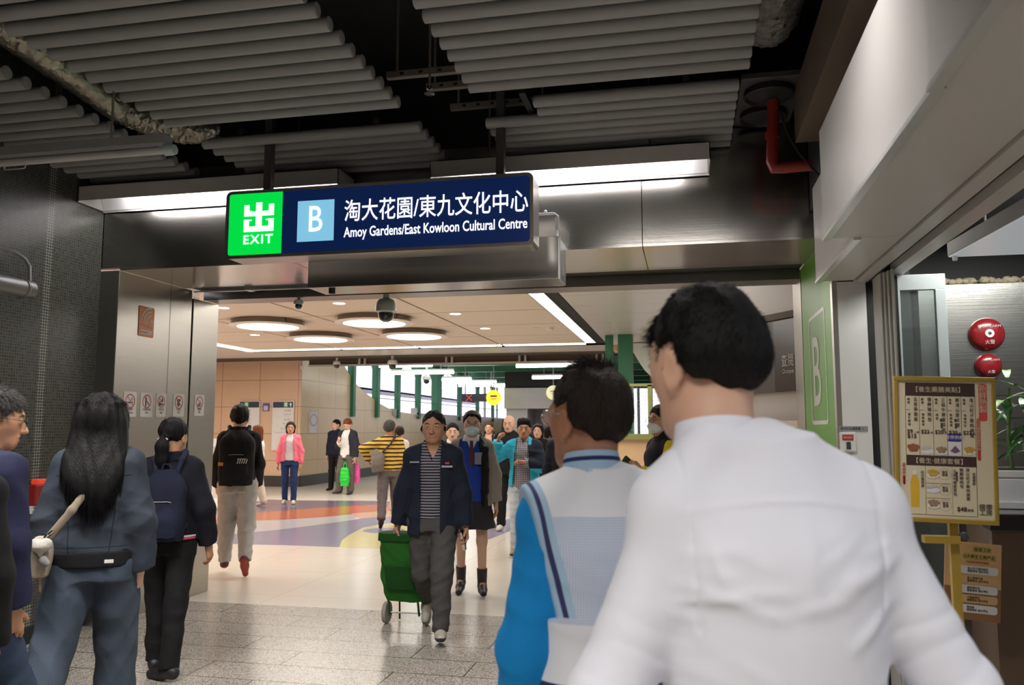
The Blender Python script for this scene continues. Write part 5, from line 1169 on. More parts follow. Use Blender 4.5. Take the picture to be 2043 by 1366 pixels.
HD = 1.
HU = .232      # head height in metres for a body of 1.70 m
def head_sculpt(S, C, R, male=True, neck_to=None, k=1.):
    """skull, face, nose, ears and neck on the head frame (C centre, R columns right/forward/up)"""
    P = lambda x, y, z: C + R @ V(x * HU, y * HU * HD, z * HU)
    E = lambda c, r, kk=.02, op='u': S.ell(P(*c), V(r[0], r[1] * HD, r[2]) * HU, kk, op, R)
    w = 1. if male else .95; Rear = {s: R @ rotz(-s * 24) @ rotx(-8) for s in (-1, 1)}
    E((0, -.065, .145), (.335 * w, .405, .355)); E((0, .06, -.10), (.285 * w, .30, .36), .03); E((0, .17, -.38), (.15 * w, .155, .105), .045)
    for s in (-1, 1):
        E((s * .20 * w, .12, -.08), (.10, .14, .13), .03); S.cap(P(s * .235 * w, .0, -.20), P(s * .08, .2, -.42), .05 * HU, .05 * HU, .035)
        S.cap(P(s * .055, .33, .085), P(s * .19 * w, .275, .09), .04 * HU, .035 * HU, .022)
        E((s * .135, .392, .0), (.082, .06, .05), .018, 's'); E((s * .135, .318, -.004), (.075, .055, .06), .012)
        S.ell(P(s * .365 * w, -.055, -.055), V(.030, .082, .130) * HU, .010, 'u', Rear[s]); S.ell(P(s * .405 * w, -.025, -.045), V(.022, .046, .082) * HU, .010, 's', Rear[s]); E((s * .345 * w, -.02, -.17), (.03, .04, .045), .012)
        E((s * .05, .375, -.185), (.036, .04, .032), .010)
    S.cap(P(0, .33, .03), P(0, .43, -.165), .030 * HU, .052 * HU, .014)
    S.cap(P(-.085, .335, -.272), P(.085, .335, -.272), .026 * HU, .026 * HU, .010); S.cap(P(-.07, .335, -.318), P(.07, .335, -.318), .030 * HU, .030 * HU, .010); E((0, .375, -.294), (.11, .03, .006), .004, 's')
    if neck_to is not None:
        r = .056 if male else .048; S.cap(P(0, -.10, -.22), neck_to, r, r * 1.08, .03)
    return P
def hand_sculpt(S, W, d, n, side, curl=.35, spread=1., thumb=None, k=.006):
    """palm, four unequal fingers bent at two knuckles, thumb from the side of the palm; d fingers, n out of the palm"""
    d, n = nrm(d), np.asarray(n, F32); n = nrm(n - d * float(n @ d)); t = np.cross(d, n) * side; t = nrm(t)
    W = np.asarray(W, F32)
    S.cap(W - d * .03, W + d * .012, .027, .026, .012, flat=n, f=1.25)
    S.cap(W + d * .02 + t * .010, W + d * .078 + t * .018, .024, .020, .012, flat=n, f=1.35); S.cap(W + d * .02 - t * .010, W + d * .072 - t * .018, .024, .019, .012, flat=n, f=1.35)
    for i, (o, L) in enumerate(((.030, .070), (.0105, .078), (-.0095, .072), (-.028, .058))):
        b = W + d * (.084 - abs(i - 1.2) * .005) + t * o; a = curl * (1 + .12 * i); q = b; r = .0092 - .0006 * i
        for j, f in enumerate((.46, .31, .23)):
            ang = a * (.75 + .75 * j); dd = nrm(d * math.cos(ang) + n * math.sin(ang) + t * o * 1.2 * spread * (1 - j * .5)); e = q + dd * L * f; S.cap(q, e, r, r * .93, .004); q = e; r *= .93
    b = W + d * .022 + t * .030; dd = nrm(d * .62 + t * (.62 if thumb is None else thumb) + n * (.30 + .5 * curl)); e = b + dd * .038; S.cap(W + d * .01 + t * .012, b, .016, .0135, .01); S.cap(b, e, .0128, .0112, .006); S.cap(e, e + nrm(dd * .8 + d * .4 + n * .25 * curl) * .028, .0108, .0085, .004)

def neck_collar(root, sc, J, rows, name='collar', r0=.075, r1=.064, z0=-.02, hgt=.05, front=0.):
    """standing collar band round the neck; rows: (share of the height, material)"""
    nk, ax = J['neck'], nrm(V(*(J['HC'] - J['neck'])) * V(.6, .6, 1)); a = Vector([float(v) for v in ax]); x = a.cross(Vector((0, 1, 0))).normalized() * -1; x = Vector((1, 0, 0)) - a * a.x; x.normalize(); y = a.cross(x)
    M = Matrix([[x[i] * sc, y[i] * sc, a[i] * sc, float(nk[i]) * sc] for i in range(3)] + [[0, 0, 0, 1]]); g = G(M); seg = 40; t = 0.; mats = []
    ring = lambda rr, z: [(rr * math.cos(2 * PI * k / seg), rr * .97 * math.sin(2 * PI * k / seg) - .004, z + .006 * math.sin(2 * PI * k / seg) * -front) for k in range(seg)]
    vs, fs, ms = [], [], []; prof = []
    for sh, m in rows: prof.append((r0 + (r1 - r0) * t, z0 + hgt * t, m)); t += sh
    prof.append((r1, z0 + hgt, rows[-1][1])); prof.append((r1 - .004, z0 + hgt + .001, rows[-1][1])); prof.append((r1 - .006, z0 + hgt - .004, rows[-1][1])); prof.append((r0 - .010, z0, rows[-1][1]))
    for rr, z, m in prof: vs += ring(rr, z)
    um = []
    for i in range(len(prof) - 1):
        m = prof[i][2]
        if m not in um: um.append(m)
        for k in range(seg): k2 = (k + 1) % seg; fs.append((i * seg + k, i * seg + k2, (i + 1) * seg + k2, (i + 1) * seg + k)); ms.append(um.index(m))
    g.add(vs, fs); g.m = ms
    return g.build(name, um if len(um) > 1 else um[0], root, smooth=True, world=False)
def person(label, loc, rz, H, pose={}, top=None, bottom=None, shoes=None, hair=None, sk=SK_MID, male=True, face=True, h=.007, group=None, extra=None, seed=1, name='person', bodyw=1., hu=.245, hd=1.):
    global HU, HD
    HU, HD = hu, hd
    sc = H / 1.70; root = empty(name, (loc[0], loc[1], 0), label, 'person', group, math.radians(rz)); hs = h
    lean = V(pose.get('lx', 0), pose.get('ly', .0), 0); J = {}
    # ---- skeleton
    wS, wH = (.160 if male else .140) * bodyw, (.088 if male else .092) * bodyw
    for s, nm in ((-1, 'L'), (1, 'R')):
        th, sh, ab, fp, fy = (list(pose.get('leg' + nm, (0, 0, 2, 0, 0))) + [0, 0])[:5]
        hip = V(s * wH, 0, .88); th, sh, abr = math.radians(th), math.radians(sh), math.radians(ab)
        knee = hip + .405 * nrm(V(s * math.sin(abr), math.sin(th), -math.cos(th))); ank = knee + .40 * nrm(V(s * math.sin(abr) * .6, math.sin(sh), -math.cos(sh)))
        f = rotz(-s * (6 + fy)) @ rotx(-fp) @ V(0, 1, 0); u = rotz(-s * (6 + fy)) @ rotx(-fp) @ V(0, 0, 1); J[nm] = [hip, knee, ank, f, u]
    low = min(min(float((j[2] - j[3] * .065 - j[4] * .078)[2]), float((j[2] + j[3] * .18 - j[4] * .078)[2])) for j in (J['L'], J['R']))
    dz = V(0, 0, -low)
    for nm in 'LR':
        for i in range(3): J[nm][i] = J[nm][i] + dz
    # unit the trunk height so that the head top stays at 1.70 in these units
    pz = float(dz[2]); A = {}
    for s, nm in ((-1, 'L'), (1, 'R')):
        ar = pose.get('arm' + nm, ((.12, -.05, -1), (.05, .12, -1))); up, fo = nrm(V(s * ar[0][0], ar[0][1], ar[0][2])), nrm(V(s * ar[1][0], ar[1][1], ar[1][2]))
        sh = V(s * wS, -.01, 1.358 + pz + pose.get('sh' + nm, 0)) + lean; el = sh + up * .285; wr = el + fo * .245
        hd = nrm(V(s * ar[2][0], ar[2][1], ar[2][2])) if len(ar) > 2 and ar[2] is not None else fo
        pn = V(s * ar[3][0], ar[3][1], ar[3][2]) if len(ar) > 3 and ar[3] is not None else V(-s * 1., .25, .0)
        A[nm] = [sh, el, wr, hd, pn, (ar[4] if len(ar) > 4 else .4)]
    yaw, pit, rol = (list(pose.get('head', (0, 0, 0))) + [0, 0])[:3]; Rh = rotz(yaw) @ rotx(pit) @ roty(rol)
    no = V(*pose.get('noff', (0, 0, 0))); neck = V(0, -.005, 1.455 + pz) + lean * 1.05 + no; HC = V(0, .018, 1.70 - HU * .5 + pz) + lean * 1.25 + V(*pose.get('hoff', (0, 0, 0))) + no; cr = pose.get('collar_r', 1.); ch = pose.get('collar_h', 1.)
    # ---- body: one continuous surface
    S = Sculpt(); m = bodyw; ly, lx = float(lean[1]), float(lean[0])
    sec = [(.84, 0, 0, .155, .10), (.93, 0, 0, .155, .10), (1.05, lx * .2, ly * .2, .13, .092), (1.2, lx * .55, ly * .55, .145, .10), (1.31, lx * .85, ly * .85, .130, .090), (1.38, lx, ly - .005, .10, .066), (1.45, lx, ly - .01, .055, .05)]
    if not male: sec = [(a, b, c, d * (.98 if a < 1 else .86), e) for a, b, c, d, e in sec]
    S.loft([(a + pz, b, c, d * m, e * m) for a, b, c, d, e in sec], .03)
    HP = head_sculpt(S, HC, Rh, male, neck)
    for nm, s in (('L', -1), ('R', 1)):
        hip, knee, ank, f, u = J[nm]; S.cap(hip, knee, .07, .05, .04); S.cap(knee, ank, .047, .034, .03); S.cap(ank, ank + f * .10 - u * .045, .032, .025, .02)
        sh, el, wr, hd, pn, cu = A[nm]; S.cap(sh - V(s * .05, 0, .03), sh, .038, .04, .02); S.cap(sh, el, .040, .034, .015); S.cap(el, wr, .034, .025, .015); hand_sculpt(S, wr + hd * .012, hd, pn, s if True else -s, cu)
    eyes = []
    if face:
        Q = lambda x, y, z: np.asarray(HP(x, y, z))
    body = sculpted('body', S, min(hs, .0065) if face else hs, [sk, M_LIPS], root, (lambda c: (_lip(c, HC, Rh))) if face else None, sc)
    if face:
        for s in (-1, 1):
            g = G(); c = HP(s * .135, .334, -.004)
            MR = Matrix([list(map(float, r)) for r in Rh]).to_4x4(); g.M = Matrix.Translation([float(x) * sc for x in c]) @ MR
            g.ball((0, .004, 0), (.0125 * sc, .0095 * sc, .0046 * sc), 14, 8, 0); g.ball((0, .0100, .0003), (.0052 * sc, .0048 * sc, .0046 * sc), 12, 8, 1); g.build('eye', [M_EYEW, M_IRIS], root, smooth=True, world=False)
            g = G(); g.M = Matrix.Translation([float(x) * sc for x in HP(s * .14, .355, .088)]) @ MR
            pts = [(-.017 * s * sc, .001, -.002), (-.004 * s * sc, .003, .003 * sc), (.010 * s * sc, -.002 * sc, .004 * sc), (.022 * s * sc, -.010 * sc, -.002 * sc)]
            g.tube(pts, [.0024 * sc, .0034 * sc, .003 * sc, .0012 * sc], 8); g.build('eyebrow', hair[1] if hair else H_BLACK, root, smooth=True, world=False)
            g = G(); g.M = Matrix.Translation([float(x) * sc for x in c]) @ MR
            g.tube([(-.013 * sc, .006 * sc, .001 * sc), (-.006 * sc, .0125 * sc, .0052 * sc), (.004 * sc, .0135 * sc, .0058 * sc), (.013 * sc, .006 * sc, .002 * sc)], .0013 * sc, 6); g.build('eyelash_line', M_IRIS, root, smooth=True, world=False)
    # ---- hair
    if hair: hair_part(root, hair, HC, Rh, sc, hs, male, pz, lean)
    # ---- trousers / skirt
    if bottom:
        b = dict(kind='trousers', loose=.018, hem=.035, m=None, wl=.12, amp=.006); b.update(bottom); lo = b['loose']; S = Sculpt()
        nmz = {'trousers': 'trousers', 'skirt': 'skirt', 'jeans': 'jeans', 'shorts': 'shorts'}[b['kind']]
        wz = b.get('waist', 1.03)
        S.loft([(.80 + pz, 0, 0, (.155 + lo) * m, .105 + lo), (.88 + pz, 0, -.004, (.152 + lo * .7) * m, .110 + lo * .8), (wz + pz, lx * .15, ly * .15, (.128 + lo * .3) * m, .092 + lo * .3)], .03)
        if b['kind'] == 'skirt':
            S.loft([(b['hem'] + pz, 0, .01, .235, .21), (.70 + pz, 0, .0, .21, .165), (.9 + pz, 0, 0, .175, .125), (wz + pz, 0, 0, .145, .105)], .0)
        else:
            for nm in 'LR':
                hip, knee, ank, f, u = J[nm]; kz = b.get('thin', 1.)
                S.cap(hip + V(0, 0, -.01), knee, (.082 + lo) * kz, (.058 + lo) * kz, .035)
                S.cap(knee, ank + (ank - knee) * b['hem'], (.057 + lo) * kz, (b.get('cuff', .046) + lo) * kz, .03, cut1=True)
        S.disp(folds(seed, b['amp'], b['wl']))
        sculpted(nmz, S, hs, b['m'], root, b.get('region'), sc)
    # ---- tops, inner first
    def build_top(t, inner=False):
        t = dict(dict(loose=.02, hem=.88, sleeve=1., amp=.006, wl=.12, collar='crew', name='shirt', open=None, shoulder=0., e=2.3), **t); lo = t['loose']; S = Sculpt(); mm = m * t.get('w', 1.); d_ = t.get('belly', 0)
        zs = [(t['hem'], 0, 0, (.158 + lo * 1.15) * mm, .115 + lo + d_ * .4), (.97, lx * .1, ly * .1, (.152 + lo * 1.1) * mm, .112 + lo + d_), (1.08, lx * .28, ly * .28, (.140 + lo * 1.1) * mm, .105 + lo + d_ * .8), (1.2, lx * .55, ly * .55, (.146 + lo) * mm, .112 + lo), (1.31, lx * .85, ly * .85, (.150 + lo * .8) * mm, .110 + lo), (1.375, lx, ly - .005, (.120 + lo * .5) * mm, .086 + lo * .7), (1.425, lx, ly - .008, .078 * mm, .068 + lo * .4), (1.458, lx, ly - .008, .062, .060)]
        if not male: zs = [(a, b, c, d * (.97 if a < 1 else .90), e * (1.03 if 1.15 < a < 1.35 else .98)) for a, b, c, d, e in zs]
        zs = [z for z in zs if z[0] >= t['hem']] ; S.loft([(a + pz, b, c, d, e) for a, b, c, d, e in zs], .0, e=t['e'])
        for sx in (-1, 1):
            q = A['L' if sx < 0 else 'R'][0]; S.cap(V(lx + sx * .04 + no[0] * .6, ly - .008, 1.412 + t.get('trap', 0) + pz), q - V(sx * .012, 0, .0), .036 + lo * .6, .046 + lo * .85 + t['shoulder'], .035)
        if t['sleeve'] > 0:
            for nm in 'LR':
                sh, el, wr, hd, pn, cu = A[nm]; L = t['sleeve']; al = t.get('alo', lo); q = sh + (V(0, 0, .0) if True else 0)
                inn = sh - V(np.sign(sh[0]) * .02, 0, .012)
                if L < .55: e2 = sh + (el - sh) * (L / .55); S.cap(inn, e2, .054 + al, .050 + al, .045, cut1=True)
                else: e2 = el + (wr - el) * ((L - .55) / .45); S.cap(inn, el, .052 + al, .043 + al, .040); S.cap(el, e2, .043 + al, t.get('cuff', .034) + al * .8, .03, cut1=True)
        S.disp(folds(seed + 3, t['amp'], t['wl']))
        if t['collar'] == 'stand': S.loft([(1.425 + pz, lx + no[0] * .8, ly - .01 + no[1] * .8, .085 * cr, .078 * cr), (1.425 + .045 * ch + pz, lx * 1.1 + no[0], ly - .006 + no[1], .072 * cr, .07 * cr), (1.425 + .08 * ch + pz, lx * 1.15 + no[0], ly - .002 + no[1], .068 * cr, .068 * cr)], .03)
        elif t['collar'] in ('shirt', 'hood'): S.loft([(1.42 + pz, lx, ly - .01, .10, .09), (1.455 + pz, lx * 1.1, ly - .012, .082, .078), (1.478 + pz, lx * 1.1, ly - .014, .074, .072)], .02)
        # hollow at the neck
        S.cap(V(lx * 1.1 + no[0], ly + .0 + no[1], 1.452 + pz), V(lx * 1.15 + no[0], ly + .005 + no[1], 1.56 + pz), .055 * cr, .058 * cr, .006, 's')
        if t['open']:
            x0, wt, wb = t['open']; th = .013; SI = Sculpt(); SI.ops = list(S.ops)
            snap = Sculpt(); snap.ops = [o for o in S.ops]
            S.cutfn(lambda p: snap(p) + th, k=.0)
            def wedge(p): z = np.clip((1.46 + pz - p[:, 2]) / (1.46 - t['hem']), 0, 1); w = wt + (wb - wt) * z ** .8; return np.maximum(np.abs(p[:, 0] - x0 - lx * (1 - z)) - w, .02 - p[:, 1] + ly * (1 - z))
            S.cutfn(wedge, k=.004)
        elif t.get('vneck'):
            w, dep = t['vneck']
            def vw(p): z = (p[:, 2] - (1.45 - dep + pz)); return np.maximum(np.abs(p[:, 0] - lx) - np.clip(z, -.01, 1) * (w / dep), .01 - p[:, 1] + ly)
            snap = Sculpt(); snap.ops = [o for o in S.ops]; S.cutfn(lambda p: np.maximum(vw(p), -(snap(p) + .03)), k=.002)
        if 'mod' in t: t['mod'](S, A, J, pz, lean)
        return sculpted(t['name'], S, t.get('h', hs), t['m'], root, t.get('region'), sc)
    for t in (top if isinstance(top, list) else [top] if top else []): build_top(t)
    # ---- shoes
    if shoes:
        for nm, s in (('L', -1), ('R', 1)):
            hip, knee, ank, f, u = J[nm]; S = Sculpt(); w = .040; t = np.cross(f, u)
            S.cap(ank - f * .035 - u * .03, ank + f * .06 - u * .035, .042, .041, .02); S.cap(ank + f * .05 - u * .045, ank + f * .155 - u * .056, .041, .030, .02, flat=u, f=1.05); S.cap(ank - u * .01 - f * .01, ank + nrm(knee - ank) * (.02 + (shoes[2] if len(shoes) > 2 else 0)), .043, .044 + (.006 if len(shoes) > 2 else 0), .02, cut1=True)
            S.half(ank - u * .078, -u)
            fa, ua, aa = f.copy(), u.copy(), ank.copy()
            sculpted('shoe', S, min(hs, .006), [shoes[0], shoes[1]], root, lambda c: (((c - aa) @ ua) < -.052).astype(int), sc)
    if extra: extra(root, sc, dict(A=A, J=J, HP=HP, HC=HC, Rh=Rh, pz=pz, lean=lean, neck=neck))
    return root
def _lip(c, HC, Rh):
    q = ((c - HC) @ Rh) / HU; q[:, 1] /= HD
    return (((q[:, 1] > .33) & (np.abs(q[:, 0]) < .105) & (q[:, 2] > -.352) & (q[:, 2] < -.252) & (np.abs(q[:, 0]) < .115 - 1.2 * np.abs(q[:, 2] + .298)))).astype(int)
def hair_part(root, hair, HC, Rh, sc, hs, male, pz, lean):
    style, hm = hair[0], hair[1]; opt = hair[2] if len(hair) > 2 else {}
    if style == 'bald': return None
    S = Sculpt(); th = opt.get('th', .035); P = lambda x, y, z: HC + Rh @ V(x * HU, y * HU * HD, z * HU)
    S.ell(P(0, -.07 + opt.get('fy', 0), .15 + th * .5), V(.343 + th, (.412 + th) * HD, .358 + th) * HU, .0, 'u', Rh)
    if style in ('short', 'quiff'):
        S.cap(P(0, -.31, -.05), P(0, -.25, -.24), .18 * HU, .12 * HU, .06)
        for s in (-1, 1): S.cap(P(s * .25, -.16, .0), P(s * .24, -.14, -.14), .11 * HU, .08 * HU, .04)
    if style == 'quiff': S.cap(P(-.2, .22, .40), P(.2, .22, .40), .13 * HU, .13 * HU, .06)
    fr = opt.get('front', .27); nape = opt.get('nape', -.34)
    if style in ('short', 'quiff'): ys, zs = [-.6, -.30, -.13, -.05, .06, .10, .20, .27, .34, .5], [nape, nape + .02, nape + .14, .09, .05, -.10 if male else .05, .03, .14, fr, fr + .04]
    elif style == 'bob': ys, zs = [-.6, -.05, .05, .14, .24, .32, .5], [-.52, -.52, -.48, -.40, .1, fr, fr + .03]
    else: ys, zs = [-.6, -.1, .0, .08, .2, .30, .5], [-.45, -.42, -.12, .0, .16, fr, fr + .03]
    if style in ('bob',):
        for s in (-1, 1): S.cap(P(s * .27, -.02, .05), P(s * .30, .0, -.42), .13 * HU, .10 * HU, .05)
        S.cap(P(0, -.3, .0), P(0, -.33, -.42), .27 * HU, .2 * HU, .05)
    if style == 'long':
        L = opt.get('len', 1.2); w = opt.get('w', .30)
        S.loft([(HC[2] - L * HU, float(HC[0]) + opt.get('tipx', 0), float(HC[1]) - .10 + opt.get('back', 0), w * .35 * HU, .03), (HC[2] - L * .7 * HU, float(HC[0]), float(HC[1]) - .085 + opt.get('back', 0), w * 1.2 * HU, .05), (HC[2] - .25 * HU, float(HC[0]), float(HC[1]) - .05, w * 1.3 * HU, .085), (HC[2] + .12 * HU, float(HC[0]), float(HC[1]) - .035, w * 1.2 * HU, .095), (HC[2] + .34 * HU, float(HC[0]), float(HC[1]) - .035, w * .95 * HU, .075)], .06)
        ys, zs = [-.6, .02, .10, .16, .24, .30, .5], [-9, -9, -.7, -.55, .1, fr, fr + .03]
    zl = lambda y: np.interp(y, ys, zs)
    def trim(p):
        q = ((p - HC) @ Rh) / HU; return (zl(q[:, 1] / HD).astype(F32) - q[:, 2]) * HU * .75
    S.put(trim, (-9, -9, -9), (9, 9, 9), .030, 'i')
    if style in ('ponytail', 'bun'):
        b = P(0, -.52, opt.get('z', .05))
        if style == 'ponytail':
            L = opt.get('len', 1.3); S.chain([b, b + V(0, -.03, -.05), b + V(0, -.02, -.5 * L * HU), b + V(opt.get('dx', 0), -.01, -L * HU)], [.03, .042, .040, .012], .02)
        else: S.ell(b + V(0, -.01, 0), (.045, .04, .045), .02)
    if style == 'tail_front':
        s = opt.get('side', 1); a = P(s * .15, -.42, -.2); pts = [a] + [np.asarray(V(*v)) + V(0, 0, pz) for v in opt['pts']]; S.chain(pts, [.04] + [.036] * (len(pts) - 2) + [.018], .02)
    K = np.array([[46, 38, 3], [-52, 30, 5], [25, -60, 8], [70, 45, 4]], F32) * 2.2
    S.disp(lambda p: (np.sin(p @ K[0]) + np.sin(p @ K[1]) + np.sin(p @ K[2]) * .7 + np.sin(p @ K[3]) * .6).astype(F32) * opt.get('amp', .0016))
    p, q = S.polygons(min(hs, .006)); p = p * sc
    if opt.get('strands'):
        p, q = add_strands(p, q, HC * sc, Rh, opt['strands'], opt)
    return np_mesh('hair', p, q, hm, root)
def add_strands(p, q, HC, Rh, n, opt):
    rs = np.random.RandomState(opt.get('seed', 1)); c = p[q].mean(1); e1, e2 = p[q[:, 2]] - p[q[:, 0]], p[q[:, 3]] - p[q[:, 1]]; nn = np.cross(e1, e2); ar = np.linalg.norm(nn, axis=1) + 1e-12; nn /= ar[:, None]
    out = ((c - HC) * nn).sum(1) > -.02; w = ar * out; idx = rs.choice(len(c), n, p=w / w.sum()); c, nn = c[idx], nn[idx]
    loc = (c - HC) @ Rh / HU; crown = np.array(opt.get('crown', (0, -.42, .36))); fl = loc - crown; fl -= (fl * (nn @ Rh)).sum(1)[:, None] * (nn @ Rh); fl /= np.linalg.norm(fl, axis=1)[:, None] + 1e-6; fl = fl @ Rh.T
    stand = opt.get('stand', lambda l: np.full(len(l), .45))(loc)[:, None]; L = opt.get('slen', lambda l: np.full(len(l), .028))(loc) * rs.uniform(.6, 1.3, n)
    d = fl * (1 - stand) + nn * stand + rs.normal(size=(n, 3)) * opt.get('rnd', .13)
    if opt.get('down'): wd = np.clip((.3 - loc[:, 2]) * 3, 0, 1)[:, None]; d = d * (1 - wd) + (np.array([0, 0, -1.]) + nn * .05 + rs.normal(size=(n, 3)) * .05) * wd
    d /= np.linalg.norm(d, axis=1)[:, None]
    seg = 4; P = [c - nn * .003]; cur = P[0]
    for k in range(seg):
        cur = cur + d * (L / seg)[:, None]; P.append(cur); d = d + np.array([0, 0, -.10]) + fl * .06; d /= np.linalg.norm(d, axis=1)[:, None]
    P = np.stack(P, 1); t = d; s1 = np.cross(t, nn + rs.normal(size=(n, 3)) * .3); s1 /= np.linalg.norm(s1, axis=1)[:, None] + 1e-9; s2 = np.cross(t, s1)
    rad = opt.get('srad', .0009) * np.array([1, 1, .85, .6, .12]); vs = []
    for k in range(seg + 1):
        for a in (0, 2.094, 4.189): vs.append(P[:, k] + (s1 * math.cos(a) + s2 * math.sin(a)) * rad[k])
    vs = np.stack(vs, 1).reshape(-1, 3); b = len(p) + np.arange(n) * 3 * (seg + 1); fs = []
    for k in range(seg):
        for a in range(3):
            a2 = (a + 1) % 3; fs.append(np.stack([b + 3 * k + a, b + 3 * k + a2, b + 3 * k + 3 + a2, b + 3 * k + 3 + a], -1))
    return np.concatenate([p, vs]), np.concatenate([q] + fs)

# ================================================================== the people
def gd(px, d):
    """ground point under the pixel column px at distance d along the view axis"""
    r = _ray(px, 855.); return (float(r[0]) * d / F_PX, float(r[1]) * d / F_PX)
FAST = os.environ.get('NO_PEOPLE')
C_BLACK = cloth('black', S8(24, 24, 26)); C_NAVY = cloth('navy', S8(28, 32, 48)); C_DNAVY = cloth('dark_navy', S8(20, 22, 34)); C_CHAR = cloth('charcoal', S8(62, 60, 60)); C_WHITE = cloth('white', S8(225, 222, 220)); C_CREAM = cloth('cream', S8(222, 210, 195))
C_SOLE = mat('shoe_sole_dark', (.02, .02, .02), .7); C_SOLEW = mat('shoe_sole_white', (.55, .53, .5), .6); C_SHOEB = mat('shoe_black', (.015, .015, .016), .5, bump=.2); C_SHOEW = mat('shoe_white', S8(205, 200, 190), .6, bump=.2)
C_PHONE = mat('phone_black', (.012, .012, .014), .12, coat=.6)
def denim(name, c): return mat('denim_' + name, c, .85, var=.28, nscale=5., bump=.35, bscale=260., spec=.2)
def seam_denim(name, c):
    m = denim(name, c); nt = m.node_tree; b = nt.nodes['Principled BSDF']; src = b.inputs['Base Color'].links[0].from_socket
    tc = nt.nodes.new('ShaderNodeTexCoord'); sx = nt.nodes.new('ShaderNodeSeparateXYZ'); nt.links.new(tc.outputs['Object'], sx.inputs[0]); ax = _math(nt, 'ABSOLUTE', sx.outputs['X'])
    body = _math(nt, 'LESS_THAN', ax, .17); v1 = _math(nt, 'LESS_THAN', _math(nt, 'ABSOLUTE', _math(nt, 'SUBTRACT', ax, _math(nt, 'ADD', .02, _math(nt, 'MULTIPLY', sx.outputs['Z'], .075)))), .0025)
    h1 = _math(nt, 'LESS_THAN', _math(nt, 'ABSOLUTE', _math(nt, 'SUBTRACT', sx.outputs['Z'], 1.30)), .0025); h2 = _math(nt, 'LESS_THAN', _math(nt, 'ABSOLUTE', _math(nt, 'SUBTRACT', sx.outputs['Z'], .958)), .002)
    f = _math(nt, 'MULTIPLY', body, _math(nt, 'MAXIMUM', v1, _math(nt, 'MAXIMUM', h1, h2)))
    nt.links.new(mixc(nt, f, src, tuple(x * .35 for x in c)), b.inputs['Base Color']); return m
def phone(root, sc, J, side, label, tilt=None, m=None):
    """phone lying in the hand: a thing of its own"""
    sh, el, wr, hd, pn, cu = J['A'][side]; d = nrm(hd); n = nrm(pn - d * float(pn @ d)); t = np.cross(d, n)
    c = (wr + d * .105 + n * .026) * sc; up = d if tilt is None else nrm(tilt)
    up = nrm(up - n * float(up @ n)); t = np.cross(up, n)
    Ml = Matrix(((t[0], up[0], n[0], c[0]), (t[1], up[1], n[1], c[1]), (t[2], up[2], n[2], c[2]), (0, 0, 0, 1)))
    Mw = root.matrix_basis @ Ml; e = empty('mobile_phone', Mw.to_translation(), label, 'phone')
    g = G(Mw); g.prism([(x, y, -.004) for x, y in rrect(-.036, .036, -.075, .075, .01)], (0, 0, .008)); g.build('phone_body', m or C_PHONE, e)
    g = G(Mw); g.prism([(x, y, .0041) for x, y in rrect(-.033, .033, -.071, .071, .008)], (0, 0, .0006)); g.build('screen', mat('phone_glass', (.01, .01, .012), .05, coat=1.), e)
    return e
def worn(root, name, label, cat):
    o = empty(name, root.location, label, cat, None, root.rotation_euler[2]); return o
def lens_frames(root, sc, J, m, r=.021, full=True, clear=True):
    HP, Rh = J['HP'], J['Rh']; MR = Matrix([list(map(float, q)) for q in Rh]).to_4x4(); g = G()
    for s in (-1, 1):
        g.M = Matrix.Translation([float(x) * sc for x in HP(s * .135, .43, -.01)]) @ MR
        pts = [(r * 1.15 * sc * math.cos(a), 0, r * .85 * sc * math.sin(a)) for a in np.linspace(0, 2 * PI, 17)]; g.tube(pts, .0014 * sc, 6)
        g.M = MR; g.M = Matrix.Identity(4)
        a, b, c = [[float(x) * sc for x in HP(*q)] for q in ((s * .235, .41, .01), (s * .355, .2, .02), (s * .355, -.06, .03))]; g.tube([a, b, c], .0014 * sc, 6)
    g.M = Matrix.Identity(4); a, b = [[float(x) * sc for x in HP(*q)] for q in ((-.035, .435, .0), (.035, .435, .0))]; g.tube([a, b], .0014 * sc, 6)
    return g.build('glasses', m, root, smooth=True, world=False)
def face_mask(root, sc, J, m):
    HP, Rh = J['HP'], J['Rh']; S = Sculpt(); P = lambda x, y, z: HP(x, y, z)
    S.ell(P(0, .14, -.25), V(.275, .325, .24) * HU, .0, R=Rh); S.cap(P(0, .40, -.10), P(0, .47, -.2), .03 * HU, .05 * HU, .03); 
    pt = P(0, .12, -.2); f = Rh @ V(0, 1, 0); S.half(pt, -f); S.half(P(0, .4, -.07), Rh @ V(0, -.25, 1)); S.half(P(0, .2, -.47), Rh @ V(0, .1, -1))
    S.disp(lambda p: (np.sin(((p - HC_(J)) @ Rh)[:, 2] * 260) * .0008).astype(F32))
    mk = sculpted('face_mask', S, .005, m, root, None, sc)
    g = G()
    for s in (-1, 1):
        for z in (-.12, -.38): g.tube([[float(x) * sc for x in P(s * .26, .16, z)], [float(x) * sc for x in P(s * .36, -.02, -.06 if z > -.2 else -.16)]], .0015, 6)
    g.build('ear_loop', C_WHITE, root, world=False); return mk
def HC_(J): return J['HC']
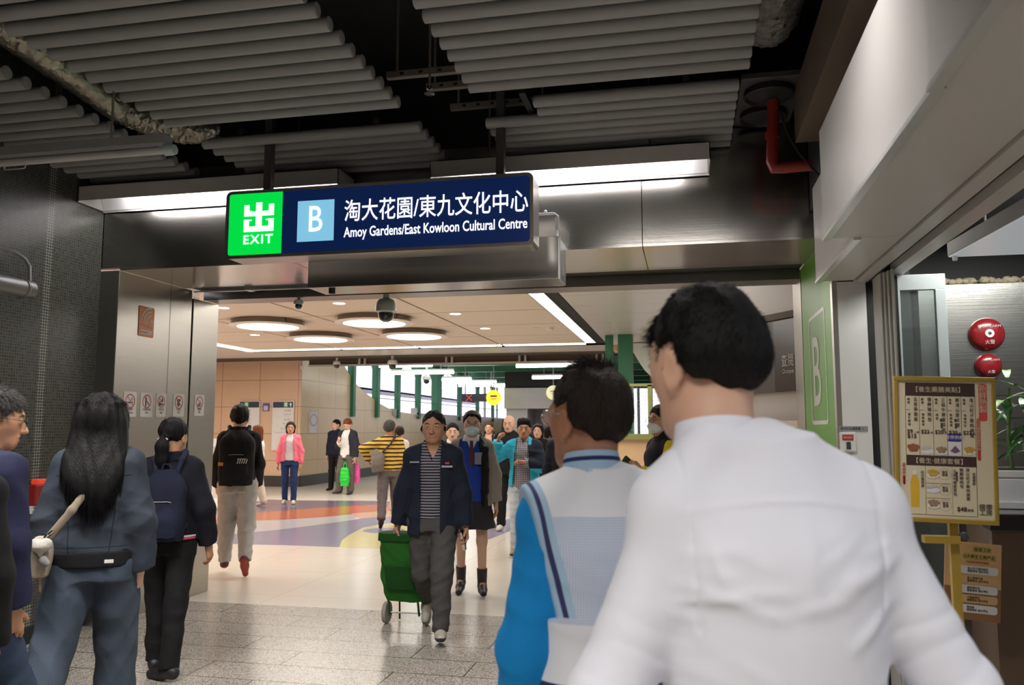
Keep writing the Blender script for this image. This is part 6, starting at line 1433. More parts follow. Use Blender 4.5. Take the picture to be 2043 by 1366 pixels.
def backpack(root, sc, J, label, m, m2, w=.15, hgt=.42, depth=.075, z=1.20, yo=-.215, logo=None, strapm=None, region=None):
    pz, ln = J['pz'], J['lean']; e = worn(root, 'backpack', label, 'backpack'); cx, cy = float(ln[0]) * .7, float(ln[1]) * .7 + yo
    S = Sculpt(); zb, zt = z - hgt / 2 + pz, z + hgt / 2 + pz
    S.loft([(zb, cx, cy, w * .92, depth), (zb + .10, cx, cy - .012, w, depth * 1.15), (z + pz, cx, cy, w * .98, depth), (zt - .07, cx, cy + .02, w * .85, depth * .8), (zt, cx, cy + .045, w * .45, depth * .4)], 0, e=3.)
    S.disp(folds(3, .007, .12)); sculpted('bag_body', S, .007, m, e, None, sc)
    S = Sculpt(); S.loft([(zb + .02, cx, cy - depth * .75, w * .72, depth * .45), (zb + hgt * .30, cx, cy - depth * .8, w * .74, depth * .55), (zb + hgt * .5, cx, cy - depth * .6, w * .70, depth * .35)], 0, e=3.); S.disp(folds(5, .005, .1)); sculpted('front_pocket', S, .007, m2, e, None, sc)
    g = G(); g.tube([[q * sc for q in v] for v in ((cx - .03, cy + .05, zt - .01), (cx - .02, cy + .05, zt + .035), (cx + .02, cy + .05, zt + .035), (cx + .03, cy + .05, zt - .01))], .008 * sc, 8); g.build('top_handle', strapm or m2, e, smooth=True, world=False)
    for nm, s in (('L', -1), ('R', 1)):
        sh = J['A'][nm][0]; S = Sculpt(); x = float(sh[0]) * .62; pts = [V(cx + s * .06, cy + .05, zt - .05), V(x, float(sh[1]) - .10, 1.425 + pz), V(x, float(sh[1]) - .0, 1.475 + pz), V(x, float(sh[1]) + .11, 1.40 + pz), V(x * 1.15, float(sh[1]) + .15, 1.25 + pz), V(x * 1.4, float(sh[1]) + .06, 1.10 + pz), V(cx + s * w * .9, cy + .05, zb + .08)]
        S.chain(pts, [.02] * 7, .02, flat=(1, 0, 0), f=.65) if False else S.chain(pts, [.017] * 7, .02)
        sculpted('shoulder_strap', S, .007, strapm or m2, e, None, sc)
    g = G(); y = (cy - depth * 1.02); g.tube([[q * sc for q in v] for v in ((cx - w * .7, y + .03, zb + hgt * .52), (cx - w * .3, y - .0, zb + hgt * .56), (cx + w * .3, y - .0, zb + hgt * .56), (cx + w * .7, y + .03, zb + hgt * .52))], .0025, 6); g.build('zip', M_GREYPL, e, world=False)
    if logo: logo(e, sc, cx, cy, w, depth, zb, hgt)
    return e

if not FAST:
    # ---- 1 the tall man in the white shirt, seen from behind
    def mod_white(S, A, J, pz, ln):
        # long shirt creases: armpit pulls, yoke seam, sleeve rings
        el, wr, sh = A['R'][1], A['R'][2], A['R'][0]; L_el, L_sh, L_wr = A['L'][1], A['L'][0], A['L'][2]
        def f(p):
            d = np.zeros(len(p), F32); back = np.clip(-(p[:, 1] - ln[1] * .6) * 14, 0, 1); tor = np.clip(1.3 - np.abs(p[:, 0] - ln[0] * .6) / .13, 0, 1) * back
            yz = 1.365 + .012 * np.cos(p[:, 0] * 14) + pz; d += -.0035 * np.exp(-((p[:, 2] - yz) / .004) ** 2).astype(F32) * tor
            r_ = random.Random(5); CR = [(-.15, 1.26, -.05, 1.235, .012, .006), (.15, 1.30, .04, 1.245, .012, .006), (.15, 1.24, .06, 1.17, .010, .005), (.02, 1.36, .01, 1.22, .014, .003), (-.12, 1.33, -.09, 1.24, .010, .004)]
            for _ in range(26):
                x0, z0 = r_.uniform(-.15, .15), r_.uniform(.98, 1.33); L_, an = r_.uniform(.04, .11), r_.uniform(-.55, .25) + (.5 if x0 > .05 else 0); CR.append((x0 - L_ * .5 * math.cos(an), z0 - L_ * .5 * math.sin(an), x0 + L_ * .5 * math.cos(an), z0 + L_ * .5 * math.sin(an), r_.uniform(.007, .012), r_.uniform(.0015, .0036)))
            for s_ in (-1, 1): d -= (.0028 * np.exp(-((np.abs(p[:, 0] - ln[0] * .9) - (.138 + .05 * (p[:, 2] - 1.38 - pz))) / .004) ** 2) * (p[:, 2] > 1.2 + pz) * (np.sign(p[:, 0]) == s_)).astype(F32) * -1
            for k, (x0, z0, x1, z1, w, a) in enumerate(CR):
                ax, az, bx, bz = x0 + ln[0] * .6, z0 + pz, x1 + ln[0] * .6, z1 + pz; vx, vz = bx - ax, bz - az; t = np.clip(((p[:, 0] - ax) * vx + (p[:, 2] - az) * vz) / (vx * vx + vz * vz), 0, 1)
                r = np.sqrt((p[:, 0] - ax - t * vx) ** 2 + (p[:, 2] - az - t * vz) ** 2); d -= (a * np.exp(-(r / w) ** 2) * np.sin(np.pi * np.clip(t * .9 + .1, 0, 1)) * back).astype(F32)
            # sleeve rings bunching round the elbows and forearms
            for E, W_, H_, amp in ((el, wr, sh, .0042), (L_el, L_wr, L_sh, .0026)):
                for a_, b_, f0, f1 in ((E, W_, .0, 1.), (H_, E, .45, 1.)):
                    u = nrm(b_ - a_); L = float(np.linalg.norm(b_ - a_)); q = p - a_; s = (q @ u) / L; o = q - (q @ u)[:, None] * u; r = np.linalg.norm(o, axis=1); near = np.clip((.105 - r) * 30, 0, 1) * np.clip((s - f0) * 6, 0, 1) * np.clip((f1 - s) * 6 + 1, 0, 1)
                    ang = np.arctan2(o[:, 0], o[:, 1]); ph = s * L * 150 + .9 * np.sin(ang + s * 7) + .5 * np.sin(2 * ang + s * 19)
                    d -= (amp * near * (np.abs(np.sin(ph * .5)) ** .7 - .5) * (1 if a_ is E else .6)).astype(F32)
            return d
        S.disp(f)
    C_SHIRT = mat('cloth_white_shirt', S8(232, 234, 244), .8, var=.02, nscale=4, bump=.12, bscale=500., spec=.25)
    x, y = gd(1524, 1.29)
    person('tall black haired man in a white stand collar shirt, back to the camera', (x, y), 14, 1.76,
           dict(armR=((.38, -.12, -.92), (-.06, .16, -.98), (-.5, .5, -.6), (-1, 0, .2), .5), armL=((.34, -.10, -.93), (.02, .42, -.9)), head=(34, -3, 0), ly=.01, hoff=(-.004, .02, .006), noff=(-.066, .025, .0), collar_r=.88, collar_h=.85, legL=(4, -2, 3), legR=(-2, -4, 3)),
           top=dict(m=C_SHIRT, loose=.024, hem=.80, collar='crew', trap=.032, alo=.010, amp=.0022, wl=.16, mod=mod_white, name='shirt', h=.0045, cuff=.045), bottom=dict(m=C_CHAR), shoes=(C_SHOEB, C_SOLE),
           hair=('short', H_BLACK, dict(strands=15000, th=.013, nape=-.245, seed=3, front=.24, srad=.0007, amp=.001, crown=(.0, -.40, .36), slen=lambda l: np.where(l[:, 1] > .2, .034, np.where(l[:, 2] < .0, .010, .018)), stand=lambda l: np.where(l[:, 1] > .2, .38, np.where(l[:, 2] < 0, .10, .08)))), sk=SK_LIGHT, h=.0045, seed=11, bodyw=.95, extra=lambda r, s, J: neck_collar(r, s, J, [(1., C_SHIRT)], r0=.072, r1=.061, z0=-.03, hgt=.06), hu=.245, hd=.87)
    # ---- 2 the man in the white and blue sports jacket
    M_VEST, nt, bs, ob, sx = base_of('cloth_vest_panels', .75)
    zz = sx.outputs['Z']; inb = _math(nt, 'MULTIPLY', _math(nt, 'GREATER_THAN', zz, 1.128), _math(nt, 'LESS_THAN', zz, 1.345))
    grid = _math(nt, 'MAXIMUM', _math(nt, 'LESS_THAN', _math(nt, 'FRACT', _math(nt, 'ADD', _math(nt, 'MULTIPLY', sx.outputs['X'], 190), 50.)), .45), _math(nt, 'LESS_THAN', _math(nt, 'FRACT', _math(nt, 'MULTIPLY', zz, 190)), .45))
    col = mixc(nt, _math(nt, 'MULTIPLY', inb, _math(nt, 'ADD', _math(nt, 'MULTIPLY', grid, .5), .2)), S8(222, 224, 230), S8(150, 172, 205))
    nav = _math(nt, 'MULTIPLY', _math(nt, 'GREATER_THAN', zz, .996), _math(nt, 'LESS_THAN', zz, 1.008)); pal = _math(nt, 'MULTIPLY', _math(nt, 'GREATER_THAN', zz, .970), _math(nt, 'LESS_THAN', zz, .996))
    col = mixc(nt, nav, col, S8(40, 42, 92)); col = mixc(nt, pal, col, S8(142, 186, 214))
    VN = (nt, bs, sx, col)
    C_BLUE = cloth('bright_blue', S8(18, 128, 196), bump=.2); C_PIPE = cloth('navy_piping', S8(44, 46, 96)); C_PALEB = cloth('pale_blue_piping', S8(160, 190, 214))
    x, y = gd(1203, 1.86)
    AH = {}
    def vest_mod(S, A, J, pz, ln):
        for nm, s in (('L', -1), ('R', 1)):
            pt, n = A[nm][0] + V(s * .012, 0, -.08), nrm(V(s * .976, 0, -.217)); AH[s] = (pt, n)
            S.cutfn(lambda p, pt=pt, n=n, pz=pz: np.maximum(-((p - pt) @ n), 1.15 + pz - p[:, 2]), k=.003)
    def vest_piping(sc):
        """navy and pale blue piping sewn along both armholes"""
        nt, bs, sx, col = VN
        for s in (-1, 1):
            pt, n = AH[s]; q = _math(nt, 'SUBTRACT', _math(nt, 'ADD', _math(nt, 'MULTIPLY', sx.outputs['X'], float(n[0])), _math(nt, 'MULTIPLY', sx.outputs['Z'], float(n[2]))), float(pt @ n) * sc)
            on = _math(nt, 'GREATER_THAN', sx.outputs['Z'], 1.158 * sc)
            for a, b, c in ((-.034, .02, S8(160, 190, 214)), (-.020, -.010, S8(44, 46, 96))):
                f = _math(nt, 'MULTIPLY', on, _math(nt, 'MULTIPLY', _math(nt, 'GREATER_THAN', q, a * sc), _math(nt, 'LESS_THAN', q, b * sc))); col = mixc(nt, f, col, c)
        nt.links.new(col, bs.inputs['Base Color'])
    def vest_extra(root, sc, J):
        vest_piping(sc); neck_collar(root, sc, J, [(.08, C_WHITE), (.14, C_PIPE), (.45, C_PALEB), (.14, C_PIPE), (.19, C_PALEB)], r0=.078, r1=.062, z0=-.03, hgt=.07)
        lens_frames(root, sc, J, mat('glasses_silver', (.6, .6, .6), .2, .9), .020)
        HP = J['HP']; g = G(); MR = Matrix([list(map(float, q)) for q in J['Rh']]).to_4x4()
        for s in (-1, 1):
            g = G(); g.M = Matrix.Translation([float(v) * sc for v in HP(s * .135, .43, -.01)]) @ MR; g.lathe([(.019, -.001), (.019, .001), (0, .002)], (0, 0, 0), 18, 'Y'); g.build('lens', mat('lens_glass', (.75, .8, .82), .05, alpha=.22, var=0), root, world=False)
    person('man in a white sports top with bright blue sleeves, back to the camera', (x, y), 24, 1.675,
           dict(armL=((.13, -.02, -1), (.06, .10, -1)), armR=((.14, .0, -1), (.0, .3, -1)), head=(31, 2, 0), hoff=(.0, .01, 0), noff=(-.025, .015, -.0), collar_h=.75, collar_r=.92, legL=(3, 0, 3), legR=(-3, -3, 3)),
           top=[dict(m=C_BLUE, loose=.014, hem=.99, name='sleeves', amp=.005, wl=.14, h=.005, cuff=.045), dict(m=M_VEST, mod=vest_mod, trap=.01, loose=.034, shoulder=.012, hem=.985, sleeve=0, collar='crew', amp=.005, wl=.15, name='sports_top', h=.0045)], bottom=dict(m=cloth('white_trousers', S8(214, 216, 222))), shoes=(C_SHOEW, C_SOLEW),
           hair=('short', H_DBROWN, dict(strands=11000, th=.015, nape=-.25, seed=8, front=.25, srad=.0006, crown=(.02, -.36, .38), slen=lambda l: np.where(l[:, 2] > .44, .028, np.where(l[:, 2] < .02, .010, .016)), stand=lambda l: np.where(l[:, 2] > .46, .5, np.where(l[:, 2] < 0, .10, .12)))), sk=SK_DEEP, h=.0045, seed=5, extra=vest_extra, bodyw=.95, hu=.245, hd=.9)

    # ---- 3 man at the left edge
    J_BLUE = denim('mid_blue', S8(56, 68, 90)); x, y = gd(-46, 3.35)
    def left_extra(root, sc, J):
        lens_frames(root, sc, J, mat('glasses_black', (.012, .012, .012), .3), .022)
        e = worn(root, 'shoulder_bag', 'light blue strapped bag on the man at the left edge', 'bag'); pz = J['pz']
        S = Sculpt(); S.chain([V(-.10, -.15, 1.15 + pz), V(-.09, -.13, 1.36 + pz), V(-.085, -.02, 1.475 + pz), V(-.085, .10, 1.39 + pz), V(-.09, .15, 1.2 + pz)], [.02] * 5, .02); sculpted('strap', S, .007, cloth('sky_blue_strap', S8(110, 170, 215)), e, None, sc)
        S = Sculpt(); S.loft([(.95 + pz, -.03, -.21, .13, .05), (1.15 + pz, -.03, -.21, .14, .06), (1.3 + pz, -.03, -.19, .11, .04)], 0, e=3); sculpted('bag_body', S, .007, C_DNAVY, e, None, sc)
        S = Sculpt()
        for s in (-1, 1): S.chain([V(s * .075, -.05, 1.468 + pz), V(s * .14, -.085, 1.42 + pz), V(s * .205, -.07, 1.36 + pz)], [.006] * 3, .004)
        sculpted('white_piping', S, .004, C_WHITE, root, None, sc)
    person('man with glasses in a dark navy sweatshirt and jeans at the left edge', (x, y), -14, 1.70,
           dict(legL=(-12, -30, 2, 18), legR=(20, 8, 2, 0), armR=((.10, .02, -1), (.0, .16, -1), None, None, .6), armL=((.1, -.2, -1), (0, .1, -1)), head=(-34, -6), ly=.03, hoff=(0, .03, 0)),
           top=dict(m=cloth('sweat_navy', S8(36, 39, 66)), loose=.040, hem=.90, name='sweatshirt', amp=.008, cuff=.04), bottom=dict(kind='jeans', m=J_BLUE, loose=.026, amp=.009), shoes=(C_SHOEB, C_SOLE), hair=('short', H_GREY, dict(strands=5000, th=.02, seed=4, front=.3, srad=.0008)), sk=SK_MID, h=.006, seed=21, extra=left_extra, bodyw=1.04)
    # ---- 4 woman in the denim jacket
    DJ = seam_denim('jacket', S8(54, 61, 71)); DT = denim('trousers', S8(68, 78, 92)); x, y = gd(202, 4.15)
    def denim_extra(root, sc, J):
        pz = J['pz']; phone(root, sc, J, 'R', 'dark phone held low in the right hand of the woman in denim', tilt=V(0, .45, -1))
        e = worn(root, 'crossbody_bag', 'beige crossbody bag with a white heart charm on the woman in denim', 'bag')
        S = Sculpt(); pts = [V(.10, -.02, 1.475 + pz), V(.085, -.105, 1.43 + pz), V(.03, -.160, 1.31 + pz), V(-.07, -.196, 1.15 + pz), V(-.16, -.19, 1.03 + pz)]; S.chain(pts, [.019] * 5, .01, flat=(0, 1, 0), f=2.2); S.chain([V(.10, -.02, 1.475 + pz), V(.10, .10, 1.41 + pz), V(0, .17, 1.25 + pz), V(-.16, .13, 1.02 + pz)], [.018] * 4, .01); sculpted('strap', S, .005, cloth('beige_strap', S8(140, 128, 110)), e, None, sc)
        S = Sculpt(); S.loft([(.84 + pz, -.215, -.17, .05, .045), (.91 + pz, -.215, -.17, .065, .055), (.99 + pz, -.205, -.17, .055, .045), (1.03 + pz, -.19, -.175, .03, .02)], 0, e=2.6); sculpted('bag_body', S, .006, cloth('beige_bag', S8(168, 156, 140)), e, None, sc)
        S = Sculpt(); c = V(-.185, -.235, .985 + pz); S.ell(c + V(-.021, 0, .012), (.030, .018, .030), .01); S.ell(c + V(.021, 0, .012), (.030, .018, .030), .01); S.cap(c + V(0, 0, .0), c + V(.0, 0, -.035), .028, .009, .02); sculpted('heart_charm', S, .004, cloth('plush_white', S8(215, 208, 200), bump=.8, bs=400), e, None, sc)
        S = Sculpt(); S.ell(V(-.17, -.235, .925 + pz), (.02, .016, .022), .01); S.ell(V(-.155, -.235, .91 + pz), (.016, .012, .016), .01); sculpted('grey_charm', S, .004, cloth('plush_grey', S8(150, 148, 146)), e, None, sc)
        g = G(); g.tube([[float(q) * sc for q in v] for v in ((-.165, -.20, 1.04 + pz), (-.18, -.225, 1.0 + pz))], .006, 8); g.tube([[float(q) * sc for q in v] for v in ((-.145, -.20, 1.055 + pz), (-.18, -.20, 1.025 + pz))], .007, 8); g.build('clasp', M_CHROME, e, world=False)
        g = G(); p = [float(v) * sc for v in (.10, -.166, .90 + pz)]; g.box(p[0] - .02, p[1] - .008, p[2] - .008, p[0] + .02, p[1] - .004, p[2] + .008); g.build('white_tag', C_WHITE, root, world=False)
        el, wr = J['A']['R'][1], J['A']['R'][2]; u = nrm(wr - el)
        for k in range(3):
            g = G(); c = (wr - u * (.03 + .045 * k) + V(.012, -.058, 0)) * sc; g.ball([float(v) for v in c], .007, 10, 6); g.build('button', M_CHROME, root, smooth=True, world=False)
    person('woman with long dark hair in a denim jacket and wide blue trousers walking away', (x, y), 27, 1.695,
           dict(legL=(-15, -36, 7, 30, 6), legR=(10, 0, 2, 0), armL=((.22, -.02, -1), (.10, .12, -1)), armR=((.20, -.05, -1), (.06, .12, -1), (-.05, .25, -1), (-1, .2, 0), .7), head=(-6, -4)), male=False,
           top=[dict(m=C_BLACK, loose=.047, hem=.865, sleeve=0, name='undershirt', amp=.003, mod=lambda S, A, J, pz, ln: S.half(V(0, 0, .94 + pz), V(0, 0, 1))), dict(m=DJ, loose=.042, hem=.935, name='denim_jacket', amp=.009, wl=.13, collar='shirt', h=.0055, cuff=.042)], bottom=dict(m=DT, loose=.040, amp=.011, wl=.15, cuff=.055), shoes=(C_SHOEW, C_SOLEW),
           hair=('long', H_BLACK, dict(len=1.75, w=.42, th=.06, back=-.075, tipx=.03, strands=9000, seed=2, srad=.0008, rnd=.05, down=True, slen=lambda l: np.where(l[:, 2] < -.5, .08, .035), stand=lambda l: np.full(len(l), .05), amp=.002)), sk=SK_LIGHT, face=False, h=.006, seed=31, extra=denim_extra)
    # ---- 5 woman with a ponytail and navy backpack
    x, y = gd(345, 5.3)
    def region_hem(c): return np.zeros(len(c))
    def pony_extra(root, sc, J):
        bp = backpack(root, sc, J, 'navy backpack on the woman with the ponytail', cloth('navy_bag', S8(24, 28, 46)), cloth('navy_bag_pocket', S8(28, 33, 54)), w=.145, hgt=.46, depth=.075, z=1.13, yo=-.19, strapm=cloth('navy_strap', S8(34, 38, 60)))
        pz = J['pz']
        for zz, m in ((.918, C_WHITE), (.903, cloth('pink_band', S8(222, 70, 120)))):
            S = Sculpt(); S.loft([(zz - .007 + pz, 0, 0, .193, .157), (zz + .007 + pz, 0, 0, .193, .157)], 0); sculpted('hem_band', S, .004, m, root, None, sc)
        for nm in 'LR':
            el, wr = J['A'][nm][1], J['A'][nm][2]; u = nrm(wr - el); S = Sculpt(); S.cap(wr - u * .012, wr - u * .002, .043, .043, 0, cut1=True, cut0=True); sculpted('cuff_band', S, .004, MATS['cloth_pink_band'], root, None, sc)
        HP = J['HP']; g = G()
        for k in range(5): g.ball([float(v) * sc for v in HP(-.10 + .05 * k, -.56 - .02 * math.sin(k * .8), -.09)], (.012, .010, .010), 10, 8)
        g.build('hair_tie', mat('pale_pink_tie', S8(225, 190, 190), .5), root, smooth=True, world=False)
    person('woman with a black ponytail and pale hair tie in dark clothes walking away', (x, y), 22, 1.605,
           dict(legL=(15, -2, -2), legR=(-12, -15, -1, 0, -62), armR=((.30, -.12, -1), (.14, .22, -1), None, None, .5), armL=((.12, .1, -1), (0, .3, -1)), head=(-18, -2), ly=.02, lx=.0), male=False,
           top=dict(m=cloth('near_black_navy', S8(20, 21, 30)), loose=.038, hem=.895, collar='shirt', name='jacket', amp=.007, cuff=.03), bottom=dict(m=C_BLACK, loose=.016, amp=.007), shoes=(C_SHOEB, C_SOLE), hair=('ponytail', H_BLACK, dict(z=-.08, len=1.15, front=.3, th=.03)), sk=SK_MID, h=.006, seed=41, extra=pony_extra)
    # ---- 6 man with the black backpack
    x, y = gd(478, 8.75)
    def zig(e, sc, cx, cy, w, depth, zb, hgt):
        g = G(); y = cy - depth * 1.32
        for k in range(5): x0 = cx + .01 + k * .021; z0 = zb + hgt * .40; g.prism([((x0) * sc, y * sc, z0 * sc), ((x0 + .008) * sc, y * sc, z0 * sc), ((x0 + .022) * sc, y * sc, (z0 + .045) * sc), ((x0 + .014) * sc, y * sc, (z0 + .045) * sc)], (0, .004, 0))
        g.box((cx + .015) * sc, y * sc, (zb + hgt * .40 + .045) * sc, (cx + .10) * sc, (y + .004) * sc, (zb + hgt * .40 + .05) * sc); g.build('zigzag_logo', C_WHITE, e, world=False)
        g = G(); g.box((cx - w * .98) * sc, (cy - .035) * sc, (zb + hgt * .36) * sc, (cx - w * .70) * sc, (cy - depth * .98) * sc, (zb + hgt * .42) * sc); g.build('side_tag', mat('amber_tag', S8(220, 160, 80), .5), e, world=False)
    person('man in black with a large black backpack and light grey sweatpants walking away', (x, y), 26, 1.72,
           dict(legL=(10, 2, 2), legR=(0, -30, 2, 48), armL=((.2, .05, -1), (.0, .5, -1)), armR=((.16, .05, -1), (-.05, .5, -.9)), head=(-6, 2)),
           top=dict(m=C_BLACK, loose=.024, hem=.86, name='sweater', collar='shirt', amp=.007), bottom=dict(m=cloth('light_grey_sweat', S8(176, 172, 170)), loose=.034, amp=.010, cuff=.03), shoes=(mat('shoe_maroon', S8(86, 36, 34), .6), mat('sole_red_brown', S8(150, 60, 50), .6)), hair=('short', H_BLACK, dict(th=.045)), sk=SK_LIGHT, face=False, h=.007, seed=51, extra=lambda r, s, J: backpack(r, s, J, 'black backpack with a white zigzag mark on the man in grey sweatpants', C_BLACK, cloth('black_pocket', S8(30, 30, 32)), w=.175, hgt=.56, depth=.10, z=1.16, yo=-.225, logo=zig))
    # ---- 7 woman in white behind him
    x, y = gd(514, 16.3)
    person('woman with auburn hair all in white, half hidden behind the backpack man', (x, y), 100, 1.58, dict(legL=(8, 0, 2), legR=(-6, -14, 2, 8), head=(0, -5)), male=False, top=dict(m=C_WHITE, loose=.035, hem=.86, name='blouse'), bottom=dict(m=C_CREAM, loose=.03), shoes=(C_SHOEW, C_SOLEW), hair=('long', H_AUBURN, dict(len=1.1, w=.28)), sk=SK_LIGHT, h=.009, seed=61)
    # ---- 8 woman in the pink jacket
    C_PINK = cloth('pink', S8(232, 120, 140)); x, y = gd(580, 16.9)
    person('woman with a dark bob in an open pink jacket, pale grey top and blue jeans', (x, y), 200, 1.665, dict(legL=(6, 2, 1), legR=(-4, -8, 0, 2), armL=((.26, -.02, -1), (.06, .1, -1)), armR=((.26, -.02, -1), (.1, .1, -1)), head=(6, 3)), male=False,
           top=[dict(m=cloth('pale_grey_top', S8(214, 208, 212)), loose=.012, hem=.90, name='top', amp=.004), dict(m=C_PINK, loose=.034, hem=.88, open=(0, .065, .10), name='jacket', collar='shirt', amp=.007)], bottom=dict(kind='jeans', m=denim('dark_blue', S8(44, 64, 106)), loose=.012, amp=.008), shoes=(C_SHOEW, C_SOLEW), hair=('bob', H_DBROWN, dict(front=.25)), sk=SK_MID, h=.0075, seed=71)
    # ---- 9, 10 two men by the beige wall
    x, y = gd(694, 19.4)
    def tee_extra(root, sc, J):
        phone(root, sc, J, 'R', 'phone held up by the man with reddish hair')
        for (px, d, c, lab, hh, z0) in ((690, 19.2, mat('bag_green', S8(30, 200, 60), .4), 'bright green carrier bag beside the man with reddish hair', .44, .50), (711, 19.5, mat('bag_pink', S8(240, 90, 170), .4), 'bright pink carrier bag behind the green one', .46, .56)):
            bx, by = gd(px, d); e = empty('carrier_bag', (bx, by, 0), lab, 'bag', 'carrier bags'); S = Sculpt(); S.loft([(z0 - .30, bx, by, .10, .05), (z0 - .1, bx, by, .115, .07), (z0 + hh * .3, bx, by, .09, .035)], 0, e=3); S.ops[-1] = (S.ops[-1][0], V(bx - .13, by - .1, z0 - .30), V(bx + .13, by + .1, z0 + .14), 0, 'u'); S.disp(folds(9, .012, .12)); p, q = S.polygons(.009); p = p - np.array([bx, by, 0]); np_mesh('bag_body', p, q, c, e)
            g = G()
            for s in (-1, 1): g.tube([(s * .04, 0, z0 + .10), (s * .03, 0, z0 + .2), (0, 0, z0 + .26)], .010, 8)
            g.build('handle', c, e, world=False)
    person('man with reddish hair in a white tee and open jacket looking at a phone', (x, y), 172, 1.755, dict(legL=(4, 0, 3), legR=(14, -6, 6, 0, 18), armR=((.1, .25, -.95), (-.45, .75, .35), (-.3, .4, .8), (-.3, -.5, .5), .6), armL=((.24, .0, -1), (.0, .18, -1)), head=(4, -24)), top=[dict(m=C_WHITE, loose=.024, hem=.83, name='tee', amp=.006), dict(m=C_CHAR if False else cloth('dark_jacket', S8(44, 46, 56)), loose=.042, hem=.86, open=(.0, .08, .13), name='jacket', collar='hood')], bottom=dict(m=cloth('grey_olive', S8(98, 92, 86)), loose=.032, amp=.01), shoes=(C_SHOEB if False else mat('shoe_grey', S8(66, 62, 60), .6), C_SOLE), hair=('short', H_AUBURN, dict(th=.05, front=.16)), sk=SK_LIGHT, h=.008, seed=81, extra=tee_extra)
    x, y = gd(671, 20.6)
    person('man in black standing behind the man with reddish hair', (x, y), 175, 1.75, dict(head=(-20, -4)), top=dict(m=C_NAVY, loose=.03, hem=.86, name='jacket', collar='shirt'), bottom=dict(m=C_BLACK), shoes=(C_SHOEB, C_SOLE), hair=('short', H_BLACK), sk=SK_LIGHT, h=.009, seed=82)
    # ---- 11 man in the yellow striped jumper
    M_YSTR = stripes_mat('cloth_yellow_black_stripes', S8(28, 26, 26), S8(236, 190, 78), .062, .60)
    x, y = gd(778, 12.95)
    def stripe_extra(root, sc, J):
        pz = J['pz']; e = worn(root, 'shoulder_bag', 'slouchy grey shoulder bag on the man in yellow stripes', 'bag')
        S = Sculpt(); S.loft([(.88 + pz, -.19, -.14, .085, .09), (.96 + pz, -.19, -.15, .10, .12), (1.1 + pz, -.165, -.16, .085, .09), (1.2 + pz, -.13, -.16, .03, .03)], 0, e=2.4); S.disp(folds(4, .012, .12)); sculpted('bag_body', S, .008, cloth('taupe_bag', S8(124, 114, 112)), e, None, sc)
        S = Sculpt(); S.chain([V(-.14, -.17, 1.17 + pz), V(0, -.175, 1.31 + pz), V(.08, -.12, 1.43 + pz), V(.09, -.01, 1.485 + pz), V(.08, .1, 1.4 + pz)], [.015] * 5, .01); sculpted('strap', S, .007, cloth('taupe_strap', S8(70, 62, 64)), e, None, sc)
    person('man in a yellow and black striped jumper and grey trousers walking away', (x, y), 22, 1.655, dict(legL=(-12, -38, 3, 40), legR=(12, 4, 3), armL=((.85, .1, -.35), (-.35, .55, -.75), None, None, .6), armR=((.26, -.1, -1), (.0, .55, -.8)), head=(-22, 0)), top=dict(m=M_YSTR, loose=.028, hem=.90, name='striped_jumper', amp=.006), bottom=dict(m=cloth('grey_mauve', S8(108, 100, 102)), loose=.020, amp=.009), shoes=(mat('shoe_brown', S8(92, 66, 52), .6), mat('sole_brown', S8(70, 44, 32), .7)), hair=('short', H_GREY, dict(th=.04)), sk=SK_TAN, h=.0075, seed=91, extra=stripe_extra)
    x, y = gd(797, 15.5)
    person('person in pale clothes hidden behind the man in yellow stripes', (x, y), 20, 1.57, dict(), male=False, face=False, top=dict(m=C_CREAM, loose=.02, name='blouse'), bottom=dict(m=C_CREAM), shoes=(C_SHOEW, C_SOLEW), hair=('short', H_DBROWN, dict(th=.05)), sk=SK_LIGHT, h=.011, seed=92)
    # ---- 12 man pulling the shopping trolley
    M_POLO = stripes_mat('cloth_thin_striped_polo', S8(34, 30, 42), S8(160, 158, 170), .021, .28)
    x, y = gd(866, 6.2); CARTX = {}
    def cart_extra(root, sc, J):
        CARTX['hand'] = root.matrix_basis @ Vector([float(v) * sc for v in (J['A']['R'][2] + J['A']['R'][3] * .075)])
        phone(root, sc, J, 'L', 'black phone in the left hand of the man with the trolley', tilt=V(.1, .3, -1))
        HP = J['HP']; g = G()
        for s in (-1, 1): g.ball([float(v) * sc for v in HP(s * .37, -.02, -.06)], (.012, .02, .024), 12, 8)
        g.build('headphone', C_PHONE, root, smooth=True, world=False)
        pz = J['pz']
        g = G(); g.box(-.155 * sc, .150 * sc, (1.275 + pz) * sc, -.06 * sc, .156 * sc, (1.29 + pz) * sc) ; g.box(.095 * sc, .142 * sc, (1.31 + pz) * sc, .165 * sc, .150 * sc, (1.32 + pz) * sc); g.build('reflective_stripe', mat('reflective_grey', S8(150, 155, 165), .4), root, world=False)
        g = G(); g.box(-.13 * sc, .148 * sc, (1.30 + pz) * sc, -.10 * sc, .153 * sc, (1.315 + pz) * sc); g.build('chest_logo', mat('logo_red', S8(190, 40, 60), .5), root, world=False)
        for nm in 'LR':
            el, wr = J['A'][nm][1], J['A'][nm][2]; u = nrm(wr - el); c = (wr - u * .015) * sc; s = 1 if nm == 'R' else -1
            g = G(); g.box(float(c[0]) - .018, float(c[1]) + .035, float(c[2]) - .014, float(c[0]) + .018, float(c[1]) + .05, float(c[2]) + .014); g.build('cuff_tab', MATS['reflective_grey'], root, world=False)
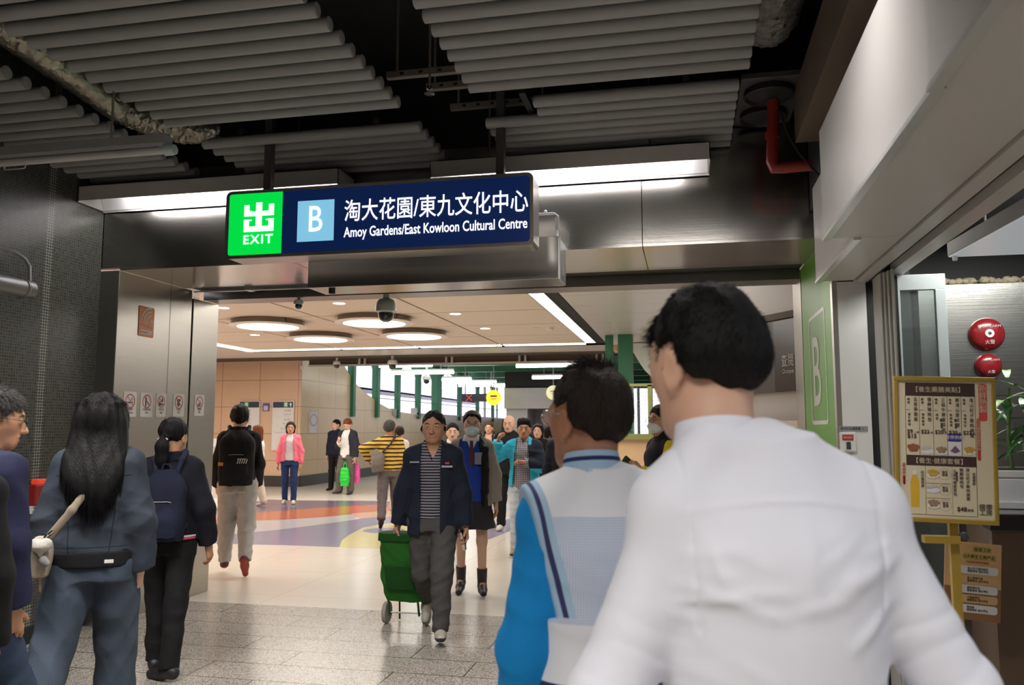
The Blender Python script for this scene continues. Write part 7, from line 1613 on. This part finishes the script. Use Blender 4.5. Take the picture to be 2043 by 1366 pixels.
    person('man in a navy jacket and striped polo pulling a green trolley', (x, y), 192, 1.675,
           dict(legL=(20, 4, -1, -12), legR=(-4, -52, -1, 50), armR=((.22, -.10, -1), (.20, -.02, -1), None, None, 1.1), armL=((.20, .0, -1), (.12, .10, -1), None, (-1, .4, 0), .75), head=(-3, 0), ly=.02),
           top=[dict(m=M_POLO, loose=.014, hem=.90, collar='shirt', vneck=(.055, .13), name='polo_shirt', amp=.004), dict(m=cloth('dark_navy_jacket', S8(25, 31, 46), bump=.15), loose=.034, hem=.775, open=(.012, .075, .075), collar='shirt', name='jacket', amp=.009, wl=.15, h=.0055)],
           bottom=dict(m=cloth('dark_grey_trousers', S8(72, 70, 70)), loose=.026, amp=.010, cuff=.034), shoes=(mat('shoe_offwhite', S8(178, 172, 158), .6, bump=.3), C_SOLE), hair=('short', H_BLACK, dict(th=.014, front=.30)), sk=SK_TAN, h=.0055, seed=101, extra=cart_extra)
    hp_ = CARTX['hand']; gx, gy = gd(812, 6.55); e = empty('shopping_trolley', (gx, gy, 0), 'tall green fabric shopping trolley on small wheels pulled by the man', 'trolley')
    MG = cloth('trolley_green', S8(40, 104, 36), bump=.3); MGD = cloth('trolley_dark_green', S8(28, 76, 28))
    top_ = Vector((hp_.x + .01, hp_.y + .0, hp_.z - .02)); ax = (top_ - Vector((gx, gy, .10))); ang = math.atan2(math.hypot(ax.x, ax.y), ax.z)
    lx_, ly_ = ax.x / ax.z, ax.y / ax.z
    S = Sculpt(); zz0, zz1 = .20, .74; S.loft([(zz0, .0 + lx_ * zz0, ly_ * zz0 + .11, .155, .10), (.3, lx_ * .3, ly_ * .3 + .115, .165, .115), (.55, lx_ * .55, ly_ * .55 + .11, .165, .11), (zz1, lx_ * zz1, ly_ * zz1 + .10, .15, .09)], 0, e=4.); S.disp(folds(12, .010, .16)); p, q = S.polygons(.007); np_mesh('bag', p, q, MG, e)
    S = Sculpt(); S.loft([(.69, lx_ * .69, ly_ * .69 + .10, .165, .108), (.755, lx_ * .755, ly_ * .755 + .10, .155, .098)], 0, e=4.); p, q = S.polygons(.007); np_mesh('lid', p, q, MGD, e)
    S = Sculpt(); S.loft([(.30, lx_ * .3, ly_ * .3 + .02, .12, .04), (.5, lx_ * .5, ly_ * .5 + .02, .12, .03)], 0, e=4.); p, q = S.polygons(.007); np_mesh('front_pocket', p, q, MGD, e)
    MFR = mat('trolley_frame', (.03, .10, .03), .35, .5); th_ = Vector((top_.x - gx, top_.y - gy, top_.z))
    for s in (-1, 1):
        g = G(); g.tube([(s * .12, .0, .08), (s * .12 + lx_ * .7, ly_ * .7, .75), (s * .055 + th_.x, th_.y, th_.z)], .009, 10); g.build('frame_tube', MFR, e, smooth=True, world=False)
        g = G(); g.lathe([(.045, -.016), (.082, -.016), (.086, 0), (.082, .016), (.045, .016)], (s * .165, .05, .0862), 28, 'X'); g.build('wheel', mat('wheel_grey', S8(150, 145, 135), .6), e, smooth=True, world=False)
        g = G(); g.lathe([(.0, -.013), (.046, -.013), (.046, .013), (0, .013)], (s * .165, .05, .0862), 20, 'X'); g.build('hub', MGD, e, world=False)
        g = G(); g.tube([(s * .10, .16, .20), (s * .10, .17, .01)], .008, 8); g.build('rest_leg', MFR, e, world=False)
    g = G(); g.tube([(-.165, .05, .0862), (.165, .05, .0862)], .006, 8); g.build('axle', M_ALU, e, world=False)
    g = G(); g.tube([(-.055 + th_.x, th_.y, th_.z), (.055 + th_.x, th_.y, th_.z)], .014, 12); g.build('handle_grip', mat('grip_green', S8(70, 150, 60), .5), e, smooth=True, world=False)
    # ---- 13 masked woman in the staff waistcoat
    M_STAFF = cloth('staff_blue', S8(36, 66, 158)); x, y = gd(942, 7.75)
    def staff_extra(root, sc, J):
        face_mask(root, sc, J, cloth('mask_pale_blue', S8(208, 226, 232), bump=.1)); lens_frames(root, sc, J, mat('glasses_pink', (.35, .12, .12), .3), .021)
        pz = J['pz']; g = G(); g.prism([(v[0] * sc, .158 * sc, (v[1] + pz) * sc) for v in ((-.014, 1.42), (.014, 1.42), (.024, 1.22), (.0, 1.17), (-.024, 1.22))], (0, .006, 0)); g.build('necktie', cloth('tie_maroon', S8(98, 48, 58)), root, world=False)
        g = G(); g.box(-.13 * sc, .165 * sc, (1.20 + pz) * sc, -.03 * sc, .17 * sc, (1.31 + pz) * sc); g.build('pocket_panel', cloth('pocket_grey', S8(140, 136, 150)), root, world=False)
    person('woman in a pale blue face mask, blue waistcoat, grey coat and dark shorts', (x, y), 193, 1.675, dict(legL=(8, -2, 1), legR=(-2, -14, 1, 10), armL=((.24, -.08, -1), (.08, .06, -1)), armR=((.16, .1, -1), (-.1, .5, -.8)), head=(2, 0)), male=False,
           top=[dict(m=C_WHITE, loose=.010, hem=.95, sleeve=0, collar='shirt', name='shirt'), dict(m=M_STAFF, loose=.022, hem=.80, sleeve=0, vneck=(.06, .15), name='waistcoat', amp=.005), dict(m=cloth('grey_coat', S8(150, 142, 134)), loose=.036, hem=.70, open=(0, .11, .16), name='coat', amp=.007)], bottom=dict(kind='skirt', hem=.60, m=cloth('dark_shorts', S8(52, 50, 54)), amp=.006), shoes=(C_SHOEB, C_SOLE, .13), hair=('tail_front', H_BLACK, dict(side=-1, th=.025, front=.26, pts=[(-.07, -.02, 1.45), (-.12, .13, 1.34), (-.13, .185, 1.15), (-.125, .19, .95), (-.12, .185, .82)])), sk=SK_LIGHT, h=.006, seed=111, extra=staff_extra)
    # ---- 14, 15 two men right of her
    C_TEAL = cloth('teal', S8(52, 168, 198)); M_CHK = check_mat('cloth_grey_check', S8(78, 74, 88), S8(188, 184, 190), .022, .35)
    x, y = gd(1046, 10.1)
    def region_tealnavy(c): return ((c[:, 2] > 1.17) & (np.abs(c[:, 0]) > .13) & (c[:, 0] < 0)).astype(int)
    person('man in an open teal and navy jacket over a checked shirt, hands raised', (x, y), 184, 1.625, dict(legL=(-4, -16, 2, 12), legR=(10, 2, 2), armR=((.75, .15, -.5), (-.30, .35, .9), (-.2, .3, .7), None, .9), armL=((.3, .28, -.9), (-.95, .35, .25), (-.9, .2, .2), None, .9), head=(4, 2)),
           top=[dict(m=M_CHK, loose=.014, hem=.80, collar='shirt', vneck=(.03, .06), name='checked_shirt', amp=.005), dict(m=[C_TEAL, C_NAVY], loose=.040, hem=.84, open=(0.02, .07, .12), collar='hood', name='jacket', region=lambda c: (((c[:, 0] < -.06) & (c[:, 2] > 1.10) & (np.abs(c[:, 0]) < .6) & ~((c[:, 2] > 1.40) & (c[:, 0] > -.10))).astype(int)), amp=.008)], bottom=dict(m=denim('very_pale', S8(188, 196, 206)), loose=.016, amp=.008), shoes=(mat('shoe_tan', S8(150, 130, 104), .6), C_SOLE), hair=('quiff', H_BLACK, dict(th=.035, front=.2)), sk=SK_TAN, h=.0065, seed=121)
    x, y = gd(1016, 12.6)
    person('bald man in black clothes and white trainers', (x, y), 182, 1.73, dict(legL=(-2, -4, 2), legR=(10, 0, 2), armR=((.12, .12, -1), (.0, .3, -1)), armL=((.12, .05, -1), (.0, .2, -1)), head=(-6, -4)), top=dict(m=C_BLACK, loose=.045, hem=.82, name='jacket', collar='hood', amp=.009), bottom=dict(m=C_BLACK, loose=.02), shoes=(C_SHOEW, C_SOLEW), hair=('bald', H_GREY), sk=SK_LIGHT, h=.007, seed=131)
    # ---- 16..21 people farther back
    far = [('man with a white collar between the trolley man and the masked woman', 903, 11.2, 196, 1.60, dict(head=(0, 0)), True, C_DNAVY, 'shirt', ('short', H_BLACK, dict(th=.03)), SK_LIGHT),
           ('man in a beige tee with backpack straps walking far behind the masked woman', 976, 17.5, 180, 1.67, dict(legL=(12, 4, 2)), True, cloth('beige_tee', S8(176, 140, 116)), 'crew', ('short', H_BROWN, dict(th=.04)), SK_MID),
           ('person with dark hair just behind the shoulder of the bald man', 1044, 15.4, 172, 1.70, dict(), True, C_BLACK, 'crew', ('short', H_BLACK, dict(th=.05)), SK_LIGHT),
           ('woman with long dark hair in black behind the teal jacket man', 1073, 14.0, 190, 1.60, dict(head=(-10, 5)), False, C_BLACK, 'crew', ('long', H_DBROWN, dict(len=1.3, w=.3)), SK_LIGHT),
           ('person with black hair in a grey top seen from behind near the white kiosk', 1093, 15.5, -10, 1.58, dict(), False, cloth('grey_stripe_top', S8(120, 114, 116)), 'crew', ('bob', H_BLACK, dict(th=.04)), SK_LIGHT),
           ('person in a dark overcoat half hidden behind the vest man', 1128, 9.4, 0, 1.66, dict(armL=((.14, .05, -1), (.02, .1, -1))), True, C_DNAVY, 'shirt', ('short', H_BLACK), SK_TAN)]
    for (lab, px, d, rz, H, pose, male, m, col_, hr, sk) in far:
        x, y = gd(px, d); inner = []
        if 'white collar' in lab: inner = [dict(m=C_WHITE, loose=.012, collar='shirt', hem=.9, sleeve=0, name='shirt', h=.009), dict(m=m, loose=.03, hem=.86, name='jacket', vneck=(.06, .12), amp=.006)]
        else: inner = [dict(m=m, loose=.034 if 'coat' in lab or 'black' in lab else .02, hem=.62 if 'overcoat' in lab else .86, name='coat' if 'overcoat' in lab else 'top', collar=col_, amp=.006)]
        ex = (lambda r, s, J: backpack(r, s, J, 'dark backpack on the man in the beige tee', C_DNAVY, C_BLACK, w=.14, hgt=.4)) if 'straps' in lab else None
        person(lab, (x, y), rz, H, pose, top=inner, bottom=dict(m=C_BLACK if 'beige' not in lab else C_CHAR), shoes=(C_SHOEB, C_SOLE), hair=hr, sk=sk, male=male, face=rz > 90, h=.010, seed=int(px), extra=ex)
    # ---- 22 masked staff man by the fence
    x, y = gd(1322, 6.9)
    def staff2(root, sc, J):
        face_mask(root, sc, J, cloth('mask_white', S8(232, 226, 226), bump=.05)); lens_frames(root, sc, J, MATS.get('glasses_black') or mat('glasses_black', (.012, .012, .012), .3), .024)
        phone(root, sc, J, 'L', 'small dark device held up by the masked staff man')
        sh, el = J['A']['L'][0], J['A']['L'][1]; c = (sh * .55 + el * .45) * sc; g = G(); g.ball([float(c[0]) - .072, float(c[1]) - .01, float(c[2])], (.008, .028, .028), 16, 10); g.build('sleeve_badge', mat('badge_maroon', S8(150, 40, 60), .5), root, smooth=True, world=False)
        pz = J['pz']; S = Sculpt()
        for s in (-1, 1): S.chain([V(s * .055, -.07, 1.47 + pz), V(s * .10, -.06, 1.445 + pz), V(s * .175, -.03, 1.425 + pz)], [.006] * 3, .004)
        sculpted('yellow_piping', S, .005, mat('piping_yellow', S8(225, 200, 50), .6), root, None, sc)
    C_STY = cloth('staff_yellow', S8(226, 198, 44))
    person('staff man in a white mask and glasses, navy top with yellow sleeve', (x, y), 118, 1.72, dict(armL=((.22, .25, -1), (-.15, .95, .30), (0, .7, .6), None, .9), armR=((.12, 0, -1), (0, .1, -1)), head=(8, 2)), top=dict(m=[C_DNAVY, C_STY], loose=.030, hem=.84, collar='stand', name='staff_top', region=lambda c: ((c[:, 0] < -.165) & (c[:, 2] < 1.42)).astype(int), amp=.005), bottom=dict(m=C_DNAVY), shoes=(C_SHOEB, C_SOLE), hair=('short', H_BLACK, dict(th=.045)), sk=SK_MID, h=.006, seed=141, extra=staff2)
    # ---- 23 dark trouser leg entering at the bottom left corner
    x, y = gd(-128, 2.75)
    person('person in black trousers cut off at the bottom left corner', (x, y), 32, 1.66, dict(legR=(-16, -30, 9, 18), legL=(14, 6, 2)), face=False, top=dict(m=C_BLACK, loose=.03, name='top'), bottom=dict(m=C_BLACK, loose=.05, amp=.008), shoes=(C_SHOEB, C_SOLE), hair=('short', H_BLACK), sk=SK_MID, h=.008, seed=151)
